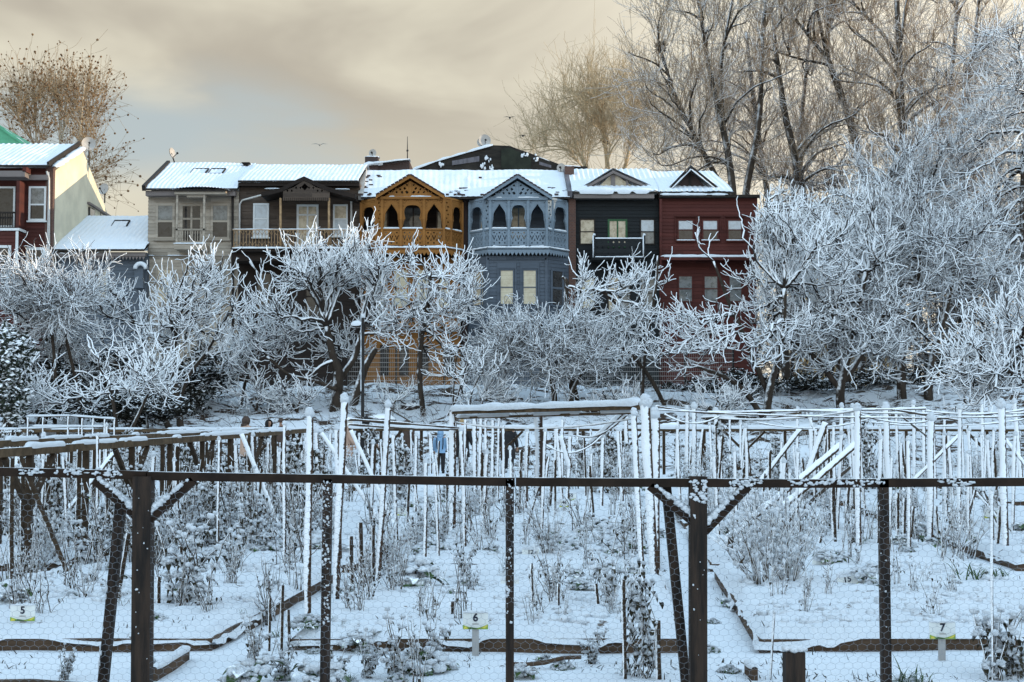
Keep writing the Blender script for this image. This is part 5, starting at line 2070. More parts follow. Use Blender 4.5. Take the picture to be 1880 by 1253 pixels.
GR = 'snow caked poles of the right trellis'
for (t, b, w) in [((1262, 752), (1262, 905), 8), ((1275, 748), (1276, 900), 10), ((1315, 756), (1313, 905), 9), ((1262, 800), (1258, 900), 6), ((1465, 752), (1464, 890), 6), ((1490, 764), (1490, 892), 7),
                  ((1546, 747), (1545, 905), 8), ((1566, 748), (1568, 905), 8), ((1678, 742), (1680, 900), 8), ((1697, 752), (1698, 905), 7), ((1762, 750), (1762, 996), 9),
                  ((1803, 742), (1806, 905), 7), ((1863, 740), (1877, 905), 9), ((1646, 760), (1650, 900), 6), ((1735, 770), (1732, 905), 6), ((1246, 770), (1240, 900), 6), ((1340, 770), (1342, 890), 5), ((1360, 775), (1360, 890), 5), ((1598, 800), (1596, 900), 5), ((1780, 790), (1784, 930), 6), ((1826, 790), (1820, 930), 6)]:
    pole(t, b, w, label='slender snow caked pole in the tall trellis right of the white post pair', group=GR)
GQ = 'bare sided poles at the right'
for (t, b, w) in [((1466, 930), (1472, 1030), 8), ((1529, 890), (1533, 1026), 8), ((1536, 880), (1534, 950), 4), ((1558, 890), (1552, 962), 6), ((1568, 880), (1566, 962), 6), ((1648, 905), (1648, 1025), 6), ((1661, 915), (1660, 1010), 6),
                  ((1676, 930), (1673, 1012), 5), ((1686, 990), (1684, 1012), 4), ((1837, 930), (1829, 1026), 7), ((1506, 985), (1500, 1027), 6), ((1612, 930), (1610, 1020), 4), ((1790, 900), (1768, 996), 5), ((1720, 930), (1722, 1000), 5)]:
    pole(t, b, w, dark=True, label='brown pole with snow on one side standing in the beds at the right', group=GQ, snow=.9)
GC = 'poles of the centre trellis'
for (t, b, w) in [((835, 757), (834, 976), 9), ((872, 760), (873, 925), 9), ((855, 770), (850, 960), 6), ((884, 765), (880, 940), 7), ((893, 770), (892, 950), 6), ((905, 770), (903, 930), 7), ((916, 772), (914, 935), 5), ((924, 780), (926, 930), 6), ((991, 758), (990, 905), 9),
                  ((1020, 790), (1019, 920), 5), ((1034, 770), (1030, 930), 6), ((1048, 800), (1040, 950), 8), ((1062, 780), (1058, 890), 5), ((1150, 770), (1155, 900), 9), ((1085, 792), (1086, 880), 4), ((1140, 790), (1142, 880), 5), ((765, 800), (763, 960), 7), ((755, 792), (757, 880), 4), ((739, 800), (741, 880), 5), ((790, 793), (792, 870), 5),
                  ((660, 800), (660, 880), 5), ((590, 800), (592, 880), 5), ((608, 795), (606, 878), 6), ((676, 800), (678, 885), 5)]:
    pole(t, b, w, label='snow caked pole in the trellis and rear fence around the middle', group=GC)
rng = np.random.RandomState(178)
for (n_, x0_, x1_, lb, gr) in ((16, 10, 560, 'white snow plastered pole standing in the beds beyond the left half of the front rail', 'white poles beyond the left rail'),
                               (14, 580, 1150, 'white snow plastered pole standing in the beds beyond the middle of the front rail', 'white poles beyond the middle rail'),
                               (16, 1300, 1870, 'white snow plastered pole standing in the beds beyond the right half of the front rail', 'white poles beyond the right rail')):
    for i in range(n_):
        px = x0_ + (x1_ - x0_) * (i + rng.uniform(.1, .9)) / n_
        py = rng.uniform(925, 1065)
        pole((px + rng.uniform(-10, 10), rng.uniform(778, 850)), (px, py), rng.uniform(5.5, 9), label=lb, group=gr)
# the thicket of sticks behind the left trellis
rng = np.random.RandomState(77)
for i in range(44):
    px = rng.uniform(2, 560)
    Yp = rng.uniform(20, 36)
    g = 775 + 1.45 * F / Yp
    tp = rng.uniform(800, 832)
    pole((px + rng.uniform(-7, 7), tp), (px, g), rng.uniform(4, 7), dark=rng.rand() < .3, label='thin stick of the crowded bean rows behind the left trellis rails', group='sticks behind the left trellis')
for i in range(34):
    px = rng.uniform(1215, 1875)
    Yp = rng.uniform(22, 36)
    g = 775 + 1.45 * F / Yp
    pole((px + rng.uniform(-14, 14), rng.uniform(775, 820)), (px, g), rng.uniform(3.5, 6.5), dark=rng.rand() < .3, label='thin stick of the crowded bean rows behind the right trellis', group='sticks behind the right trellis')
for i in range(18):
    px = rng.uniform(570, 1150)
    Yp = rng.uniform(24, 36)
    g = 775 + 1.45 * F / Yp
    pole((px + rng.uniform(-12, 12), rng.uniform(800, 835)), (px, g), rng.uniform(3, 5.5), dark=rng.rand() < .3, label='thin stick among the plants under the rear fence near the middle', group='sticks under the rear fence')


# ---- slanting poles
def slant(a, Ya, b, Yb, w, label, dark=False, group=None):
    p, q = W(*a, Ya), W(*b, Yb)
    lo_, hi_ = (p, q) if p[2] < q[2] else (q, p)
    d_ = hi_ - lo_
    if lo_[2] > .12 and d_[2] > .05:      # down to the ground it stands on
        lo_ = lo_ - d_ * (lo_[2] - .05) / d_[2]
    p, q = lo_, hi_
    mb = MB()
    POLE_N[0] += 1
    pole_mesh(mb, p, q, w * min(Ya, Yb) / F / 2, POLE_N[0], .9, d=(-.4, -.3, .9))
    m = snowy_slant if not dark else M['pole_dark']
    o = mb.build('slanting_pole', m, loc=p)
    tag(o, label, 'pole', group)


snowy_slant = snowy('snowy_slant', (0.06, 0.036, 0.02), 0.0, .25, .9, 16.0, d=(-.45, -.35, .85))
slant((1398, 938), 17.5, (1545, 818), 19, 11, 'upper of two thick snow laden poles slanting up to the right')
slant((1432, 935), 16.5, (1572, 817), 17, 11, 'lower of two thick snow laden poles slanting up to the white pole')
slant((1400, 880), 24, (1470, 788), 24, 8, 'snowy pole slanting steeply up left of the leaning pair')
slant((1478, 880), 22, (1517, 776), 22, 10, 'thick snowy pole leaning steeply behind the leaning pair')
slant((590, 795), 20, (634, 862), 20, 7, 'snowy stick slanting down between the two left tall poles')
slant((645, 790), 19, (678, 862), 19, 7, 'snowy stick slanting down right of the tallest pole')
slant((444, 797), 19, (470, 862), 19, 8, 'snowy stick slanting down under the left trellis end')
slant((1795, 905), 19, (1878, 1005), 17, 6, 'dark stick slanting down right behind the 40 sign', True)
slant((1806, 905), 19, (1822, 945), 18.5, 6, 'dark forked stick beside the 40 sign', True)
slant((1345, 855), 24, (1440, 905), 24, 5, 'thin dark stick slanting down in front of the right trellis', True)
slant((1560, 860), 22, (1480, 930), 18, 6, 'dark stick slanting down left under the leaning pair', True)
slant((1005, 840), 20, (960, 1000), 17, 4, 'thin dark cane slanting down left of the 46 sign', True)
slant((1700, 860), 24, (1760, 800), 24, 6, 'snowy stick slanting up right among the right trellis')
slant((1840, 800), 24, (1880, 850), 24, 6, 'snowy stick slanting down at the right edge of the trellis')
slant((150, 905), 17, (212, 830), 18, 8, 'snowy stick slanting up under the left trellis')


# ---- trellis frames
def frame_thing(name, label, base, parts, group=None, cat='trellis'):
    """parts: (part name, p, q, width, height, kind)."""
    root = empty(name, base, label, cat, group)
    for k, (pn, p, q, w, h, kind) in enumerate(parts):
        mb = MB()
        p, q = np.array(p, float), np.array(q, float)
        if kind == 'beam':
            mb.bar(p, q, w, h)
            o = mb.build(pn, M['beam'], root)
            sm = MB()
            up = np.array([0, 0, h / 2])
            snow_strip(sm, p + up, q + up, w * 1.15, .05, 7 + k, gaps=.42)
            sm.build('snow_ridge', M['snow_fine'], o)
        elif kind == 'snowbeam':
            mb.bar(p, q, w, h)
            o = mb.build(pn, M['beam'], root)
            sm = MB()
            up = np.array([0, 0, h / 2 - .01])
            snow_strip(sm, p + up, q + up, w * 1.9, w * 1.15, 7 + k)
            sm.build('snow_ridge', M['snow_fine'], o)
        elif kind == 'pole':
            pole_mesh(mb, p, q, w, 100 + k, .9, n=7, d=(-.6, -.4, .6))
            mb.build(pn, M['pole'], root)
        elif kind == 'wire':
            t = np.linspace(0, 1, 26)
            P = p[None] + (q - p)[None] * t[:, None]
            P[:, 2] -= h * 4 * t * (1 - t)
            R = w * (.55 + 1.1 * vnoise(t * 16, t * 0 + k, 3))
            mb.tubes(P, R, 6)
            mb.build(pn, snowy_slant, root)
        elif kind == 'post':
            mb.bar(p, q, w, h, up=(0, 1, 0))
            mb.build(pn, M['pole_dark'], root)
    return root


# two long rails at the left running away into the garden
A0, A1 = W(-60, 818, 15), W(478, 791, 30)
B0, B1 = W(-40, 835, 12.5), W(562, 791, 27)
pa = [('rail', A0, A1, .07, .075, 'beam')]
pb = [('rail', B0, B1, .07, .08, 'beam')]
for i in range(9):
    u = .06 + i * .11
    p = A0 + (A1 - A0) * u
    pa.append(('post', (p[0], p[1], 0), (p[0], p[1], p[2] - .03), .055, .055, 'post'))
for i in range(9):
    u = .08 + i * .105
    p = B0 + (B1 - B0) * u
    pb.append(('post', (p[0], p[1], 0), (p[0], p[1], p[2] - .03), .06, .06, 'post'))
    d = (B1 - B0) * (.6 / np.linalg.norm(B1 - B0))
    if i % 2 == 0:
        pb.append(('brace', (p[0], p[1], p[2] - .55), p + d - (0, 0, .05), .05, .05, 'post'))
        pb.append(('brace', (p[0], p[1], p[2] - .55), p - d - (0, 0, .05), .05, .05, 'post'))
frame_thing('trellis_frame', 'long wooden trellis rail at the left, farther of two, with snow patches', (A0[0], A0[1], 0), pa)
frame_thing('trellis_frame', 'long wooden trellis rail at the left, nearer of two, with forked props', (B0[0], B0[1], 0), pb)

# snowed beam trellis in the middle
C0, C1 = W(832, 756, 19), W(1178, 746, 15)
pc = [('beam', C0, C1, .07, .07, 'snowbeam'), ('rail', W(838, 768, 19.2), W(1170, 758, 15.2), .035, .03, 'beam')]
pc += [('post', (C0[0], C0[1], 0), C0, .04, .04, 'pole'), ('post', W(990, 905, 19), W(990, 758, 17.2), .045, .04, 'pole')]
pc += [('brace', W(1145, 755, 15.6), W(1085, 812, 19), .03, .03, 'pole'), ('brace', W(1030, 800, 20), W(1048, 860, 20), .035, .03, 'pole')]
for (a, b) in (((835, 775), (1165, 768)), ((1060, 800), (1150, 762))):
    pc.append(('wire', W(*a, 19), W(*b, 15.6), .012, .10, 'wire'))
frame_thing('trellis_frame', 'tall trellis topped by one fat snow covered beam in the middle', (C0[0], C0[1], 0), pc)

# wires and light rails of the right trellis
pd = []
for (a, Ya, b, Yb, r_, sag) in (((1205, 746), 16, (1330, 760), 20, .012, .02), ((1205, 752), 16, (1880, 764), 18, .011, .05), ((1300, 757), 20, (1700, 750), 20, .014, .0), ((1320, 768), 21, (1580, 752), 18, .012, .06), ((1460, 752), 20, (1880, 758), 19, .013, .03),
                                ((1640, 752), 18, (1760, 772), 22, .016, 0), ((1575, 758), 18, (1720, 770), 18, .012, .08), ((1700, 754), 18, (1880, 752), 18, .012, .05), ((1600, 775), 22, (1880, 770), 22, .012, .08), ((1390, 775), 22, (1600, 768), 22, .012, .12), ((1480, 757), 20, (1500, 800), 20, .014, 0), ((1655, 765), 20, (1700, 800), 24, .014, .0), ((1220, 760), 18, (1320, 765), 18, .010, .10)):
    pd.append(('wire', W(*a, Ya), W(*b, Yb), r_, sag, 'wire'))
pd.append(('rail', W(1470, 758, 21), W(1400, 770, 24), .03, .03, 'beam'))
frame_thing('trellis_frame', 'web of snowy strings and light rails strung between poles at the right', (W(1470, 900, 20)[0], 20, 0), pd)
pe = []
for (a, Ya, b, Yb, r_, sag) in (((640, 770), 11.5, (845, 786), 19, .014, .0), ((640, 779), 11.5, (850, 788), 20, .012, .02), ((716, 752), 12, (760, 778), 16, .006, .0), ((645, 748), 11.5, (668, 770), 14, .004, .0), ((985, 802), 20, (1110, 795), 20, .012, .25)):
    pe.append(('wire', W(*a, Ya), W(*b, Yb), r_, sag, 'wire'))
frame_thing('string_line', 'snowy strings stretched between the three tall poles and the middle trellis', (W(700, 900, 14)[0], 14, 0), pe, cat='strings')

# rear fence right across the garden
Yr = 38.0
zr = ZP(788, Yr)
pf = [('rail', (W(640, 788, Yr)[0], Yr, zr), (W(1950, 790, Yr)[0], Yr, zr - .02), .09, .10, 'snowbeam'), ('rail', (W(-60, 790, Yr)[0], Yr, zr - .05), (W(560, 790, Yr)[0], Yr, zr - .03), .08, .09, 'beam')]
for i, px in enumerate(range(-40, 1940, 74)):
    x = W(px, 700, Yr)[0]
    pf.append(('post', (x, Yr + .02, -.05), (x, Yr + .02, zr - .05), .08, .08, 'post'))
    if i % 3 == 1:
        pf.append(('brace', (x, Yr + .02, zr - .6), (x + .55, Yr + .02, zr - .06), .06, .06, 'post'))
        pf.append(('brace', (x, Yr + .02, zr - .6), (x - .55, Yr + .02, zr - .06), .06, .06, 'post'))
frame_thing('rear_fence', 'rear garden fence with a snow topped rail on forked posts', (W(940, 900, Yr)[0], Yr, 0), pf, cat='fence')

# white cage frames at the far left
Yc = 30.0
pg = []
for (p0, p1) in (((50, 765), (130, 764)), ((130, 764), (212, 770)), ((30, 788), (150, 783)), ((5, 795), (40, 792)), ((60, 783), (190, 784))):
    pg.append(('rail', W(*p0, Yc), W(*p1, Yc), .035, .035, 'snowbeam'))
for px, t in ((52, 766), (80, 766), (126, 765), (152, 768), (172, 768), (193, 769), (211, 770), (20, 792), (37, 790), (145, 785)):
    p = W(px, t, Yc)
    pg.append(('post', (p[0], p[1], 0), p, .018, .02, 'pole'))
frame_thing('plant_cage', 'white light frame cage standing under the dark hedge at the far left', (W(120, 900, Yc)[0], Yc, 0), pg, cat='plant cage')


# ---- the near fence
def near_fence():
    Y = 7.7
    root = empty('garden_fence', (0, Y, 0), 'dark wooden front fence with forked posts and chicken wire across the foreground', 'fence')
    # rail in two beams
    rng = np.random.RandomState(5)
    for k, (a, b) in enumerate((((-90, 864), (270, 873)), ((272, 874), (945, 885)), ((947, 885), (1500, 888)), ((1501, 888), (1990, 884)))):
        p, q = W(*a, Y), W(*b, Y)
        mb = MB()
        n = 14
        for i in range(1):
            mb.bar(p, q, .05, .046)
        o = mb.build('rail', M['fence_wood_h'], root)
        sm = MB()
        C, S = [], []
        L = q - p
        m = int(np.linalg.norm(L) * 120)
        for i in range(m):
            t = rng.rand()
            px = 940 + F * (p + L * t)[0] / Y
            dens = float(vnoise(px / 55.0, 3.3, 4))
            hot = (45 < px < 230) * .5 + (740 < px < 830) * .25 + (985 < px < 1180) * .12 + (1290 < px < 1400) * .3 + (1440 < px < 1780) * .42
            if dens * .6 + hot < .62:
                continue
            C.append(p + L * t + np.array([0, -.028 + rng.randn() * .002, .004 + rng.randn() * .010]))
            S.append((.004 + rng.rand() * .012, .006, .003 + rng.rand() * .006))
        if C:
            sm.lumps(C, np.array(S), rng, 0, .5)
            sm.build('clinging_snow', M['snow_fine'], o)
    # posts
    for px, w in ((264, .098), (1281, .090)):
        a, b = W(px - 3 if px < 900 else px, 1262, Y), W(px, 875, Y)
        a[2] = -.05
        mb = MB()
        mb.bar(a, b, .088, w, up=(1, 0, 0)) if False else None
        d = b - a
        mb.bar(a - d * .0, b, w, .09, up=(0, 1, 0))
        o = mb.build('post', M['fence_wood'], root)
        sm = MB()
        C, S = [], []
        for i in range(13):
            t = rng.rand()
            C.append(a + d * (.15 + .83 * t) + np.array([rng.uniform(-.4, .4) * w, -.047, 0]))
            s_ = .002 + rng.rand() ** 3 * .007
            S.append((s_, .003, s_ * (.6 + rng.rand())))
        if px > 900:
            for i in range(40):
                C.append(b + np.array([rng.uniform(-.5, .45) * w, -.047, -.02 - rng.rand() ** 1.5 * .12]))
                s_ = .003 + rng.rand() * .007
                S.append((s_ * 1.3, .004, s_))
        sm.lumps(C, np.array(S), rng, 0, .5)
        sm.build('clinging_snow', M['snow_fine'], o)
        # forked braces with snow in the crook
        for s, top, bot in ((-1, px - 88, 948 if px > 900 else 940), (1, px + 92, 968 if px > 900 else 945)):
            p, q = W(px + s * 12, bot + 8, Y), W(top, 893 if px > 900 else 882, Y)
            mb = MB()
            mb.bar(p, q, .05, .045, up=(0, 0, 1))
            o = mb.build('brace', M['fence_wood_h'], root)
            sm = MB()
            C, S = [], []
            L = q - p
            nrm = np.array([-L[2], 0, L[0]]) / np.linalg.norm(L)
            nrm *= np.sign(nrm[2])
            for i in range(110):
                t = rng.rand() ** 1.25
                C.append(p + L * (.02 + .93 * t) + nrm * (.022 + .018 * (1 - t) * rng.rand()) + np.array([0, rng.uniform(-.03, .012), 0]))
                s_ = .008 + rng.rand() * .010 * (1.2 - t)
                S.append((s_ * 1.2, s_, s_))
            sm.lumps(C, np.array(S), rng, 0, .4)
            sm.build('crook_snow', M['snow_fine'], o)
    # slim uprights
    for px, w in ((602, .048), (936, .044), (1621, .050)):
        sh = -4 if px < 900 else (4 if px > 1200 else 0)
        a, b = W(px + sh * 1.5, 1262, Y), W(px, 880, Y)
        a[2] = -.05
        mb = MB()
        mb.bar(a, b, w, .05, up=(0, 1, 0))
        o = mb.build('upright', M['fence_wood'], root)
        sm = MB()
        C, S = [], []
        d = b - a
        nn = {602: 120, 936: 55, 1621: 14}[px]
        for i in range(nn):
            t = 1 - rng.rand() ** 1.3 * .62 if px != 1621 else rng.rand()
            C.append(a + d * t + np.array([rng.uniform(-.5, .5) * w, -.026, 0]))
            s_ = .0015 + rng.rand() ** 2 * .0065
            S.append((s_, .003, s_ * (.6 + rng.rand() * .8)))
        for i in range(int(nn * .7)):
            t = 1 - rng.rand() * .6
            C.append(a + d * t + np.array([-.5 * w, rng.uniform(-.02, .02), 0]))
            S.append((.004, .006, .004 + rng.rand() * .006))
        sm.lumps(C, np.array(S), rng, 0, .5)
        sm.build('clinging_snow', M['snow_fine'], o)
    # props leaning behind the main posts
    for (t, b, w) in (((222, 925), (187, 1262), .052), ((1223, 893), (1262, 1262), .050)):
        p, q = W(*b, Y + .22), W(*t, Y + .07)
        p[2] = -.03
        mb = MB()
        mb.bar(p, q, w, .05, up=(0, 1, 0))
        o = mb.build('prop', M['fence_wood'], root)
        sm = MB()
        C, S = [], []
        d = q - p
        for i in range(60):
            C.append(p + d * rng.rand() * .75 + np.array([-.5 * w, rng.uniform(-.02, .02), 0]))
            S.append((.005 + rng.rand() * .004, .012, .014 + rng.rand() * .015))
        if t[0] < 900:
            sm.lumps(C, np.array(S), rng, 0, .4)
            sm.build('clinging_snow', M['snow_fine'], o)
    # bottom log
    mb = MB()
    P = np.array([W(-60, 1252, Y + .02), W(60, 1250, Y + .02), W(160, 1256, Y + .02), W(230, 1262, Y + .02)])
    P[:, 2] -= .03
    mb.tubes(P, np.array([.04, .04, .036, .03]), 10)
    mb.build('bottom_log', M['board'], root)
    # chicken wire
    mb = MB()
    cw, ch = .0475, .041
    x0, x1 = -2.95, 2.95
    z0, z1 = 0.02, W(940, 900, Y)[2]
    E = []
    nrow = int((z1 - z0) / (ch * .75))
    ncol = int((x1 - x0) / cw)
    yw = Y - .032

    def jit(i, j, k):
        h = math.sin(i * 12.9898 + j * 78.233 + k * 37.7) * 43758.5453
        return (h - math.floor(h) - .5) * .005
    for j in range(nrow):
        for i in range(ncol):
            cx = x0 + (i + (.5 if j % 2 else 0)) * cw
            cz = z0 + j * ch * .75
            # hexagon with level sides: vertex below and above
            def V(dx, dz, a, b):
                return (cx + dx + jit(a, b, 1), yw, cz + dz + jit(a, b, 2))
            l = V(-cw / 2, ch / 4, 2 * i + (j % 2), 2 * j + 1)
            t = V(0, ch / 2, 2 * i + 1 + (j % 2), 2 * j + 2)
            r = V(cw / 2, ch / 4, 2 * i + 2 + (j % 2), 2 * j + 1)
            lb = V(-cw / 2, -ch / 4, 2 * i + (j % 2), 2 * j)
            E += [(l, t), (t, r), (lb, l)]
    P = np.array(E)
    wx, wz = P[..., 0] * 2.1, P[..., 2] * 2.6
    P[..., 0] += .035 * fbm(wx, wz, 1, 2)
    P[..., 1] += np.clip(.05 * fbm(wx, wz, 5, 2), -.02, .02)
    P[..., 2] += .05 * fbm(wx, wz, 9, 2)
    mb.tubes(P, np.full((len(P), 2), .00072), 3)
    mb.build('chicken_wire', M['wire'], root)


near_fence()

# short square post with snow cap at the lower right
p = W(1458, 1262, 7.45)
mb = MB()
z1 = W(1458, 1196, 7.45)[2]
mb.box(p[0] - .05, p[0] + .05, 7.40, 7.50, -.05, z1)
root = empty('stub_post', (p[0], 7.45, 0), 'short square dark post with a snow cap at the lower right', 'post')
mb.build('post', M['fence_wood'], root)
mb = MB()
rng = np.random.RandomState(8)
mb.lumps([(p[0] + rng.uniform(-.045, .045), 7.45 + rng.uniform(-.04, .04), z1 + .012 + rng.rand() * .012) for i in range(22)], np.array([(.022, .022, .016)] * 22), rng, 0, .3)
mb.build('snow_cap', M['snow_fine'], root)


# ---- plot signs
def text_mesh(txt, size):
    cu = bpy.data.curves.new('t', 'FONT')
    cu.body = txt
    cu.size = size
    cu.align_x = 'CENTER'
    cu.align_y = 'CENTER'
    cu.extrude = .0012
    cu.offset = .0018 * size / .06
    ob = bpy.data.objects.new('t', cu)
    COL.objects.link(ob)
    dg = bpy.context.evaluated_depsgraph_get()
    me = bpy.data.meshes.new_from_object(ob.evaluated_get(dg))
    bpy.data.objects.remove(ob)
    return me


SIGNS = [(809, 862)]


def sign(px, py, w_px, h_px, foot_py, txt, label, tilt=0.0, snow=.3, yaw=0.0, Y=None):
    f = ground_hit(px, foot_py)
    SIGNS.append((px, foot_py))
    Yd = f[1]
    c = W(px, py, Yd)
    w, h = w_px * Yd / F, h_px * Yd / F
    root = empty('plot_sign', (f[0], Yd, 0), label, 'sign', 'numbered plot signs')
    R = np.array([[math.cos(tilt), -math.sin(tilt)], [math.sin(tilt), math.cos(tilt)]])

    def fn(y):
        def g(u, v, t):
            q = R @ np.array([u, v])
            return (c[0] + q[0], Yd + y + t, c[2] + q[1])
        return g
    mb = MB()
    mb.poly([(-w / 2, -h / 2), (-w / 2, h / 2), (w / 2, h / 2), (w / 2, -h / 2)], [], fn(-.004), .008)
    bd = mb.build('board', M['sign'], root)
    mb = MB()
    n = 10
    us = np.linspace(-w / 2 * .995, w / 2 * .995, n)
    top = [(-h * .5 + h * (.07 + .20 * abs(u / (w / 2)) ** 1.6 * (1 if u < 0 else 1.2))) for u in us]
    mb.poly([(us[0], -h * .49)] + [(u, v) for u, v in zip(us, top)] + [(us[-1], -h * .49)], [], fn(-.0075), .003, 0)
    mb.poly([(-w * .47, -h * .47), (-w * .42, -h * .30), (-w * .33, -h * .36), (-w * .30, -h * .47)], [], fn(-.0090), .0012, 1)
    mb.poly([(w * .22, -h * .42), (w * .47, -h * .22), (w * .48, -h * .30), (w * .36, -h * .44)], [], fn(-.0090), .0012, 1)
    mb.poly([(-w * .30, -h * .48), (-w * .20, -h * .36), (w * .1, -h * .43), (w * .05, -h * .48)], [], fn(-.0090), .0012, 2)
    mb.build('emblem', [M['sign_green'], M['sign_yellow'], M['sign_dark']], bd)
    if txt:
        me = text_mesh(txt, h * .62)
        me.materials.append(M['ink'])
        o = bpy.data.objects.new('number', me)
        COL.objects.link(o)
        o.parent = bd
        q = R @ np.array([0, h * .17])
        o.location = (c[0] + q[0] - f[0], -.0056, c[2] + q[1])
        o.rotation_euler = (math.pi / 2, -tilt, 0)
        mb = MB()
        for k in range(2):
            mb.poly([(-w * .13, -h * (.17 + .05 * k)), (-w * .13, -h * (.145 + .05 * k)), (w * .13, -h * (.145 + .05 * k)), (w * .13, -h * (.17 + .05 * k))], [], fn(-.0062), .0018)
        mb.build('small_print', M['dish'], bd)
    mb = MB()
    b = R @ np.array([0, -h / 2 + .01])
    mb.bar((f[0] + (c[0] - f[0]) * .3, Yd + .012, -.03), (c[0] + b[0], Yd + .012, c[2] + b[1] + .02), w * .27, .012, up=(0, 1, 0))
    mb.build('stake', M['stake'], root)
    if snow > 0:
        sm = MB()
        a_, b_ = fn(0)(-w / 2, h / 2, 0), fn(0)(w / 2, h / 2, 0)
        snow_strip(sm, a_, b_, .02, .025 * snow * 2, int(px), gaps=.25)
        sm.build('snow_ridge', M['snow_fine'], bd)
    return root


sign(42, 1126, 45, 29, 1181, '5', 'white sign numbered 5 with a green band on a grey stake')
sign(873, 1140, 46, 31, 1207, '6', 'white sign numbered 6 with a green and yellow band')
sign(1730, 1158, 47, 31, 1215, '7', 'white sign numbered 7 with a green band on a grey stake')
sign(1556, 1068, 37, 24, 1100, '15', 'tilted white sign numbered 15 under a snow clump', tilt=.16, snow=1.2)
sign(1820, 944, 26, 16, 985, '40', 'white sign numbered 40 behind a white cane', snow=.8)
sign(172, 909, 24, 15, 930, '44', 'small white sign numbered 44 at the left behind the fence', snow=.8)
sign(739, 940, 20, 14, 966, '37', 'small white sign numbered 37 on the bed behind the tall poles', snow=.6)
sign(697, 899, 18, 12, 915, '54', 'tiny snowy sign numbered 54 beside a tall white pole', snow=.8)
sign(1036, 925, 18, 13, 955, '46', 'small white sign numbered 46 in front of the sign numbered 55', snow=.8)
sign(1048, 912, 18, 13, 935, '55', 'small white sign numbered 55 behind the sign numbered 46', snow=.6)
sign(1365, 921, 18, 12, 940, '47', 'small snowy sign numbered 47 beside the right fork of the main post', snow=.8)
sign(974, 1017, 31, 18, 1047, '12', 'white sign numbered 12 at the front of the second row beds', snow=1.0)
sign(936, 1075, 34, 22, 1110, '', 'blank faced sign mostly hidden behind the slim middle upright', snow=.6)
sign(1507, 1037, 32, 18, 1068, '', 'leaning blank sign crusted with snow beside a green leaf', tilt=-.12, snow=1.2)


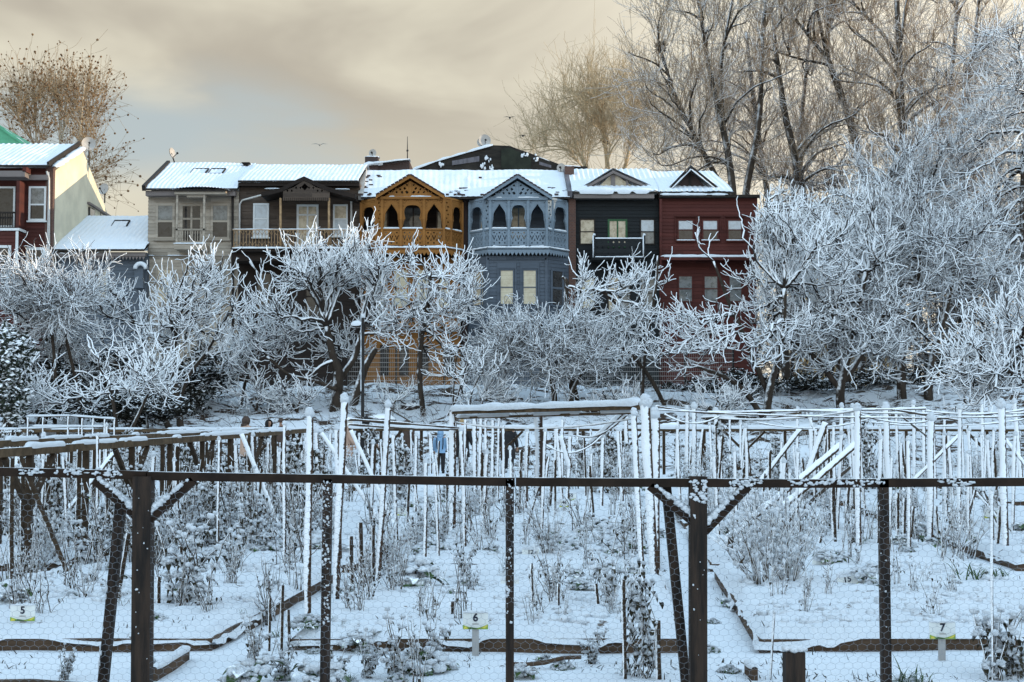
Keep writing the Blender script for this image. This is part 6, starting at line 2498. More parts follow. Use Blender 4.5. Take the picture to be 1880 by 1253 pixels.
# ---- plants
def build_plant(kind, seed):
    """Meshes of one plant at the origin."""
    rng = np.random.RandomState(seed)
    st, lf, sn = MB(), MB(), MB()

    def leaf(base, d, L, wd, droop, mb, curl=.25):
        """One leaf: a bent blade with a raised rim, 4 x 2 faces."""
        d = d / np.linalg.norm(d)
        s = np.cross(d, (0, 0, 1))
        s /= np.linalg.norm(s) + 1e-6
        V = np.zeros((6, 3, 3))
        p = np.array(base, float)
        dd = d.copy()
        prof = [.25, .8, 1.0, .85, .5, .06]
        for i in range(6):
            wv = wd * prof[i]
            wob = (rng.rand(2) - .5) * wd * .35
            V[i, 0] = p - s * (wv + wob[0]) + np.array([0, 0, curl * wv])
            V[i, 1] = p
            V[i, 2] = p + s * (wv + wob[1]) + np.array([0, 0, curl * wv])
            p = p + dd * L / 5
            dd = dd + np.array([0, 0, -droop / 5])
            dd /= np.linalg.norm(dd)
        mb.grid(V)
        return V[2, 1]
    if kind == 'withered':
        n = rng.randint(5, 9)
        for i in range(n):
            a = rng.rand() * 6.28
            h = rng.uniform(.35, .8)
            lean = rng.uniform(.05, .3)
            P = np.array([(math.cos(a) * (.04 + lean * t * t), math.sin(a) * (.04 + lean * t * t), h * t - .04) for t in np.linspace(0, 1, 8)])
            P += rng.randn(8, 3) * .008
            st.tubes(P, np.linspace(.008, .005, 8), 6)
            for k in range(rng.randint(9, 15)):
                t = rng.uniform(.2, 1)
                b = P[int(t * 7)]
                aa = rng.rand() * 6.28
                e = leaf(b, np.array([math.cos(aa), math.sin(aa), .1]), rng.uniform(.06, .13), rng.uniform(.012, .025), rng.uniform(2.0, 4), lf)
                if rng.rand() < .75:
                    q = b + np.array([math.cos(aa), math.sin(aa), 0]) * .03 + np.array([0, 0, .012])
                    for z in range(3):
                        sn.lumps([q + rng.randn(3) * .015], [(.012 + rng.rand() * .018, .012 + rng.rand() * .018, .009 + rng.rand() * .011)], rng, 0, .45)
            sn.lumps([P[-1] + (0, 0, .012)], [(.03, .03, .024)], rng, 0, .3)
    elif kind == 'cabbage':
        n = rng.randint(8, 13)
        for i in range(n):
            a = i / n * 6.28 + rng.randn() * .3
            L = rng.uniform(.12, .24)
            el = rng.uniform(.2, 1.1)
            b = np.array([math.cos(a), math.sin(a), 0]) * .03
            e = leaf(b + (0, 0, rng.uniform(.02, .12)), np.array([math.cos(a) * math.cos(el), math.sin(a) * math.cos(el), math.sin(el)]), L, rng.uniform(.04, .075), rng.uniform(1.2, 2.6), lf, .2)
            if rng.rand() < .8:
                for z in range(7):
                    sn.lumps([e + rng.randn(3) * (.030, .030, .008) + (0, 0, .012)], [(.012 + rng.rand() * .024, .012 + rng.rand() * .024, .009 + rng.rand() * .012)], rng, 0, .45)
        for z in range(16):
            sn.lumps([rng.randn(3) * (.06, .06, .025) + (0, 0, .11)], [(.015 + rng.rand() * .03, .015 + rng.rand() * .03, .012 + rng.rand() * .018)], rng, 0, .45)
        st.tubes(np.array([(0, 0, -.05), (0, 0, .05), (0, 0, .12)]), np.full(3, .014), 6)
    elif kind == 'bush':
        for i in range(34):
            a = rng.rand() * 6.28
            h = rng.uniform(.35, .85)
            lean = rng.uniform(.08, .42)
            t = np.linspace(0, 1, 7)[:, None]
            P = np.concatenate([math.cos(a) * (.05 + lean * t ** 1.3), math.sin(a) * (.05 + lean * t ** 1.3), h * t - .04], 1) + rng.randn(7, 3) * .010
            st.tubes(P, np.linspace(.005, .0028, 7), 5)
            C = P[2:][rng.rand(5) < .45]
            sn.lumps(C + rng.randn(*C.shape) * .006, np.array([(.010 + rng.rand() * .016, .010 + rng.rand() * .016, .010 + rng.rand() * .018) for _ in C]).reshape(-1, 3), rng, 0, .4)
            for k in range(3):
                b = P[rng.randint(2, 6)]
                q = b + np.array([rng.randn() * .06, rng.randn() * .06, rng.uniform(.04, .12)])
                st.tubes(np.array([b, (b + q) / 2 + rng.randn(3) * .008, q]), np.array([.003, .0026, .002]), 4)
                sn.lumps([q], [(.010 + rng.rand() * .012, .012, .010 + rng.rand() * .012)], rng, 0, .4)
    elif kind == 'tuft':
        for i in range(26):
            a = rng.rand() * 6.28
            leaf(rng.randn(3) * (.05, .05, 0) + (0, 0, -.01), np.array([math.cos(a) * .45, math.sin(a) * .45, 1.0]), rng.uniform(.10, .26), .0045, rng.uniform(.6, 2.2), lf, .6)
        for z in range(9):
            sn.lumps([rng.randn(3) * (.07, .07, .01) + (0, 0, .03)], [(.03, .03, .02)], rng, 0, .3)
        st.tubes(np.array([(0, 0, -.04), (0, 0, 0), (0, 0, .03)]), np.full(3, .01), 5)
    elif kind == 'mound':
        for z in range(60):
            r = rng.rand() ** .5 * .26
            a = rng.rand() * 6.28
            q = np.array([math.cos(a) * r, math.sin(a) * r, .03 + .16 * (1 - (r / .28) ** 2) * rng.uniform(.5, 1)])
            s_ = rng.uniform(.014, .045)
            sn.lumps([q], [(s_ * 1.2, s_ * 1.2, s_ * .75)], rng, 0, .45)
            for _ in range(3):
                aa = rng.rand() * 6.28
                leaf(q - (0, 0, .02), np.array([math.cos(aa), math.sin(aa), rng.uniform(-.1, .5)]), rng.uniform(.05, .11), rng.uniform(.014, .03), rng.uniform(1, 3), lf)
        st.tubes(np.array([(0, 0, -.04), (0, 0, .05), (.02, 0, .12)]), np.full(3, .008), 5)
    elif kind == 'climber':          # bean haulm clotted with snow, up to 1.1 m
        for i in range(9):
            a = rng.rand() * 6.28
            P = np.array([(math.cos(a) * .06 + rng.randn() * .03 + .1 * (i - 4) / 4, rng.randn() * .04, 1.15 * t * rng.uniform(.8, 1) - .03) for t in np.linspace(0, 1, 9)])
            P[:, 2] = np.sort(P[:, 2])
            st.tubes(P, np.linspace(.007, .004, 9), 5)
            for k in range(20):
                b = P[rng.randint(1, 9)] + rng.randn(3) * .03
                aa = rng.rand() * 6.28
                leaf(b, np.array([math.cos(aa), math.sin(aa), -.1]), rng.uniform(.05, .11), rng.uniform(.012, .028), rng.uniform(2, 4), lf)
                s_ = rng.uniform(.008, .030)
                if k % 5 > 2:
                    continue
                sn.lumps([b + (math.cos(aa) * .02, math.sin(aa) * .02, .015)], [(s_, s_, s_ * .8)], rng, 0, .4)
    elif kind == 'stalks':
        for i in range(rng.randint(7, 13)):
            a = rng.rand() * 6.28
            h = rng.uniform(.3, .95)
            ln = rng.uniform(.02, .28)
            r = rng.rand() * .16
            t = np.linspace(0, 1, 7)
            b_ = rng.rand() * 6.28
            P = np.stack([math.cos(b_) * r + math.cos(a) * ln * t ** 1.5, math.sin(b_) * r + math.sin(a) * ln * t ** 1.5, h * t - .04 - .12 * ln * t ** 3], 1) + rng.randn(7, 3) * .008
            st.tubes(P, np.linspace(.0075, .004, 7), 5)
            for k in range(3):
                q = P[rng.randint(2, 7)]
                e = q + np.array([rng.randn() * .05, rng.randn() * .05, rng.uniform(-.02, .08)])
                st.tubes(np.array([q, (q + e) / 2 + rng.randn(3) * .008, e]), np.array([.004, .0035, .003]), 4)
                if rng.rand() < .5:
                    leaf(e, np.array([rng.randn(), rng.randn(), -.3]), rng.uniform(.04, .09), rng.uniform(.010, .02), rng.uniform(2, 4), lf)
                if rng.rand() < .45:
                    sn.lumps([e + (0, 0, .006)], [(.012 + rng.rand() * .012, .014, .009 + rng.rand() * .01)], rng, 0, .4)
    return st, lf, sn


PROTO = {}
KINDS = {'withered': ('withered_plant', 'plant', 'stem', 'leaf_dry'), 'cabbage': ('leafy_plant', 'plant', 'stem', 'leaf'), 'bush': ('twiggy_bush', 'bush', 'stem_bush', 'leaf_dry'),
         'tuft': ('leek_tuft', 'plant', 'stem', 'leaf'), 'mound': ('low_plant', 'plant', 'stem', 'leaf'), 'climber': ('bean_haulm', 'plant', 'stem', 'leaf_dry'), 'stalks': ('dead_stalks', 'plant', 'stem', 'leaf_dry')}


def copy_tree(o, parent=None):
    c = o.copy()
    COL.objects.link(c)
    c.parent = parent
    for ch in list(o.children):
        copy_tree(ch, c)
    return c


def plant(kind, var, px=None, py=None, label='', group=None, scale=1.0, rot=None, pos=None):
    nm, cat, sm, lm = KINDS[kind]
    if group and any(abs(px - sx) < 26 and sy - 6 < py < sy + 55 for sx, sy in SIGNS):
        return None        # keeps the signs and the child in view
    p = Gp(px, py) if pos is None else np.array(pos)
    if (kind, var) not in PROTO:
        root = empty(nm, (0, 0, 0))
        st, lf, sn = build_plant(kind, var * 7 + len(kind))
        st.build('stem', M[sm], root)
        if lf.n:
            lf.build('leaves', M[lm], root)
        if sn.n:
            sn.build('snow_clumps', M['snow_fine'], root)
        PROTO[(kind, var)] = root
        o = root
    else:
        o = copy_tree(PROTO[(kind, var)])
    o.location = p
    o.scale = (scale, scale, scale)
    o.rotation_euler = (0, 0, rot if rot is not None else (px or 0) * 1.7 + var)
    for k in ('group',):
        if k in o:
            del o[k]
    tag(o, label, cat, group)
    return o


# plants one can point to
plant('withered', 1, 325, 1145, 'tall withered plant with hanging dark leaves right of the left main post', scale=1.0)
plant('withered', 2, 372, 1150, 'withered stalks with snow caps right of the taller withered plant', scale=.85)
plant('withered', 3, 430, 1080, 'withered plant in front of the second row board at the left', scale=.8)
plant('cabbage', 1, 760, 1108, 'big dark leafed cabbage under snow left of the middle upright', scale=1.35)
plant('cabbage', 2, 800, 1062, 'single round green leaf plant beyond the big cabbage', scale=.8)
plant('cabbage', 3, 655, 1112, 'small leafy plant right of the left slim upright', scale=.8)
plant('cabbage', 4, 660, 1196, 'dark leafy plant pressed down by snow in front of bed 6', scale=.8)
plant('cabbage', 5, 455, 1266, 'cabbage half buried in snow at the bottom left of the left upright', scale=.95)
plant('cabbage', 6, 588, 1268, 'large pale green leafed plant at the bottom beside the left upright', scale=1.0)
plant('withered', 4, 730, 1250, 'clump of withered blades before bed 6 left of its sign', scale=.55)
plant('withered', 5, 800, 1215, 'withered stalks just left of sign 6', scale=.5)
plant('mound', 5, 775, 1232, 'low snowy plant heap left of sign 6', scale=.75)
plant('climber', 1, 1178, 1245, 'tangle of withered haulm beside the brown stake left of the leaning prop', scale=.58)
plant('withered', 6, 1196, 1215, 'withered plant leaning on the right prop of the fence', scale=.7)
plant('withered', 7, 1120, 1150, 'withered beans hanging from the thin stakes behind sign 6', scale=.6)
plant('cabbage', 7, 1070, 1118, 'small cabbage showing green between the thin stakes behind sign 6', scale=.7)
plant('bush', 1, 1005, 1045, 'leafy snow speckled bush beside the sign numbered 12', scale=.75)
plant('bush', 2, 1400, 1102, 'twiggy leafless bush fanning out right of the main post', scale=1.05)
plant('bush', 3, 1448, 1098, 'second twiggy bush right beside the fanning bush', scale=1.0)
plant('bush', 4, 1385, 1050, 'twiggy snow filled bush behind the fanning bush', scale=1.0)
plant('cabbage', 8, 1527, 1068, 'leafy plant with a large green leaf left of the sign numbered 15', scale=.9)
plant('cabbage', 9, 1590, 1100, 'dark leafy plant right of the sign numbered 15', scale=.9)
plant('tuft', 1, 1790, 1102, 'leek tuft with upright green blades right of the slim right upright', scale=1.4)
plant('tuft', 2, 1838, 1098, 'leek tuft beside the white cane at the right', scale=1.1)
plant('withered', 8, 1822, 1250, 'withered sunflower heads hung with snow in the lower right corner', scale=.75)
plant('withered', 9, 1868, 1245, 'withered stalks at the right edge beside the lower right corner plant', scale=.8)
plant('tuft', 3, 1655, 1262, 'green blades poking from the snow under the right upright', scale=.9)
plant('tuft', 4, 1690, 1262, 'few green blades poking from the snow below sign 7', scale=.7)
plant('cabbage', 10, 20, 1140, 'green leaf plant under sign 5', scale=.8)
plant('cabbage', 11, 1672, 1000, 'bright green broad leaf between the brown poles at the right', scale=1.3)
plant('withered', 10, 165, 1110, 'small withered plant in the bed of sign 5', scale=.35)
plant('withered', 11, 118, 1250, 'dry sprig beside the bottom log at the left', scale=.3)
# bean haulm hedges and scattered plants, bed by bed
rng = np.random.RandomState(21)
for i in range(16):
    px, py = rng.uniform(-10, 330), rng.uniform(985, 1075)
    plant(['withered', 'climber', 'bush'][i % 3], 20 + i % 3, px, py, 'withered bush tangle under the left trellis in front of the dark poles', 'tangle under the left trellis', rng.uniform(.55, .95))
for i in range(22):
    px, py = rng.uniform(335, 600), rng.uniform(960, 1045)
    plant(['mound', 'withered', 'climber', 'mound'][i % 4], 24 + i % 4, px, py, 'snow clotted bean plant in the second row bed left of the tall poles', 'bean plants left of the tall poles', rng.uniform(.7, 1.1))
for i in range(20):
    px, py = rng.uniform(990, 1180), rng.uniform(985, 1046)
    plant('mound', 30 + i % 3, px, py, 'low snow heaped plant in the bed of sign 12', 'low plants in the bed of sign 12', rng.uniform(.6, 1.0))
for i in range(14):
    px, py = rng.uniform(720, 900), rng.uniform(900, 960)
    plant(['mound', 'climber', 'withered', 'bush'][i % 4], 33 + i % 4, px, py, 'snowed plant in the middle beds beyond the sign numbered 37', 'plants beyond sign 37', rng.uniform(.7, 1.1))
for i in range(16):
    px, py = rng.uniform(960, 1170), rng.uniform(872, 925)
    plant(['mound', 'climber', 'bush', 'cabbage'][i % 4], 37 + i % 4, px, py, 'snowed plant under the fat beam trellis', 'plants under the fat beam trellis', rng.uniform(.8, 1.2))
for i in range(16):
    px, py = rng.uniform(1310, 1450), rng.uniform(925, 1015)
    plant(['bush', 'mound', 'cabbage', 'bush'][i % 4], 41 + i % 4, px, py, 'snow loaded bush in the beds right of the main post fork', 'bushes right of the main post', rng.uniform(.7, 1.1))
for i in range(30):
    px, py = rng.uniform(1230, 1875), rng.uniform(866, 915)
    plant(['climber', 'bush', 'mound', 'withered'][i % 4], 45 + i % 4, px, py, 'snowed plant between the poles of the right trellis', 'plants in the right trellis', rng.uniform(.8, 1.3))
for i in range(16):
    px, py = rng.uniform(1480, 1870), rng.uniform(930, 1040)
    plant(['withered', 'mound', 'tuft', 'withered'][i % 4], 49 + i % 4, px, py, 'small snowed plant in the open beds at the right', 'small plants at the right', rng.uniform(.35, .6))
for i in range(30):
    px, py = rng.uniform(0, 560), rng.uniform(862, 940)
    plant(['climber', 'bush', 'climber', 'mound'][i % 4], 53 + i % 4, px, py, 'snowed plant between the sticks behind the left trellis', 'plants behind the left trellis', rng.uniform(.8, 1.2))
for i in range(10):
    px, py = rng.uniform(580, 820), rng.uniform(862, 900)
    plant(['bush', 'mound', 'climber'][i % 3], 57 + i % 3, px, py, 'snowed plant between the tall poles and the child in blue', 'plants before the child', rng.uniform(.8, 1.2))
for i in range(26):
    px, py = rng.uniform(0, 1880), rng.uniform(1105, 1235)
    p_ = Gp(px, py)
    plant('tuft' if i % 2 else 'mound', 60 + i % 4, px, py, 'small tuft or sprig barely poking through the snow of the front beds', 'sprigs in the front beds', rng.uniform(.18, .4))

for i in range(26):
    px, py = rng.uniform(420, 1180), rng.uniform(866, 905)
    plant(['climber', 'withered', 'bush', 'climber'][i % 4], 65 + i % 4, px, py, 'tall withered plant standing before the rear fence around the middle', 'withered plants before the rear fence', rng.uniform(.7, 1.2))
for i in range(22):
    px, py = rng.uniform(1220, 1870), rng.uniform(900, 960)
    plant(['withered', 'climber', 'bush', 'mound'][i % 4], 69 + i % 4, px, py, 'withered snowy plant just beyond the front rail at the right', 'withered plants beyond the rail at the right', rng.uniform(.55, .95))
for i in range(20):
    px, py = rng.uniform(0, 250), rng.uniform(905, 990)
    plant(['withered', 'climber', 'bush'][i % 3], 73 + i % 3, px, py, 'dark withered growth among the left dark poles', 'withered growth among the left dark poles', rng.uniform(.7, 1.1))
for i in range(14):
    px, py = rng.uniform(600, 1180), rng.uniform(1060, 1130)
    plant(['withered', 'cabbage', 'mound', 'tuft'][i % 4], 76 + i % 4, px, py, 'little snowed plant in the bed of sign 6', 'little plants in the bed of sign 6', rng.uniform(.3, .55))
for i in range(16):
    px, py = rng.uniform(600, 900), rng.uniform(955, 1045)
    plant(['withered', 'mound', 'bush', 'cabbage'][i % 4], 80 + i % 4, px, py, 'snowed plant between the three tall poles and the middle upright', 'plants right of the tall poles', rng.uniform(.4, .8))

for (n_, x0_, x1_, y0_, y1_, lo, hi, lb, gr) in ((34, 0, 340, 960, 1080, .6, 1.1, 'dead stalks crowding the left beds before the long trellis rails', 'dead stalks at the left'),
                                           (30, 340, 600, 930, 1060, .6, 1.1, 'dead stalks between the left main post and the tall white poles', 'dead stalks left of the tall poles'),
                                           (26, 640, 940, 890, 1060, .5, .9, 'dead stalks between the tall white poles and the middle upright', 'dead stalks left of the middle upright'),
                                           (30, 945, 1180, 875, 1050, .5, 1.0, 'dead stalks between the middle upright and the white post pair', 'dead stalks right of the middle upright'),
                                           (26, 1300, 1610, 890, 1050, .5, .9, 'dead stalks between the main post and the right upright', 'dead stalks right of the main post'),
                                           (26, 1625, 1880, 890, 1050, .5, .9, 'dead stalks to the right of the slim right upright', 'dead stalks at the far right'),
                                           (26, 620, 1180, 1060, 1175, .3, .6, 'small dead stalks in the bed behind sign 6', 'small dead stalks in the bed of sign 6'),
                                           (16, 1390, 1870, 1055, 1180, .25, .5, 'small dead stalks in the clean snow between the stub post and sign 7', 'small dead stalks near sign 7'),
                                           (22, 20, 560, 1060, 1170, .3, .6, 'small dead stalks in the front bed around the left main post', 'small dead stalks in the left front bed')):
    for i in range(n_):
        px, py = rng.uniform(x0_, x1_), rng.uniform(y0_, y1_)
        plant('stalks', 90 + i % 6, px, py, lb, gr, rng.uniform(lo, hi))
for i in range(64):
    px = rng.uniform(0, 1880)
    py = rng.uniform(880, 985)
    ht = rng.uniform(55, 120) * (py - 775) / 150
    pole((px + rng.uniform(-9, 9), max(792, py - ht)), (px, py), rng.uniform(3.5, 6.5), dark=rng.rand() < .6, label='loose thin garden stick just beyond the front fence rail', group='loose sticks beyond the front rail', snow=.8)

for i in range(24):
    px, py = rng.uniform(400, 1180), rng.uniform(1180, 1262)
    plant(['stalks', 'withered', 'cabbage', 'tuft', 'mound'][i % 5], 100 + i % 5, px, py, 'snow bent plant in the strip of rough snow just behind the wire', 'rough plants just behind the wire', rng.uniform(.25, .48))
for i in range(44):
    px, py = rng.uniform(0, 1880), rng.uniform(940, 1120)
    plant('cabbage', 110 + i % 4, px, py, 'small green leafed plant showing through the snow of the beds', 'small green leafed plants', rng.uniform(.35, .75))

# loose things lying in the snow
mb = MB()
P = np.array([W(940, 1232, 8.75), W(965, 1229, 8.72), W(1000, 1217, 8.72), (W(1035, 1208, 8.75)), W(1066, 1207, 8.8)])
for q in P:
    q[2] = max(q[2], .03)
mb.tubes(P, np.array([.012, .014, .014, .013, .012]), 8)
o = mb.build('bent_hose', M['board'], loc=P[0])
tag(o, 'curved dark hose end lying on the snow below bed 6', 'hose')
for (a, b, lb) in (((282, 1252), (343, 1212), 'weathered plank edge sticking out of the snow at the lower left'), ((702, 1012), (764, 982), 'short plank along the path beside the tall white poles'), ((796, 968), (826, 942), 'plank end beside the path behind sign 37'), ((1386, 1252), (1372, 1238), 'broken stick end poking up at the bottom right of the main post')):
    p, q = ground_hit(*a), ground_hit(*b)
    mb = MB()
    mb.bar(p + (0, 0, .02), q + (0, 0, .02), .035, .11)
    o = mb.build('plank', M['board'], loc=p)
    sm = MB()
    snow_strip(sm, p + (0, 0, .075), q + (0, 0, .075), .07, .035, 3, gaps=.3)
    sm.build('snow_ridge', M['snow_fine'], o)
    tag(o, lb, 'plank')

# ------------------------------------------------------------------ trees
def sample_env(envs, n, rng, shell=.45):
    """Points in a union of ellipsoids (cx, cy, cz, rx, ry, rz, weight)."""
    w = np.array([e[6] for e in envs], float)
    w /= w.sum()
    k = rng.choice(len(envs), n, p=w)
    E = np.array([e[:6] for e in envs])[k]
    d = rng.randn(n, 3)
    d /= np.linalg.norm(d, axis=1, keepdims=True)
    r = rng.rand(n) ** shell
    return E[:, :3] + d * r[:, None] * E[:, 3:6]


def gate(P, seed, sc, thr):
    """Patchy noise that leaves gaps in a crown."""
    a = vnoise(P[:, 0] * sc + P[:, 1] * sc * .6, P[:, 2] * sc, seed)
    b = vnoise(P[:, 1] * sc * .8 - P[:, 0] * sc * .4, P[:, 2] * sc * 1.3, seed + 3)
    return (a + b) / 2 > thr


def grow_tree(seed, trunks, envs, levels):
    """trunks: list of (points, radii). Limbs reach for points of the crown; twigs leave their parent at random.
    Returns trunk and crown tube batches."""
    rng = np.random.RandomState(seed)
    nodes, rads, tans = [], [], []
    tb, cb = [], []
    org = np.array(trunks[0][0][-1])
    for P, R in trunks:
        P, R = np.array(P, float), np.array(R, float)
        t = np.linspace(0, 1, len(P))
        tt = np.linspace(0, 1, max(14, len(P) * 4))
        Q = np.stack([np.interp(tt, t, P[:, i]) for i in range(3)], -1)
        for _ in range(2):
            Q[1:-1] = (Q[:-2] + Q[1:-1] * 2 + Q[2:]) / 4
        Q[1:] += np.stack([fbm(tt * 5, tt * 0 + seed + 3, 1), fbm(tt * 5, tt * 0 + seed + 5, 2), tt * 0], -1)[1:] * np.interp(tt, t, R)[1:, None] * .7
        RR = np.interp(tt, t, R) * (1 + .25 * fbm(tt * 9, tt * 0 + seed, 3))
        tb.append((Q[None], RR[None], 10))
        s = int(len(Q) * .35)
        T = np.gradient(Q, axis=0)
        T /= np.linalg.norm(T, axis=1, keepdims=True)
        nodes.append(Q[s:])
        rads.append(RR[s:])
        tans.append(T[s:])
    for li, lv in enumerate(levels):
        n = lv['pts']
        if lv.get('rand'):
            N, Rn, Tn = nodes[-1], rads[-1], tans[-1]
            if lv.get('both') and len(nodes) > len(trunks) + 1:
                N, Rn, Tn = np.concatenate(nodes[-2:]), np.concatenate(rads[-2:]), np.concatenate(tans[-2:])
            idx = rng.randint(0, len(N), lv['n'])
            st = N[idx] + rng.randn(lv['n'], 3) * .0
            d = lv.get('follow', .5) * Tn[idx] + rng.randn(lv['n'], 3) * lv.get('spread', .6) + np.array([0, 0, lv.get('rise', .25)])
            d /= np.linalg.norm(d, axis=1, keepdims=True)
            L = lv['lmax'] * (.35 + .65 * rng.rand(lv['n'], 1))
            e = d + np.array([0, 0, lv.get('up', .4)]) + rng.randn(lv['n'], 3) * lv.get('wig', .25)
            e /= np.linalg.norm(e, axis=1, keepdims=True)
            t = np.linspace(0, 1, n)[None, :, None]
            P = st[:, None] + (d[:, None] * (t - .5 * t * t) + e[:, None] * .5 * t * t) * L[:, None]
            tg = P[:, -1]
        else:
            N = np.concatenate(nodes)
            Rn = np.concatenate(rads)
            Tn = np.concatenate(tans)
            kd = kdtree.KDTree(len(N))
            for i, p in enumerate(N):
                kd.insert(p, i)
            kd.balance()
            tg = sample_env(envs, lv['n'] * 2, rng, lv.get('shell', .45))
            ok = gate(tg, seed % 50, lv.get('gs', .55), lv.get('gt', .46))
            tg = tg[ok][:lv['n']]
            bk = lv.get('back', .3)
            q = tg + (org - tg) * bk
            q[:, 2] -= lv.get('low', .0) * np.abs(tg[:, 2] - org[2]) + lv.get('drop', 0)
            idx = np.array([kd.find(p)[1] for p in q])
            st = N[idx]
            v = tg - st
            L = np.linalg.norm(v, axis=1, keepdims=True)
            lm = lv.get('lmax', 99)
            f = np.minimum(1, lm * (.6 + .6 * rng.rand(len(L), 1)) / (L + 1e-6))
            v = v * f
            L = L * f
            tg = st + v
            u = v / (L + 1e-6)
            c1 = st + L * .38 * (u + lv.get('follow', .5) * Tn[idx] + rng.randn(*v.shape) * lv.get('wig', .12))
            c2 = tg - L * .30 * (u * .6 + np.array([0, 0, lv.get('up', .4)]) + rng.randn(*v.shape) * lv.get('wig', .12))
            t = np.linspace(0, 1, n)[None, :, None]
            P = (1 - t) ** 3 * st[:, None] + 3 * (1 - t) ** 2 * t * c1[:, None] + 3 * (1 - t) * t ** 2 * c2[:, None] + t ** 3 * tg[:, None]
        P[:, 1:] += rng.randn(len(P), n - 1, 3) * (L * lv.get('jit', .015))[:, None]
        r0 = np.minimum(lv['r0'] * (.75 + .5 * rng.rand(len(P))), Rn[idx] * .85)
        r0 = np.maximum(r0, lv['r1'])
        R = r0[:, None] + (lv['r1'] - r0)[:, None] * np.linspace(0, 1, n)[None] ** .8
        cb.append((P, R, lv.get('sides', 4), lv.get('limb', 0)))
        if li < len(levels) - 1:
            T = np.gradient(P, axis=1)
            T /= np.linalg.norm(T, axis=2, keepdims=True) + 1e-9
            nodes.append(P[:, 1:].reshape(-1, 3))
            rads.append(R[:, 1:].reshape(-1))
            tans.append(T[:, 1:].reshape(-1, 3))
    return tb, cb


ENV = 1.10
LIMB = {'snowy_fig_bark': M['bark_limb'], 'snowy_fine_twigs': M['bark_limb'], 'plane_twigs': M['bark_far_trunk']}


def tree(name, label, cat, seed, trunks_px, envs_px, levels, mt, mc, group=None, extra=None):
    """trunks_px: list of (Y, [(px, py, r_px), ...]), envs_px: (px, py, rx, ry, weight, depth, dY)."""
    trunks = []
    Y0 = trunks_px[0][0]
    for Y, pts in trunks_px:
        P = [W(a, b, Y + (dy if len(x) == 4 else 0)) for x in pts for a, b, r, dy in [x if len(x) == 4 else (*x, 0)]]
        R = [x[2] * Y / F * (.72 if Y > 80 else 1) for x in pts]
        trunks.append((P, R))
    base = np.array(trunks[0][0][0])
    envs = []
    for (px, py, rx, ry, wt, dp, dY) in envs_px:
        c = W(px, py, Y0 + dY)
        envs.append((c[0], c[1], c[2], rx * Y0 / F * ENV, dp, ry * Y0 / F * ENV, wt))
    tb, cb = grow_tree(seed, trunks, envs, levels)
    root = empty(name, base, label, cat, group)
    mb = MB()
    for P, R, n in tb:
        mb.tubes(P, R, n)
    mb.build('trunk', mt, root)
    mb = MB()
    for P, R, n, lb in cb:
        mb.tubes(P, R, n, lb)
    cr = mb.build('crown', [mc, LIMB.get(mc.name, mc)], root)
    if extra:
        extra(root, cb)
    return root


def gz(px, py):
    return ground_hit(px, py)


def fig_levels(k=1.0, tip=.0145, thick=1.0):
    return [dict(n=int(14 * k + 3), r0=.085 * thick, r1=.030, pts=10, up=.3, back=.5, low=.25, shell=.26, wig=.28, sides=7, jit=.018, gt=.38, limb=1),
            dict(n=int(80 * k), r0=.036 * thick, r1=.026, pts=9, up=.5, back=.25, low=.10, shell=.36, wig=.36, lmax=2.4, sides=5, jit=.022, gt=.44, limb=1),
            dict(rand=1, both=1, n=int(330 * k), r0=.027, r1=.019, pts=8, follow=.75, spread=.62, rise=.15, up=.6, wig=.40, lmax=1.4, sides=5, jit=.020),
            dict(rand=1, both=1, n=int(1050 * k), r0=.0205, r1=tip, pts=6, follow=.6, spread=.70, rise=.25, up=.75, wig=.40, lmax=.66, sides=5, jit=.022)]


def fine_levels(k=1.0, lmax=1.0, tip=.010, sc=1.0):
    return [dict(n=int(14 * k + 3), r0=.07 * sc, r1=.024, pts=9, up=.2, back=.5, low=.25, shell=.26, wig=.26, sides=6, jit=.016, gt=.36, limb=1),
            dict(n=int(100 * k), r0=.028 * sc, r1=.018, pts=8, up=.3, back=.25, low=.1, wig=.3, lmax=2.4 * sc, sides=4, jit=.02, gt=.42),
            dict(rand=1, both=1, n=int(600 * k), r0=.019, r1=.013, pts=7, follow=.7, spread=.58, rise=.12, up=.3, wig=.35, lmax=1.4 * lmax, sides=4, jit=.018),
            dict(rand=1, both=1, n=int(2300 * k), r0=.014, r1=tip, pts=5, follow=.55, spread=.68, rise=.10, up=.25, wig=.4, lmax=.70 * lmax, sides=4, jit=.02)]


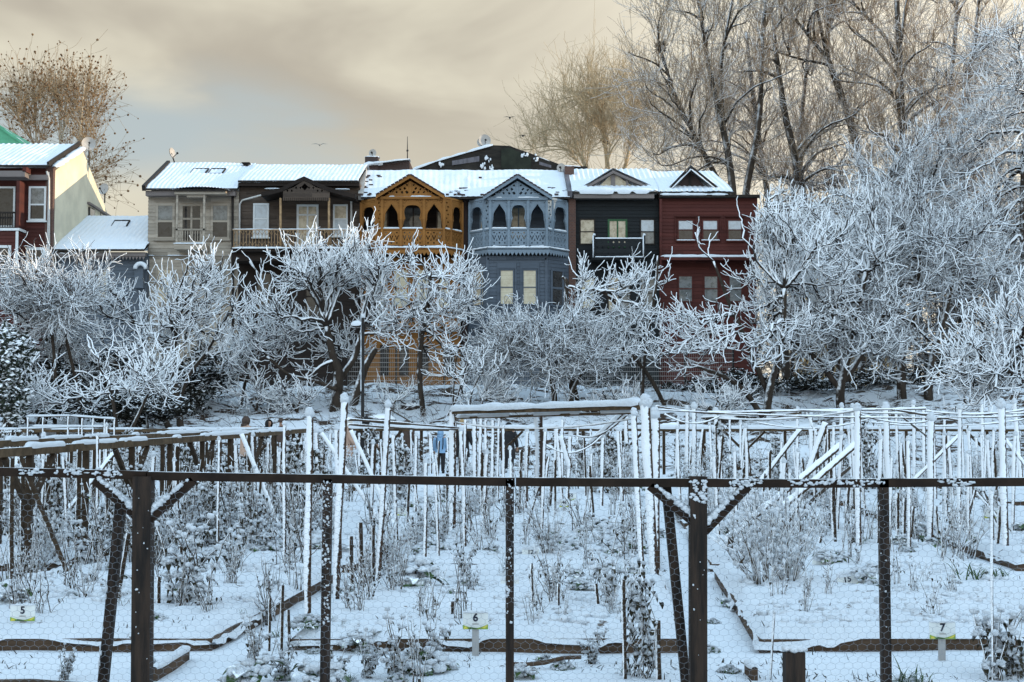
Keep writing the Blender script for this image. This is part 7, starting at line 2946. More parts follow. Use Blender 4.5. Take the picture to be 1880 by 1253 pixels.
# the two snowy fig trees and their neighbours, from the left
b = gz(330, 782)
tree('fig_tree', 'spreading snow covered fig tree with a leaning double trunk at the left', 'tree', 101,
     [(b[1], [(332, 790, 7), (326, 745, 6), (320, 700, 5.5), (318, 650, 5), (325, 600, 4)]), (b[1] - .3, [(312, 790, 6), (290, 745, 5), (262, 712, 4.5), (232, 690, 3.5), (205, 660, 3)]),
      (b[1] + .2, [(326, 745, 4), (345, 690, 4), (385, 640, 3), (420, 570, 2)])],
     [(345, 570, 100, 100, 3, 2.2, 0), (250, 590, 95, 85, 2, 2.0, .3), (300, 640, 135, 70, 2, 2.2, 0), (400, 560, 50, 75, 1, 1.4, 0)], fig_levels(1.15), M['bark_trunk'], M['bark_fig'])
b = gz(617, 752)
tree('fig_tree', 'dense round snow covered fig tree behind the street lamp', 'tree', 102,
     [(b[1], [(615, 762, 11), (620, 720, 10), (622, 690, 10), (612, 655, 7), (600, 600, 5)]), (b[1] + .3, [(622, 700, 6), (650, 660, 6), (668, 600, 4)]), (b[1] + .3, [(648, 762, 8), (655, 720, 8), (668, 680, 7), (690, 640, 5)]),
      (b[1] - .3, [(618, 715, 4), (580, 700, 4), (530, 690, 3), (490, 655, 2.5)])],
     [(600, 560, 125, 110, 4, 2.6, 0), (640, 500, 85, 65, 1.5, 2.0, 0), (570, 620, 115, 75, 2, 2.2, 0), (690, 600, 60, 85, 1.5, 2.0, .3)], fig_levels(1.75), M['bark_trunk'], M['bark_fig'])
b = gz(778, 764)
tree('fig_tree', 'slim snow covered fig tree with a tall dark stem before the orange house', 'tree', 103,
     [(b[1], [(779, 772, 5), (772, 720, 5), (770, 660, 5), (778, 590, 4.5), (788, 540, 4), (790, 500, 3)])],
     [(790, 530, 95, 78, 3, 2.0, 0), (840, 560, 60, 50, 1, 1.5, 0), (770, 600, 75, 60, 1.2, 1.7, 0)], fig_levels(.85), M['bark_trunk'], M['bark_fig'])
b = gz(860, 770)
tree('young_tree', 'thin many stemmed young tree left of the mesh fence before the blue house', 'tree', 104,
     [(b[1], [(815, 775, 2), (840, 730, 2), (850, 690, 1.6), (868, 640, 1.2)]), (b[1], [(832, 768, 2), (832, 720, 1.8), (836, 670, 1.4), (842, 640, 1)]), (b[1], [(858, 770, 1.8), (866, 720, 1.6), (880, 690, 1.2)])],
     [(850, 680, 42, 60, 1, 1.2, 0)], fig_levels(.14), M['bark_trunk'], M['bark_fig'])
b = gz(922, 752)
tree('young_tree', 'small snowy sapling in front of the mesh fence below the blue house', 'tree', 105,
     [(b[1], [(922, 760, 2), (924, 720, 1.8), (926, 690, 1.5), (930, 650, 1.2)])], [(925, 650, 42, 50, 1, 1.2, 0)], fine_levels(.35, .8, .010), M['bark_trunk'], M['bark_fine'])
b = gz(1025, 752)
tree('snowy_bush', 'broad fine twigged snowy bush between the blue house and the mesh fence', 'bush', 106,
     [(b[1], [(1020, 765, 6), (1018, 720, 5), (1010, 680, 4), (1000, 640, 3)]), (b[1], [(1040, 765, 4), (1050, 720, 4), (1070, 680, 3), (1090, 650, 2)])],
     [(990, 630, 100, 55, 2, 2.0, 0), (960, 610, 65, 45, 1, 1.6, 0), (1060, 600, 55, 60, 1, 1.5, 0), (1040, 665, 110, 35, 1.4, 1.8, 0)], fine_levels(1.3, 1.0, .011), M['bark_trunk'], M['bark_fine'])
b = gz(1075, 756)
tree('fig_tree', 'open tangled snow covered tree with an arching limb before the black house', 'tree', 107,
     [(b[1] + 1, [(1066, 765, 4), (1040, 640, 4), (1038, 560, 4.5), (1041, 515, 4), (1032, 508, 2)]), (b[1] + .8, [(1050, 765, 4), (1046, 620, 4.5), (1060, 560, 4.5), (1085, 530, 4), (1110, 535, 3.5), (1140, 570, 2.5)]),
      (b[1], [(1178, 765, 4), (1180, 680, 4), (1190, 600, 3.5), (1205, 520, 3), (1208, 470, 2)]), (b[1], [(1240, 790, 4), (1200, 700, 4), (1150, 640, 3), (1100, 640, 2)])],
     [(1110, 590, 85, 80, 2, 2.0, 0), (1190, 580, 75, 105, 2, 2.0, 0), (1140, 660, 120, 50, 1.5, 2.0, 0)], fig_levels(.62), M['bark_trunk'], M['bark_fig'])
b = gz(1400, 765)
tree('fig_tree', 'large snow covered tree before the red house with low drooping limbs', 'tree', 108,
     [(b[1], [(1405, 775, 7), (1412, 720, 7), (1425, 670, 6), (1440, 600, 5), (1440, 530, 4)]), (b[1] - .2, [(1402, 770, 5), (1370, 720, 5), (1330, 690, 4), (1270, 670, 3)]), (b[1] + .2, [(1412, 730, 5), (1380, 650, 4), (1340, 560, 3.5), (1310, 480, 2)])],
     [(1360, 560, 130, 110, 3, 2.6, 0), (1320, 480, 75, 65, 1, 1.8, 0), (1440, 520, 110, 120, 3, 2.4, 0), (1330, 650, 130, 55, 1.6, 2.2, 0), (1430, 430, 60, 50, .5, 1.5, 0)], fig_levels(1.5), M['bark_trunk'], M['bark_fig'])
b = gz(1570, 756)
tree('snowy_tree', 'wide snowy tree with long level limbs right of the red house', 'tree', 109,
     [(b[1], [(1545, 770, 8), (1540, 720, 8), (1555, 660, 7), (1570, 590, 6), (1590, 500, 5)]), (b[1], [(1545, 720, 5), (1500, 660, 5), (1450, 620, 4), (1400, 600, 3)]), (b[1], [(1552, 700, 5), (1600, 620, 5), (1640, 540, 4)])],
     [(1540, 540, 150, 110, 3, 2.6, 0), (1480, 620, 130, 60, 1.5, 2.2, 0), (1600, 620, 130, 75, 2, 2.4, 0), (1580, 420, 110, 70, 1.5, 2.2, 0)], fig_levels(1.6, .017), M['bark_trunk'], M['bark_fig'])
b = gz(1665, 752)
tree('snowy_tree', 'fine twigged snowy tree with two leaning trunks at the right', 'tree', 110,
     [(b[1] + 2, [(1662, 765, 10), (1652, 720, 9), (1655, 650, 8), (1680, 560, 6), (1690, 450, 4)]), (b[1] + 2, [(1712, 765, 9), (1700, 720, 9), (1712, 660, 7), (1740, 560, 5), (1760, 430, 4)])],
     [(1690, 520, 140, 120, 3, 3.0, 0), (1640, 640, 130, 70, 1.6, 2.6, 0), (1760, 440, 120, 110, 2, 3.0, 0), (1620, 390, 110, 80, 1.2, 2.4, 0)], fine_levels(1.7, 1.1, .011, 1.2), M['bark_trunk'], M['bark_fine'])
tree('snowy_tree', 'low snow laden tree reaching in from the right edge above the trellis', 'tree', 111,
     [(44, [(1925, 800, 9), (1915, 740, 9), (1900, 680, 8), (1880, 620, 6)]), (44, [(1915, 740, 6), (1870, 690, 5), (1810, 660, 4), (1760, 650, 3)])],
     [(1850, 660, 120, 60, 3, 2.0, 0), (1880, 600, 90, 60, 1.5, 2.0, 0), (1800, 710, 90, 38, 1.2, 1.6, 0)], fig_levels(1.1, .016), M['bark_trunk'], M['bark_fig'])
tree('snowy_tree', 'tall violet grey tree with hanging snowy twigs along the right edge', 'tree', 112,
     [(64, [(1905, 720, 12), (1890, 600, 10), (1880, 450, 8), (1880, 300, 6), (1890, 150, 4)])],
     [(1840, 330, 110, 170, 3, 3.5, 0), (1870, 500, 110, 110, 2, 3.0, 0), (1870, 150, 110, 120, 1.6, 3, 0)], fine_levels(1.4, 1.5, .012, 1.5), M['bark_trunk'], M['bark_fine'])
b = gz(110, 785)
tree('snowy_bush', 'fine twigged snowy bush between the left edge and the spreading fig tree', 'bush', 113,
     [(51, [(100, 790, 4), (102, 700, 4), (98, 640, 3), (92, 580, 2.5)]), (51.5, [(150, 790, 4), (140, 700, 3.5), (120, 620, 3)]), (51, [(40, 780, 4), (40, 690, 3.5), (50, 600, 3)])],
     [(90, 570, 95, 70, 2, 2.4, 0), (60, 540, 75, 50, 1, 2.0, 0), (170, 570, 70, 80, 1.3, 2.2, 1), (60, 650, 100, 55, 1.4, 2.2, 0), (190, 660, 70, 60, 1, 2, 0)], fine_levels(1.7, 1.0, .011), M['bark_trunk'], M['bark_fine'])
tree('snowy_bush', 'low snowy bush at the far left edge beneath the maroon house', 'bush', 114,
     [(47, [(15, 800, 4), (10, 740, 3.5), (5, 700, 3)])], [(20, 710, 60, 45, 1, 1.6, 0), (40, 735, 55, 25, .6, 1.4, 0)], fig_levels(.30), M['bark_trunk'], M['bark_fig'])
tree('snowy_bush', 'pale snowy bush growing between the round fig tree and the spreading fig tree', 'bush', 115,
     [(56, [(440, 760, 3), (450, 700, 3), (470, 640, 2.5)]), (56, [(500, 760, 3), (480, 700, 2.5), (440, 650, 2)])], [(455, 650, 55, 60, 1, 1.6, 0)], fig_levels(.28), M['bark_trunk'], M['bark_fig'])


tree('snowy_bush', 'low snow covered bush before the dark shrubs at the left, right of the cage frames', 'bush', 119,
     [(46.5, [(215, 800, 4), (210, 750, 3.5), (200, 710, 3)]), (46.5, [(235, 800, 3.5), (260, 750, 3), (275, 715, 2.5)])],
     [(200, 690, 95, 50, 2, 1.5, 0), (110, 715, 80, 40, 1.2, 1.5, 0), (280, 705, 60, 40, 1, 1.4, 0)], fig_levels(.42), M['bark_trunk'], M['bark_fig'])
for i, (px, py, rx, ry, k_) in enumerate(((470, 728, 50, 28, .16), (545, 735, 38, 22, .12), (880, 738, 45, 24, .14), (720, 735, 30, 20, .09), (1130, 735, 50, 26, .16), (1310, 738, 60, 28, .18))):
    b = gz(px, py + ry)
    tree('snowy_bush', 'knee high snowy bush on the bank %s' % ['below the brown house', 'left of the dense fig trunk', 'between the slim fig stem and the sapling', 'just right of the lamp post', 'under the open tangled tree', 'under the large drooping tree'][i], 'bush', 130 + i,
         [(b[1], [(px, py + ry + 4, 2.5), (px + 3, py + ry * .4, 2.2), (px + 6, py, 1.6)]), (b[1], [(px + 4, py + ry + 4, 2.5), (px - 10, py + ry * .3, 2)])], [(px, py, rx, ry, 1, 1.0, 0)], fig_levels(k_, .013), M['bark_trunk'], M['bark_fig'])


# far plane trees, bare against the sky
def far_levels(k=1.0, s=1.0, tip=.0065):
    return [dict(n=int(22 * k), r0=.10 * s, r1=.024, pts=11, up=.35, back=.40, low=.85, shell=.26, follow=.8, wig=.05, sides=6, jit=.005, gt=.32, gs=.25, limb=1),
            dict(n=int(105 * k), r0=.030 * s, r1=.015, pts=10, up=.25, back=.10, drop=2.0, low=.1, shell=.38, follow=.5, wig=.10, lmax=6.0, sides=4, jit=.007, gt=.36, gs=.25),
            dict(rand=1, both=1, n=int(600 * k), r0=.016, r1=.010, pts=8, follow=.85, spread=.48, rise=.22, up=.28, wig=.2, lmax=3.4, sides=4, jit=.010),
            dict(rand=1, both=1, n=int(3000 * k), r0=.0105, r1=tip, pts=5, follow=.6, spread=.58, rise=.15, up=.25, wig=.28, lmax=1.6, sides=3, jit=.012)]


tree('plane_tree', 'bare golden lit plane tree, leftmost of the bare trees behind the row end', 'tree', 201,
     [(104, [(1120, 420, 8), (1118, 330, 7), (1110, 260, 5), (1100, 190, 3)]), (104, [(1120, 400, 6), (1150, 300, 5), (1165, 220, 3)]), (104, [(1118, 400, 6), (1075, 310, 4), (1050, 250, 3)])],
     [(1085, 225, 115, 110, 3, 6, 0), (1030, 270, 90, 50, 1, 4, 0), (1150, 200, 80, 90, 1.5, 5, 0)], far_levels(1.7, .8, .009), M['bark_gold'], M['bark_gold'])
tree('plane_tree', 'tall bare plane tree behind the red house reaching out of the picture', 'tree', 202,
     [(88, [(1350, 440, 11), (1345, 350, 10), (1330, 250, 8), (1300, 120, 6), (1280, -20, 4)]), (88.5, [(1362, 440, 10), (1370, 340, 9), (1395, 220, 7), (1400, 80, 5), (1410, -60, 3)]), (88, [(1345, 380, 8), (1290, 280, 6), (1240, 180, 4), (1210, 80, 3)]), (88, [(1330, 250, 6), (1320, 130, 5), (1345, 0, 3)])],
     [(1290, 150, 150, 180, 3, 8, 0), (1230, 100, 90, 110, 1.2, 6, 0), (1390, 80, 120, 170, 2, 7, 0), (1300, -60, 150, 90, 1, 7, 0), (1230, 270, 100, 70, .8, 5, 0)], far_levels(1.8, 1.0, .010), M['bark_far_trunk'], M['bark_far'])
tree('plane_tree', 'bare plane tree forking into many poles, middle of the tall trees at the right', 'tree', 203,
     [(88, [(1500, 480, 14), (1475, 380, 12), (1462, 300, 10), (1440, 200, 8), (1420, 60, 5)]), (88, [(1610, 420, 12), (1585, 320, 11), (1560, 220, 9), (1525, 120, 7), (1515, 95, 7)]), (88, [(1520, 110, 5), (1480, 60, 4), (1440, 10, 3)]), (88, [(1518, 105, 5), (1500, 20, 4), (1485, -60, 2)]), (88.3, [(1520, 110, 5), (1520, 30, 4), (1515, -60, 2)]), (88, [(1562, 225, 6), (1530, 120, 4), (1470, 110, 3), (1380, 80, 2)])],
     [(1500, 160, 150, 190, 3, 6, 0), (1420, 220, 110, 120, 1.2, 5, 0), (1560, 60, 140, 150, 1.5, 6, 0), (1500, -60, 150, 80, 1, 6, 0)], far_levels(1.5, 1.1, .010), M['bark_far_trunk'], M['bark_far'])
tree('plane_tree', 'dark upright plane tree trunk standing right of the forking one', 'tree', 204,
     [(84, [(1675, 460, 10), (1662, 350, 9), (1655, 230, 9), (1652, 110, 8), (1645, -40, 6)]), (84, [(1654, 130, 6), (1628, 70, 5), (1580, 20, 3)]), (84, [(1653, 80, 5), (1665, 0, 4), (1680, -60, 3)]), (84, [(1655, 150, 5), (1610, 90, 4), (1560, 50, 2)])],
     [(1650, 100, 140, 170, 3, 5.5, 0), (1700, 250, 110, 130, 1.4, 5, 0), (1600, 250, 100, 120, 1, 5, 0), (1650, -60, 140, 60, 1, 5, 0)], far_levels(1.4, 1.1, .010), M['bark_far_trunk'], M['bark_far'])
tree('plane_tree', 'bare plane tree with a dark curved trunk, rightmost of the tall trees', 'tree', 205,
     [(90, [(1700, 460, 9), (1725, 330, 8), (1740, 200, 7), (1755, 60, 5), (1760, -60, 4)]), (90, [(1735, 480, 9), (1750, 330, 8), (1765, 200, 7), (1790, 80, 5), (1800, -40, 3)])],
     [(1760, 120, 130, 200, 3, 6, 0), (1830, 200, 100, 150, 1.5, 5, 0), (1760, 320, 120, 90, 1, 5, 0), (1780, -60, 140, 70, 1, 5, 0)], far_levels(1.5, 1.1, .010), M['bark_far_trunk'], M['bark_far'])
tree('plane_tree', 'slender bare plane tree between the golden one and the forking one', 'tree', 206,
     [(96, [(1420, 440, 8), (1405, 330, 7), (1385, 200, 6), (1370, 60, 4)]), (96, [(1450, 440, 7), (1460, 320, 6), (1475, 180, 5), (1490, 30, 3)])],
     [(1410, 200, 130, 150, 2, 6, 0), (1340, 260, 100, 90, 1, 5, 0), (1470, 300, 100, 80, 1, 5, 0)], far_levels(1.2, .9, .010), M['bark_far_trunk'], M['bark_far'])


def seed_balls(root, cb):
    rng = np.random.RandomState(6)
    P = cb[-1][0][:, -1]
    Q = cb[-2][0][:, -1]
    A = np.concatenate([P, Q])
    z = A[:, 2]
    keep = rng.rand(len(A)) < .55
    A = A[keep]
    n = len(A)
    bv, bf = ico(1)
    s = .035 + .06 * rng.rand(n) ** 1.5
    v = A[:, None, :] + bv[None] * s[:, None, None] * (.8 + .4 * rng.rand(n, len(bv), 1)) - np.array([0, 0, .04])
    f = (bf[None] + (np.arange(n) * len(bv))[:, None, None]).reshape(-1, 3)
    mb = MB()
    mb.add(v.reshape(-1, 3), f, 0, True)
    o = mb.build('seed_balls', M['seed'], root)
    o['kind'] = 'stuff'


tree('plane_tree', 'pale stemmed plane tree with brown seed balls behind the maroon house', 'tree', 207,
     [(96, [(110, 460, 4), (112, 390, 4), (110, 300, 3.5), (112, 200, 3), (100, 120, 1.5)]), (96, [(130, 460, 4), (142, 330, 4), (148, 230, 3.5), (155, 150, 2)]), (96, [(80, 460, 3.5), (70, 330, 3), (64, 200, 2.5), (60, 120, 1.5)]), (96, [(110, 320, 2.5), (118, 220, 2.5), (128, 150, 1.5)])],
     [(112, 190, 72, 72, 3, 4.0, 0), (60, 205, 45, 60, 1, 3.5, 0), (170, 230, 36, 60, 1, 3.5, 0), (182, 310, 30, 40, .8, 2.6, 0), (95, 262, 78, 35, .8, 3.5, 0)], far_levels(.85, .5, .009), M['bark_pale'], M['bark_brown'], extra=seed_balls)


tree('snowy_tree', 'open snowy tree with long upward limbs just right of the red house roof', 'tree', 116,
     [(64.5, [(1445, 720, 8), (1440, 600, 7), (1425, 480, 6), (1405, 380, 4)]), (64.5, [(1440, 600, 5), (1475, 500, 5), (1500, 380, 3)])],
     [(1450, 400, 95, 90, 2, 2.2, 0), (1420, 480, 85, 90, 2, 2.2, 0), (1520, 420, 90, 90, 1.4, 2.2, 0)], fig_levels(.85, .016), M['bark_trunk'], M['bark_fig'])
tree('snowy_tree', 'open snowy tree in front of the forking plane tree', 'tree', 117,
     [(66, [(1580, 720, 8), (1585, 600, 7), (1600, 460, 6), (1620, 340, 4)]), (66, [(1585, 600, 5), (1640, 480, 5), (1690, 360, 3)])],
     [(1620, 380, 120, 100, 2, 2.4, 0), (1560, 440, 100, 90, 1.4, 2.4, 0), (1700, 340, 110, 110, 1.6, 2.4, 0)], fine_levels(1.0, 1.2, .011, 1.2), M['bark_trunk'], M['bark_fine'])


tree('snowy_tree', 'frosted fine twigged tree filling the upper right before the tall planes', 'tree', 118,
     [(84, [(1770, 720, 9), (1768, 560, 8), (1772, 400, 6), (1765, 260, 4), (1770, 140, 2)]), (84, [(1769, 480, 5), (1720, 360, 4), (1690, 260, 3)])],
     [(1770, 230, 120, 150, 2, 3.0, 0), (1700, 300, 90, 110, 1.4, 2.6, 0), (1840, 120, 90, 120, 1.2, 2.6, 0)], fine_levels(1.4, 1.4, .010, 1.3), M['bark_trunk'], M['bark_fine'])


# thickets closing the view under the tall trees
def thicket(seed, px, py, rx, ry, Y, label, k=1.0, mat='thicket'):
    b = W(px, 720, Y)
    b[2] = 2.6
    rng = np.random.RandomState(seed)
    tr = []
    for i in range(5):
        x = rng.uniform(-.7, .7) * rx
        tr.append((Y + rng.uniform(-1, 1), [(px + x, 735, 3.5), (px + x + rng.uniform(-20, 20), py + ry * .4, 3), (px + x + rng.uniform(-30, 30), py - ry * .3, 2)]))
    tree('bare_thicket', label, 'thicket', seed, tr, [(px, py, rx, ry, 1, 3.0, 0)], fine_levels(k, 1.6, .014, 1.4), M['bark_trunk'], M[mat])


thicket(301, 1480, 560, 130, 160, 70, 'brown bare thicket behind the large tree before the red house', 1.5)
thicket(302, 1660, 560, 130, 170, 71, 'brown bare thicket behind the two leaning trunks', 1.6)
thicket(303, 1840, 540, 130, 190, 70, 'brown bare thicket at the right edge', 1.6)
thicket(304, 1560, 400, 160, 80, 86, 'brown bare thicket low under the tall plane trees', 1.3)
thicket(305, 1760, 420, 150, 110, 86, 'brown bare thicket behind the rightmost plane tree', 1.3)


# ---- evergreen hedge at the left
def shrub(name, label, seed, px, py, rx, ry, Y, n, mat, depth=1.6, leaf=.065):
    rng = np.random.RandomState(seed)
    c = W(px, py, Y)
    s = np.array([rx * Y / F, depth, ry * Y / F])
    g = float(terrain(c[0], c[1]))
    root = empty(name, (c[0], c[1], g), label, 'shrub')
    mb = MB()
    for i in range(6):
        q = c + (rng.rand(3) - .5) * s * (1.4, 1, 1)
        P = np.array([(c[0] + rng.uniform(-.6, .6) * s[0], c[1], g - .1), (c + q) / 2 - (0, 0, .3 * s[2]), q])
        mb.tubes(P, np.array([.06, .045, .02]), 6)
    mb.build('stems', M['bark_trunk'], root)
    nb = 46
    d = rng.randn(nb, 3)
    d /= np.linalg.norm(d, axis=1, keepdims=True)
    C = c + d * (rng.rand(nb, 1) ** .4) * s * .92
    k = rng.randint(0, nb, n)
    d2 = rng.randn(n, 3)
    d2 /= np.linalg.norm(d2, axis=1, keepdims=True)
    P = C[k] + d2 * (rng.rand(n, 1) ** .5) * (s * .30)[None] * (.6 + .8 * rng.rand(n, 1))
    P[:, 2] = np.maximum(P[:, 2], g + .05)
    a = rng.randn(n, 3)
    a[:, 2] *= .5
    a /= np.linalg.norm(a, axis=1, keepdims=True)
    nr = rng.randn(n, 3) * .8 + (0, -.2, .55)
    b_ = np.cross(nr, a)
    b_ /= np.linalg.norm(b_, axis=1, keepdims=True) + 1e-9
    L = leaf * (.6 + .9 * rng.rand(n, 1))
    V = np.stack([P - a * L, P + b_ * L * .45, P + a * L, P - b_ * L * .45], 1)
    flip = np.cross(a, b_)[:, 2] > 0
    V[flip] = V[flip][:, ::-1]
    mb = MB()
    mb.add(V.reshape(-1, 3), np.arange(n * 4).reshape(-1, 4), 0, False)
    mb.build('foliage', M[mat], root)
    return root


shrub('evergreen_shrub', 'dark evergreen shrub with snow flecks under the spreading fig tree', 401, 330, 715, 85, 62, 55, 15000, 'evergreen')
shrub('evergreen_shrub', 'dark evergreen shrub left of the leaning double trunk', 402, 205, 705, 85, 68, 55.5, 15000, 'evergreen')
shrub('evergreen_shrub', 'dark evergreen shrub behind the fine twigged bush at the left', 403, 90, 690, 90, 75, 57, 14000, 'evergreen')
shrub('evergreen_shrub', 'lower dark evergreen shrub behind the white cage frames', 404, 250, 752, 110, 30, 50, 9000, 'evergreen')
shrub('evergreen_shrub', 'snow laden evergreen bending at the far left edge', 405, 14, 690, 46, 100, 45.5, 12000, 'evergreen_snow', 1.2, .08)
shrub('evergreen_shrub', 'dark shrub filling the corner below the grey house', 406, 385, 690, 50, 60, 60, 8000, 'evergreen')
shrub('evergreen_shrub', 'low dark shrub beneath the bushes at the far left', 407, 60, 745, 80, 32, 50.5, 8000, 'evergreen')
for i, (px, py, rx, ry, Y) in enumerate(((1360, 715, 80, 35, 59), (1480, 718, 90, 38, 60), (1600, 712, 90, 45, 61), (1740, 705, 95, 52, 61), (1850, 700, 80, 55, 60), (1270, 720, 60, 28, 60))):
    shrub('evergreen_shrub', 'shadowy brown undergrowth shrub %s' % ['under the large tree before the red house', 'left of the wide snowy tree trunk', 'right of the wide snowy tree trunk', 'behind the two leaning trunks', 'at the right edge below the hanging twigs', 'before the mesh fence end below the red house'][i], 410 + i, px, py, rx, ry, Y, 6500, 'evergreen')

# rocks and brush on the bank
for i, (px, py, w, h) in enumerate(((932, 728, 18, 9), (955, 730, 6, 5), (1076, 738, 14, 7), (1098, 737, 8, 6), (755, 742, 20, 9), (700, 765, 30, 12), (1295, 742, 16, 8), (1230, 780, 26, 14), (1330, 762, 60, 10), (1190, 735, 10, 6))):
    p = ground_hit(px, py + h * .7)
    s = p[1] / F
    mb = MB()
    r_ = np.random.RandomState(i)
    bv, bf = ico(3)
    nz = 1 + .5 * fbm(bv[:, 0] * 1.7 + i * 3.3, bv[:, 1] * 1.7 + bv[:, 2] * 2.1, i)
    v = bv * nz[:, None] * np.array([w * s, w * s * .7, h * s]) + p
    mb.add(v, bf, 0, True)
    o = mb.build('rock', M['rock'], loc=p)
    tag(o, 'dark snow dusted rock on the bank %s' % ['right of the sapling', 'tiny beside the biggest bank rock', 'below the mesh fence middle', 'right of the mid fence rock', 'left of the tall dark stem', 'by the lamp foot', 'under the right end of the mesh fence', 'behind the shorter white post', 'long and low behind the right trellis', 'below the open tangled tree'][i], 'rock')

rng = np.random.RandomState(31)
n = 5200
px = rng.uniform(-20, 1900, n)
Yb = rng.uniform(44, 62, n)
X = XP(px, Yb)
Z = terrain(X, Yb)
keep = vnoise(X * .6, Yb * .8, 8) > .42
X, Yb, Z = X[keep], Yb[keep], Z[keep]
n = len(X)
P = np.zeros((n, 4, 3))
d = rng.randn(n, 2) * .18
h = rng.uniform(.15, .6, n)
for k in range(4):
    t = k / 3
    P[:, k, 0] = X + d[:, 0] * t * t * 2
    P[:, k, 1] = Yb + d[:, 1] * t
    P[:, k, 2] = Z - .03 + h * t
mb = MB()
mb.tubes(P, np.repeat(np.array([[.012, .010, .008, .005]]), n, 0) * 1.0, 3)
o = mb.build('brushwood', M['stem'])
tag(o, 'dry twigs and stalks sticking out of the snow on the bank', 'brushwood', kind='stuff')

# dry bits in the snow of the garden
n = 6000
px = rng.uniform(-20, 1900, n)
py = 870 + 383 * rng.rand(n) ** .8
u = (px - 940) / F
d3 = np.stack([u, CT - (626.5 - py) / F * ST, ST + (626.5 - py) / F * CT], 1)
s = -EYE / d3[:, 2]
X, Yb = d3[:, 0] * s, d3[:, 1] * s
keep = (vnoise(X * 1.1, Yb * 1.1, 12) > .56) & (Yb > 7.9) & (Yb < 37)
X, Yb = X[keep], Yb[keep]
n = len(X)
Z = np.array([bed_z(a, b_) for a, b_ in zip(X, Yb)])
P = np.zeros((n, 4, 3))
a = rng.rand(n) * 6.28
L = rng.uniform(.012, .065, n)
el = rng.uniform(.15, 1.4, n)
for k in range(4):
    t = k / 3
    P[:, k, 0] = X + np.cos(a) * np.cos(el) * L * t
    P[:, k, 1] = Yb + np.sin(a) * np.cos(el) * L * t
    P[:, k, 2] = Z - .005 + np.sin(el) * L * t - .02 * t * t * rng.rand(n)
mb = MB()
mb.tubes(P, np.repeat(np.array([[.003, .0035, .003, .001]]), n, 0) * rng.uniform(.5, 1.1, (n, 1)), 4)
o = mb.build('dry_sprigs', M['leaf_dry'])
tag(o, 'dry leaf bits and sprigs poking through the garden snow', 'sprigs', kind='stuff')


# ------------------------------------------------------------------ lamp, people, birds
def lamp():
    Y = gz(668, 772)[1]
    f = gz(668, 772)
    root = empty('street_lamp', f, 'dark street lamp post with a snow topped double head', 'street lamp')
    top = W(666, 584, Y)
    foot = f.copy()
    foot[0] = top[0] + .02
    foot[2] -= .1
    mb = MB()
    mb.bar(foot, top, .115, .11, up=(0, 1, 0))
    po = mb.build('pole', M['metal'], root)
    sm = MB()
    pts = np.array([foot + (top - foot) * t for t in np.linspace(.30, 1.0, 30)]) + (-.05, -.07, 0)
    k = .035 * (.5 + vnoise(np.arange(30) * .7, np.zeros(30), 4))
    sm.tubes(pts + (-.01, .02, 0), k * .55, 6)
    sm.lumps([top + (0, 0, .05)], [(.09, .08, .09)], np.random.RandomState(1), 0, .2)
    sm.build('clinging_snow', M['snow_fine'], po)
    for px0, px1, sn in ((648, 663, True), (671, 680, False)):
        a, b = W(px0, 597, Y), W(px1, 597, Y)
        mb = MB()
        mb.bar(a - (0, 0, .02), b - (0, 0, .02), .26, .12)
        h = mb.build('lamp_head', M['metal'], root)
        mb = MB()
        mb.bar(a * .85 + b * .15 - (0, 0, .092), b * .85 + a * .15 - (0, 0, .092), .2, .02)
        mb.build('lens', M['pane_grey'], h)
        if sn:
            sm = MB()
            snow_strip(sm, a + (-.06, -.06, .0), b + (.02, -.06, .02), .36, .22, 3)
            sm.build('snow_cap', M['snow'], h)


lamp()


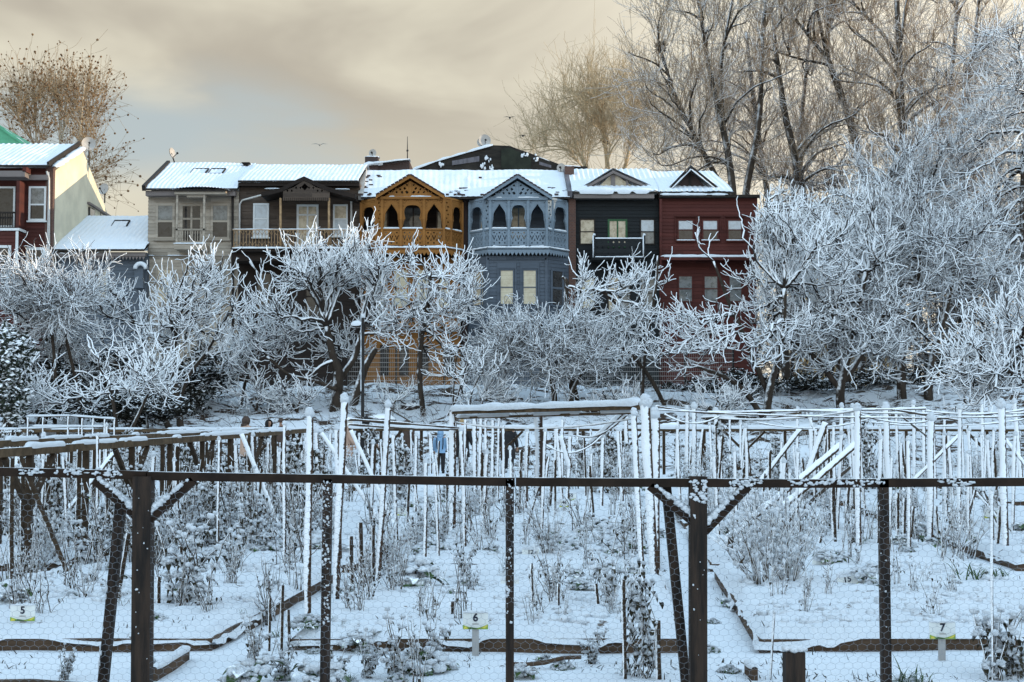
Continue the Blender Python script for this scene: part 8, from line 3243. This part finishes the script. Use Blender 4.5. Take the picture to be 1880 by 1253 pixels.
def person(px, foot_Y, height, face, coat, hood, label, arms=.12, pants='coat_dark', hooded=True, lean=0.0, long=False, pack=False, skin_face=True):
    """A standing figure. face: heading in radians, 0 looks away from the camera, pi at it."""
    s = height / 1.72
    x = XP(px, foot_Y)
    z = float(terrain(x, foot_Y))
    root = empty('person', (x, foot_Y, z), label, 'person')
    ca, sa = math.cos(face), math.sin(face)

    def T(p):
        # local: x right, y forward, z up
        X, Y_, Z = p[0] * s, (p[1] + lean * max(0, p[2] - .9)) * s, p[2] * s
        return (X * ca + Y_ * sa, -X * sa + Y_ * ca, Z)
    bones = [((0, 0, .95), .13, -1), ((0, .0, 1.12), .12, 0), ((0, -.01, 1.30), .14, 1), ((0, -.01, 1.44), .06, 2), ((0, .01, 1.50), .062, 3), ((0, .02, 1.58), .092, 4), ((0, .015, 1.68), .072, 5), ((0, .115, 1.575), .018, 5)]
    for sd in (-1, 1):
        k = len(bones)
        bones += [((sd * .17, -.01, 1.38), .065, 2), ((sd * (.17 + arms * .6), .0, 1.13), .046, k), ((sd * (.17 + arms), .10, .90), .034, k + 1), ((sd * (.17 + arms), .14, .83), .032, k + 2)]
        h = k + 3
        for q in range(4):
            bones += [((sd * (.145 + arms + q * .018), .165 + (.008 if q in (1, 2) else 0), .765), .010, h), ((sd * (.145 + arms + q * .018), .150, .725 + abs(q - 1) * .008), .008, len(bones))]
        bones += [((sd * (.135 + arms), .175, .81), .010, h)]
        k = len(bones)
        bones += [((sd * .09, 0, .88), .095, 0), ((sd * .10, .02, .50), .066, k), ((sd * .10, -.01, .10), .045, k + 1), ((sd * .11, .12, .04), .038, k + 2)]
    me = bpy.data.meshes.new('body')
    me.from_pydata([T(b[0]) for b in bones], [(i, b[2]) for i, b in enumerate(bones) if b[2] >= 0], [])
    ob = bpy.data.objects.new('body', me)
    COL.objects.link(ob)
    md = ob.modifiers.new('skin', 'SKIN')
    for i, b in enumerate(bones):
        me.skin_vertices[0].data[i].radius = (b[1] * s, b[1] * s)
    me.skin_vertices[0].data[0].use_root = True
    ss = ob.modifiers.new('sub', 'SUBSURF')
    ss.levels = ss.render_levels = 1
    dg = bpy.context.evaluated_depsgraph_get()
    m2 = bpy.data.meshes.new_from_object(ob.evaluated_get(dg))
    bpy.data.objects.remove(ob)
    m2.name = 'body'
    m2.materials.clear()
    m2.materials.append(M['skin'])
    for p_ in m2.polygons:
        p_.use_smooth = True
    o = bpy.data.objects.new('body', m2)
    COL.objects.link(o)
    o.parent = root
    # eyes and mouth

    def TW(p):
        q = T(p)
        return np.array([q[0] + x, q[1] + foot_Y, q[2] + z])
    mb = MB()
    mb.lumps([TW((-.034, .098, 1.60)), TW((.034, .098, 1.60))], [.011 * s] * 2, np.random.RandomState(0), 0, 0)
    mb.lumps([TW((0, .10, 1.535))], [(.022 * s, .01 * s, .006 * s)], np.random.RandomState(0), 0, 0)
    mb.build('face_features', M['hair'], root)

    def loft(sections, n=16):
        V = np.zeros((len(sections), n + 1, 3))
        for i, (c, rx, ry) in enumerate(sections):
            for j in range(n + 1):
                a = j / n * 2 * math.pi
                V[i, j] = TW((c[0] + rx * math.cos(a), c[1] + ry * math.sin(a), c[2]))
        return V
    # coat with quilted rings, sleeves
    mb = MB()
    hem = .50 if long else .80
    zs = np.linspace(hem, 1.47, 30)
    sec = []
    for zz in zs:
        t = (zz - hem) / (1.47 - hem)
        rx = np.interp(zz, [hem, .95, 1.15, 1.36, 1.43, 1.47], [.205 if not long else .24, .195, .19, .215, .13, .075])
        ry = np.interp(zz, [hem, .95, 1.15, 1.36, 1.43, 1.47], [.16, .155, .15, .145, .11, .08])
        puff = 1 + (.035 * abs(math.sin(zz * 34)) if not long else .008 * math.sin(zz * 20))
        sec.append(((0, .0, zz), rx * puff, ry * puff))
    mb.grid(loft(sec))
    mb.grid(loft([((0, 0, hem), .205 if not long else .24, .16), ((0, 0, hem + .02), .02, .02)]))
    for sd in (-1, 1):
        P = [TW((sd * .165, 0, 1.385)), TW((sd * (.19 + arms * .3), 0, 1.26)), TW((sd * (.17 + arms * .62), .0, 1.13)), TW((sd * (.17 + arms * .85), .06, 1.0)), TW((sd * (.17 + arms), .10, .89))]
        mb.tubes(np.array(P), np.array([.085, .078, .07, .064, .055]) * s, 12)
    mb.build('coat', M[coat], root)
    # trousers
    mb = MB()
    for sd in (-1, 1):
        P = [TW((sd * .085, 0, .90)), TW((sd * .10, .015, .70)), TW((sd * .10, .02, .50)), TW((sd * .10, .0, .28)), TW((sd * .10, -.01, .09))]
        mb.tubes(np.array(P), np.array([.115, .10, .085, .075, .065]) * s, 12)
    mb.build('trousers', M[pants], root)
    mb = MB()
    for sd in (-1, 1):
        mb.lumps([TW((sd * .105, .05, .05))], np.array([(.06 * s, .13 * s if abs(ca) > .7 else .06 * s, .055 * s)]), np.random.RandomState(2), 0, 0)
    mb.build('boots', M['coat_dark'], root)
    # hood, cap or scarf: open at the face
    mb = MB()
    if hooded:
        n, k = 18, 12
        V = np.zeros((k + 1, n + 1, 3))
        for i in range(k + 1):
            th = math.radians(8 + 150 * i / k)
            for j in range(n + 1):
                ph = math.radians(40 + 280 * j / n) - math.pi / 2 + math.pi
                ph = math.radians(130 + 280 * j / n)
                V[i, j] = TW((.125 * math.sin(th) * math.cos(ph), .01 + .135 * math.sin(th) * math.sin(ph), 1.575 + .155 * math.cos(th)))
        mb.grid(V)
        mb.tubes(np.array([TW((-.11, -.03, 1.46)), TW((0, -.12, 1.45)), TW((.11, -.03, 1.46))]), np.array([.045, .055, .045]) * s, 8)
    else:
        n, k = 18, 8
        V = np.zeros((k + 1, n + 1, 3))
        for i in range(k + 1):
            th = math.radians(4 + 86 * i / k)
            for j in range(n + 1):
                ph = j / n * 2 * math.pi
                V[i, j] = TW((.104 * math.sin(th) * math.cos(ph), .015 + .116 * math.sin(th) * math.sin(ph), 1.615 + .125 * math.cos(th)))
        mb.grid(V)
        mb.tubes(np.array([TW((.106 * math.cos(a), .015 + .118 * math.sin(a), 1.615)) for a in np.linspace(0, 6.283, 15)]), np.full(15, .018 * s), 6)
    mb.build('hood' if hooded else 'cap', M[hood], root)
    if pack:
        mb = MB()
        mb.tubes(np.array([TW((-.12, -.12, 1.40)), TW((-.13, -.16, 1.15)), TW((-.10, -.14, .95))]), np.full(3, .02 * s), 6)
        mb.tubes(np.array([TW((.12, -.12, 1.40)), TW((.13, -.16, 1.15)), TW((.10, -.14, .95))]), np.full(3, .02 * s), 6)
        mb.build('straps', M['coat_dark'], root)
    return root


person(809, 41.5, 1.28, .12, 'coat_blue', 'coat_blue', 'child in a pale blue hooded jacket seen from behind among the poles', arms=.10, pack=True)
person(640, 41.0, 1.64, 1.2, 'coat_beige', 'scarf_white', 'person in a long beige coat and a white headscarf behind the tall poles', long=True)
person(452, 42.0, 1.66, .9, 'coat_beige', 'coat_brown', 'person with a dark hood and a pale coat behind the left trellis', long=True)
person(494, 42.6, 1.58, 2.4, 'coat_dark', 'coat_dark', 'person in dark clothing, head low, standing left of the grey capped one')
person(517, 41.6, 1.60, 2.9, 'coat_brown', 'coat_brown', 'person in a brown coat wearing a brown cap behind the left trellis end', hooded=False)
person(672, 42.2, 1.66, .3, 'coat_dark', 'coat_dark', 'person in black standing right of the one in the white headscarf', arms=.16)
person(747, 42.6, 1.56, .2, 'coat_brown', 'coat_brown', 'person in a dark brown coat left of the child in blue', long=True)
person(850, 42.0, 1.60, .4, 'coat_dark', 'cap_ochre', 'person in a black coat with an ochre cap right of the child in blue', hooded=False, long=True)
person(934, 42.4, 1.50, .0, 'coat_dark', 'coat_dark', 'dark dressed person under the middle trellis', long=True)


def gull(px, py, Y, span, label, mat='gull', flap=.35):
    c = W(px, py, Y)
    mb = MB()
    mb.tubes(np.array([c + (0, -.22, 0), c + (0, -.1, .01), c + (0, .1, 0), c + (0, .28, .01)]), np.array([.03, .07, .06, .02]), 8)
    for s in (-1, 1):
        V = np.array([[c + (0, -.10, .03), c + (0, .08, .03)], [c + (s * span * .22, -.12, .03 + flap * span * .2), c + (s * span * .22, .06, .02 + flap * span * .2)], [c + (s * span * .5, .0, .03 + flap * span * .12), c + (s * span * .5, .03, .03 + flap * span * .12)]])
        mb.grid(V)
    o = mb.build('bird', M[mat], loc=c)
    tag(o, label, 'bird')


gull(587, 267, 110, 1.3, 'small gull gliding in the cloudy sky above the brown house')
gull(936, 217, 100, .9, 'dark bird flying at the left fringe of the golden plane tree', 'hair')
gull(960, 250, 100, .5, 'tiny dark bird perched low in the golden plane tree', 'hair', .1)
for i, (px, py, Y, r_) in enumerate(((1213, 86, 88, .28), (1228, 150, 88, .16), (1112, 262, 104, .18))):
    c = W(px, py, Y)
    rg = np.random.RandomState(i)
    n = 90
    a = rg.randn(n, 3)
    a /= np.linalg.norm(a, axis=1, keepdims=True)
    b_ = rg.randn(n, 3) * .5
    P = np.stack([c + a * r_ * .8 - b_ * r_, c + a * r_, c + a * r_ * .8 + b_ * r_], 1)
    mb = MB()
    mb.tubes(P, np.full((n, 3), .02), 4)
    mb.lumps([c], [r_ * .8], rg)
    o = mb.build('bird_nest', M['dark_trim'], loc=c)
    tag(o, ['dark bird nest high at the edge of the tall bare plane tree', 'smaller dark nest below the high nest in the tall plane tree', 'small dark nest in the golden plane tree'][i], 'nest')
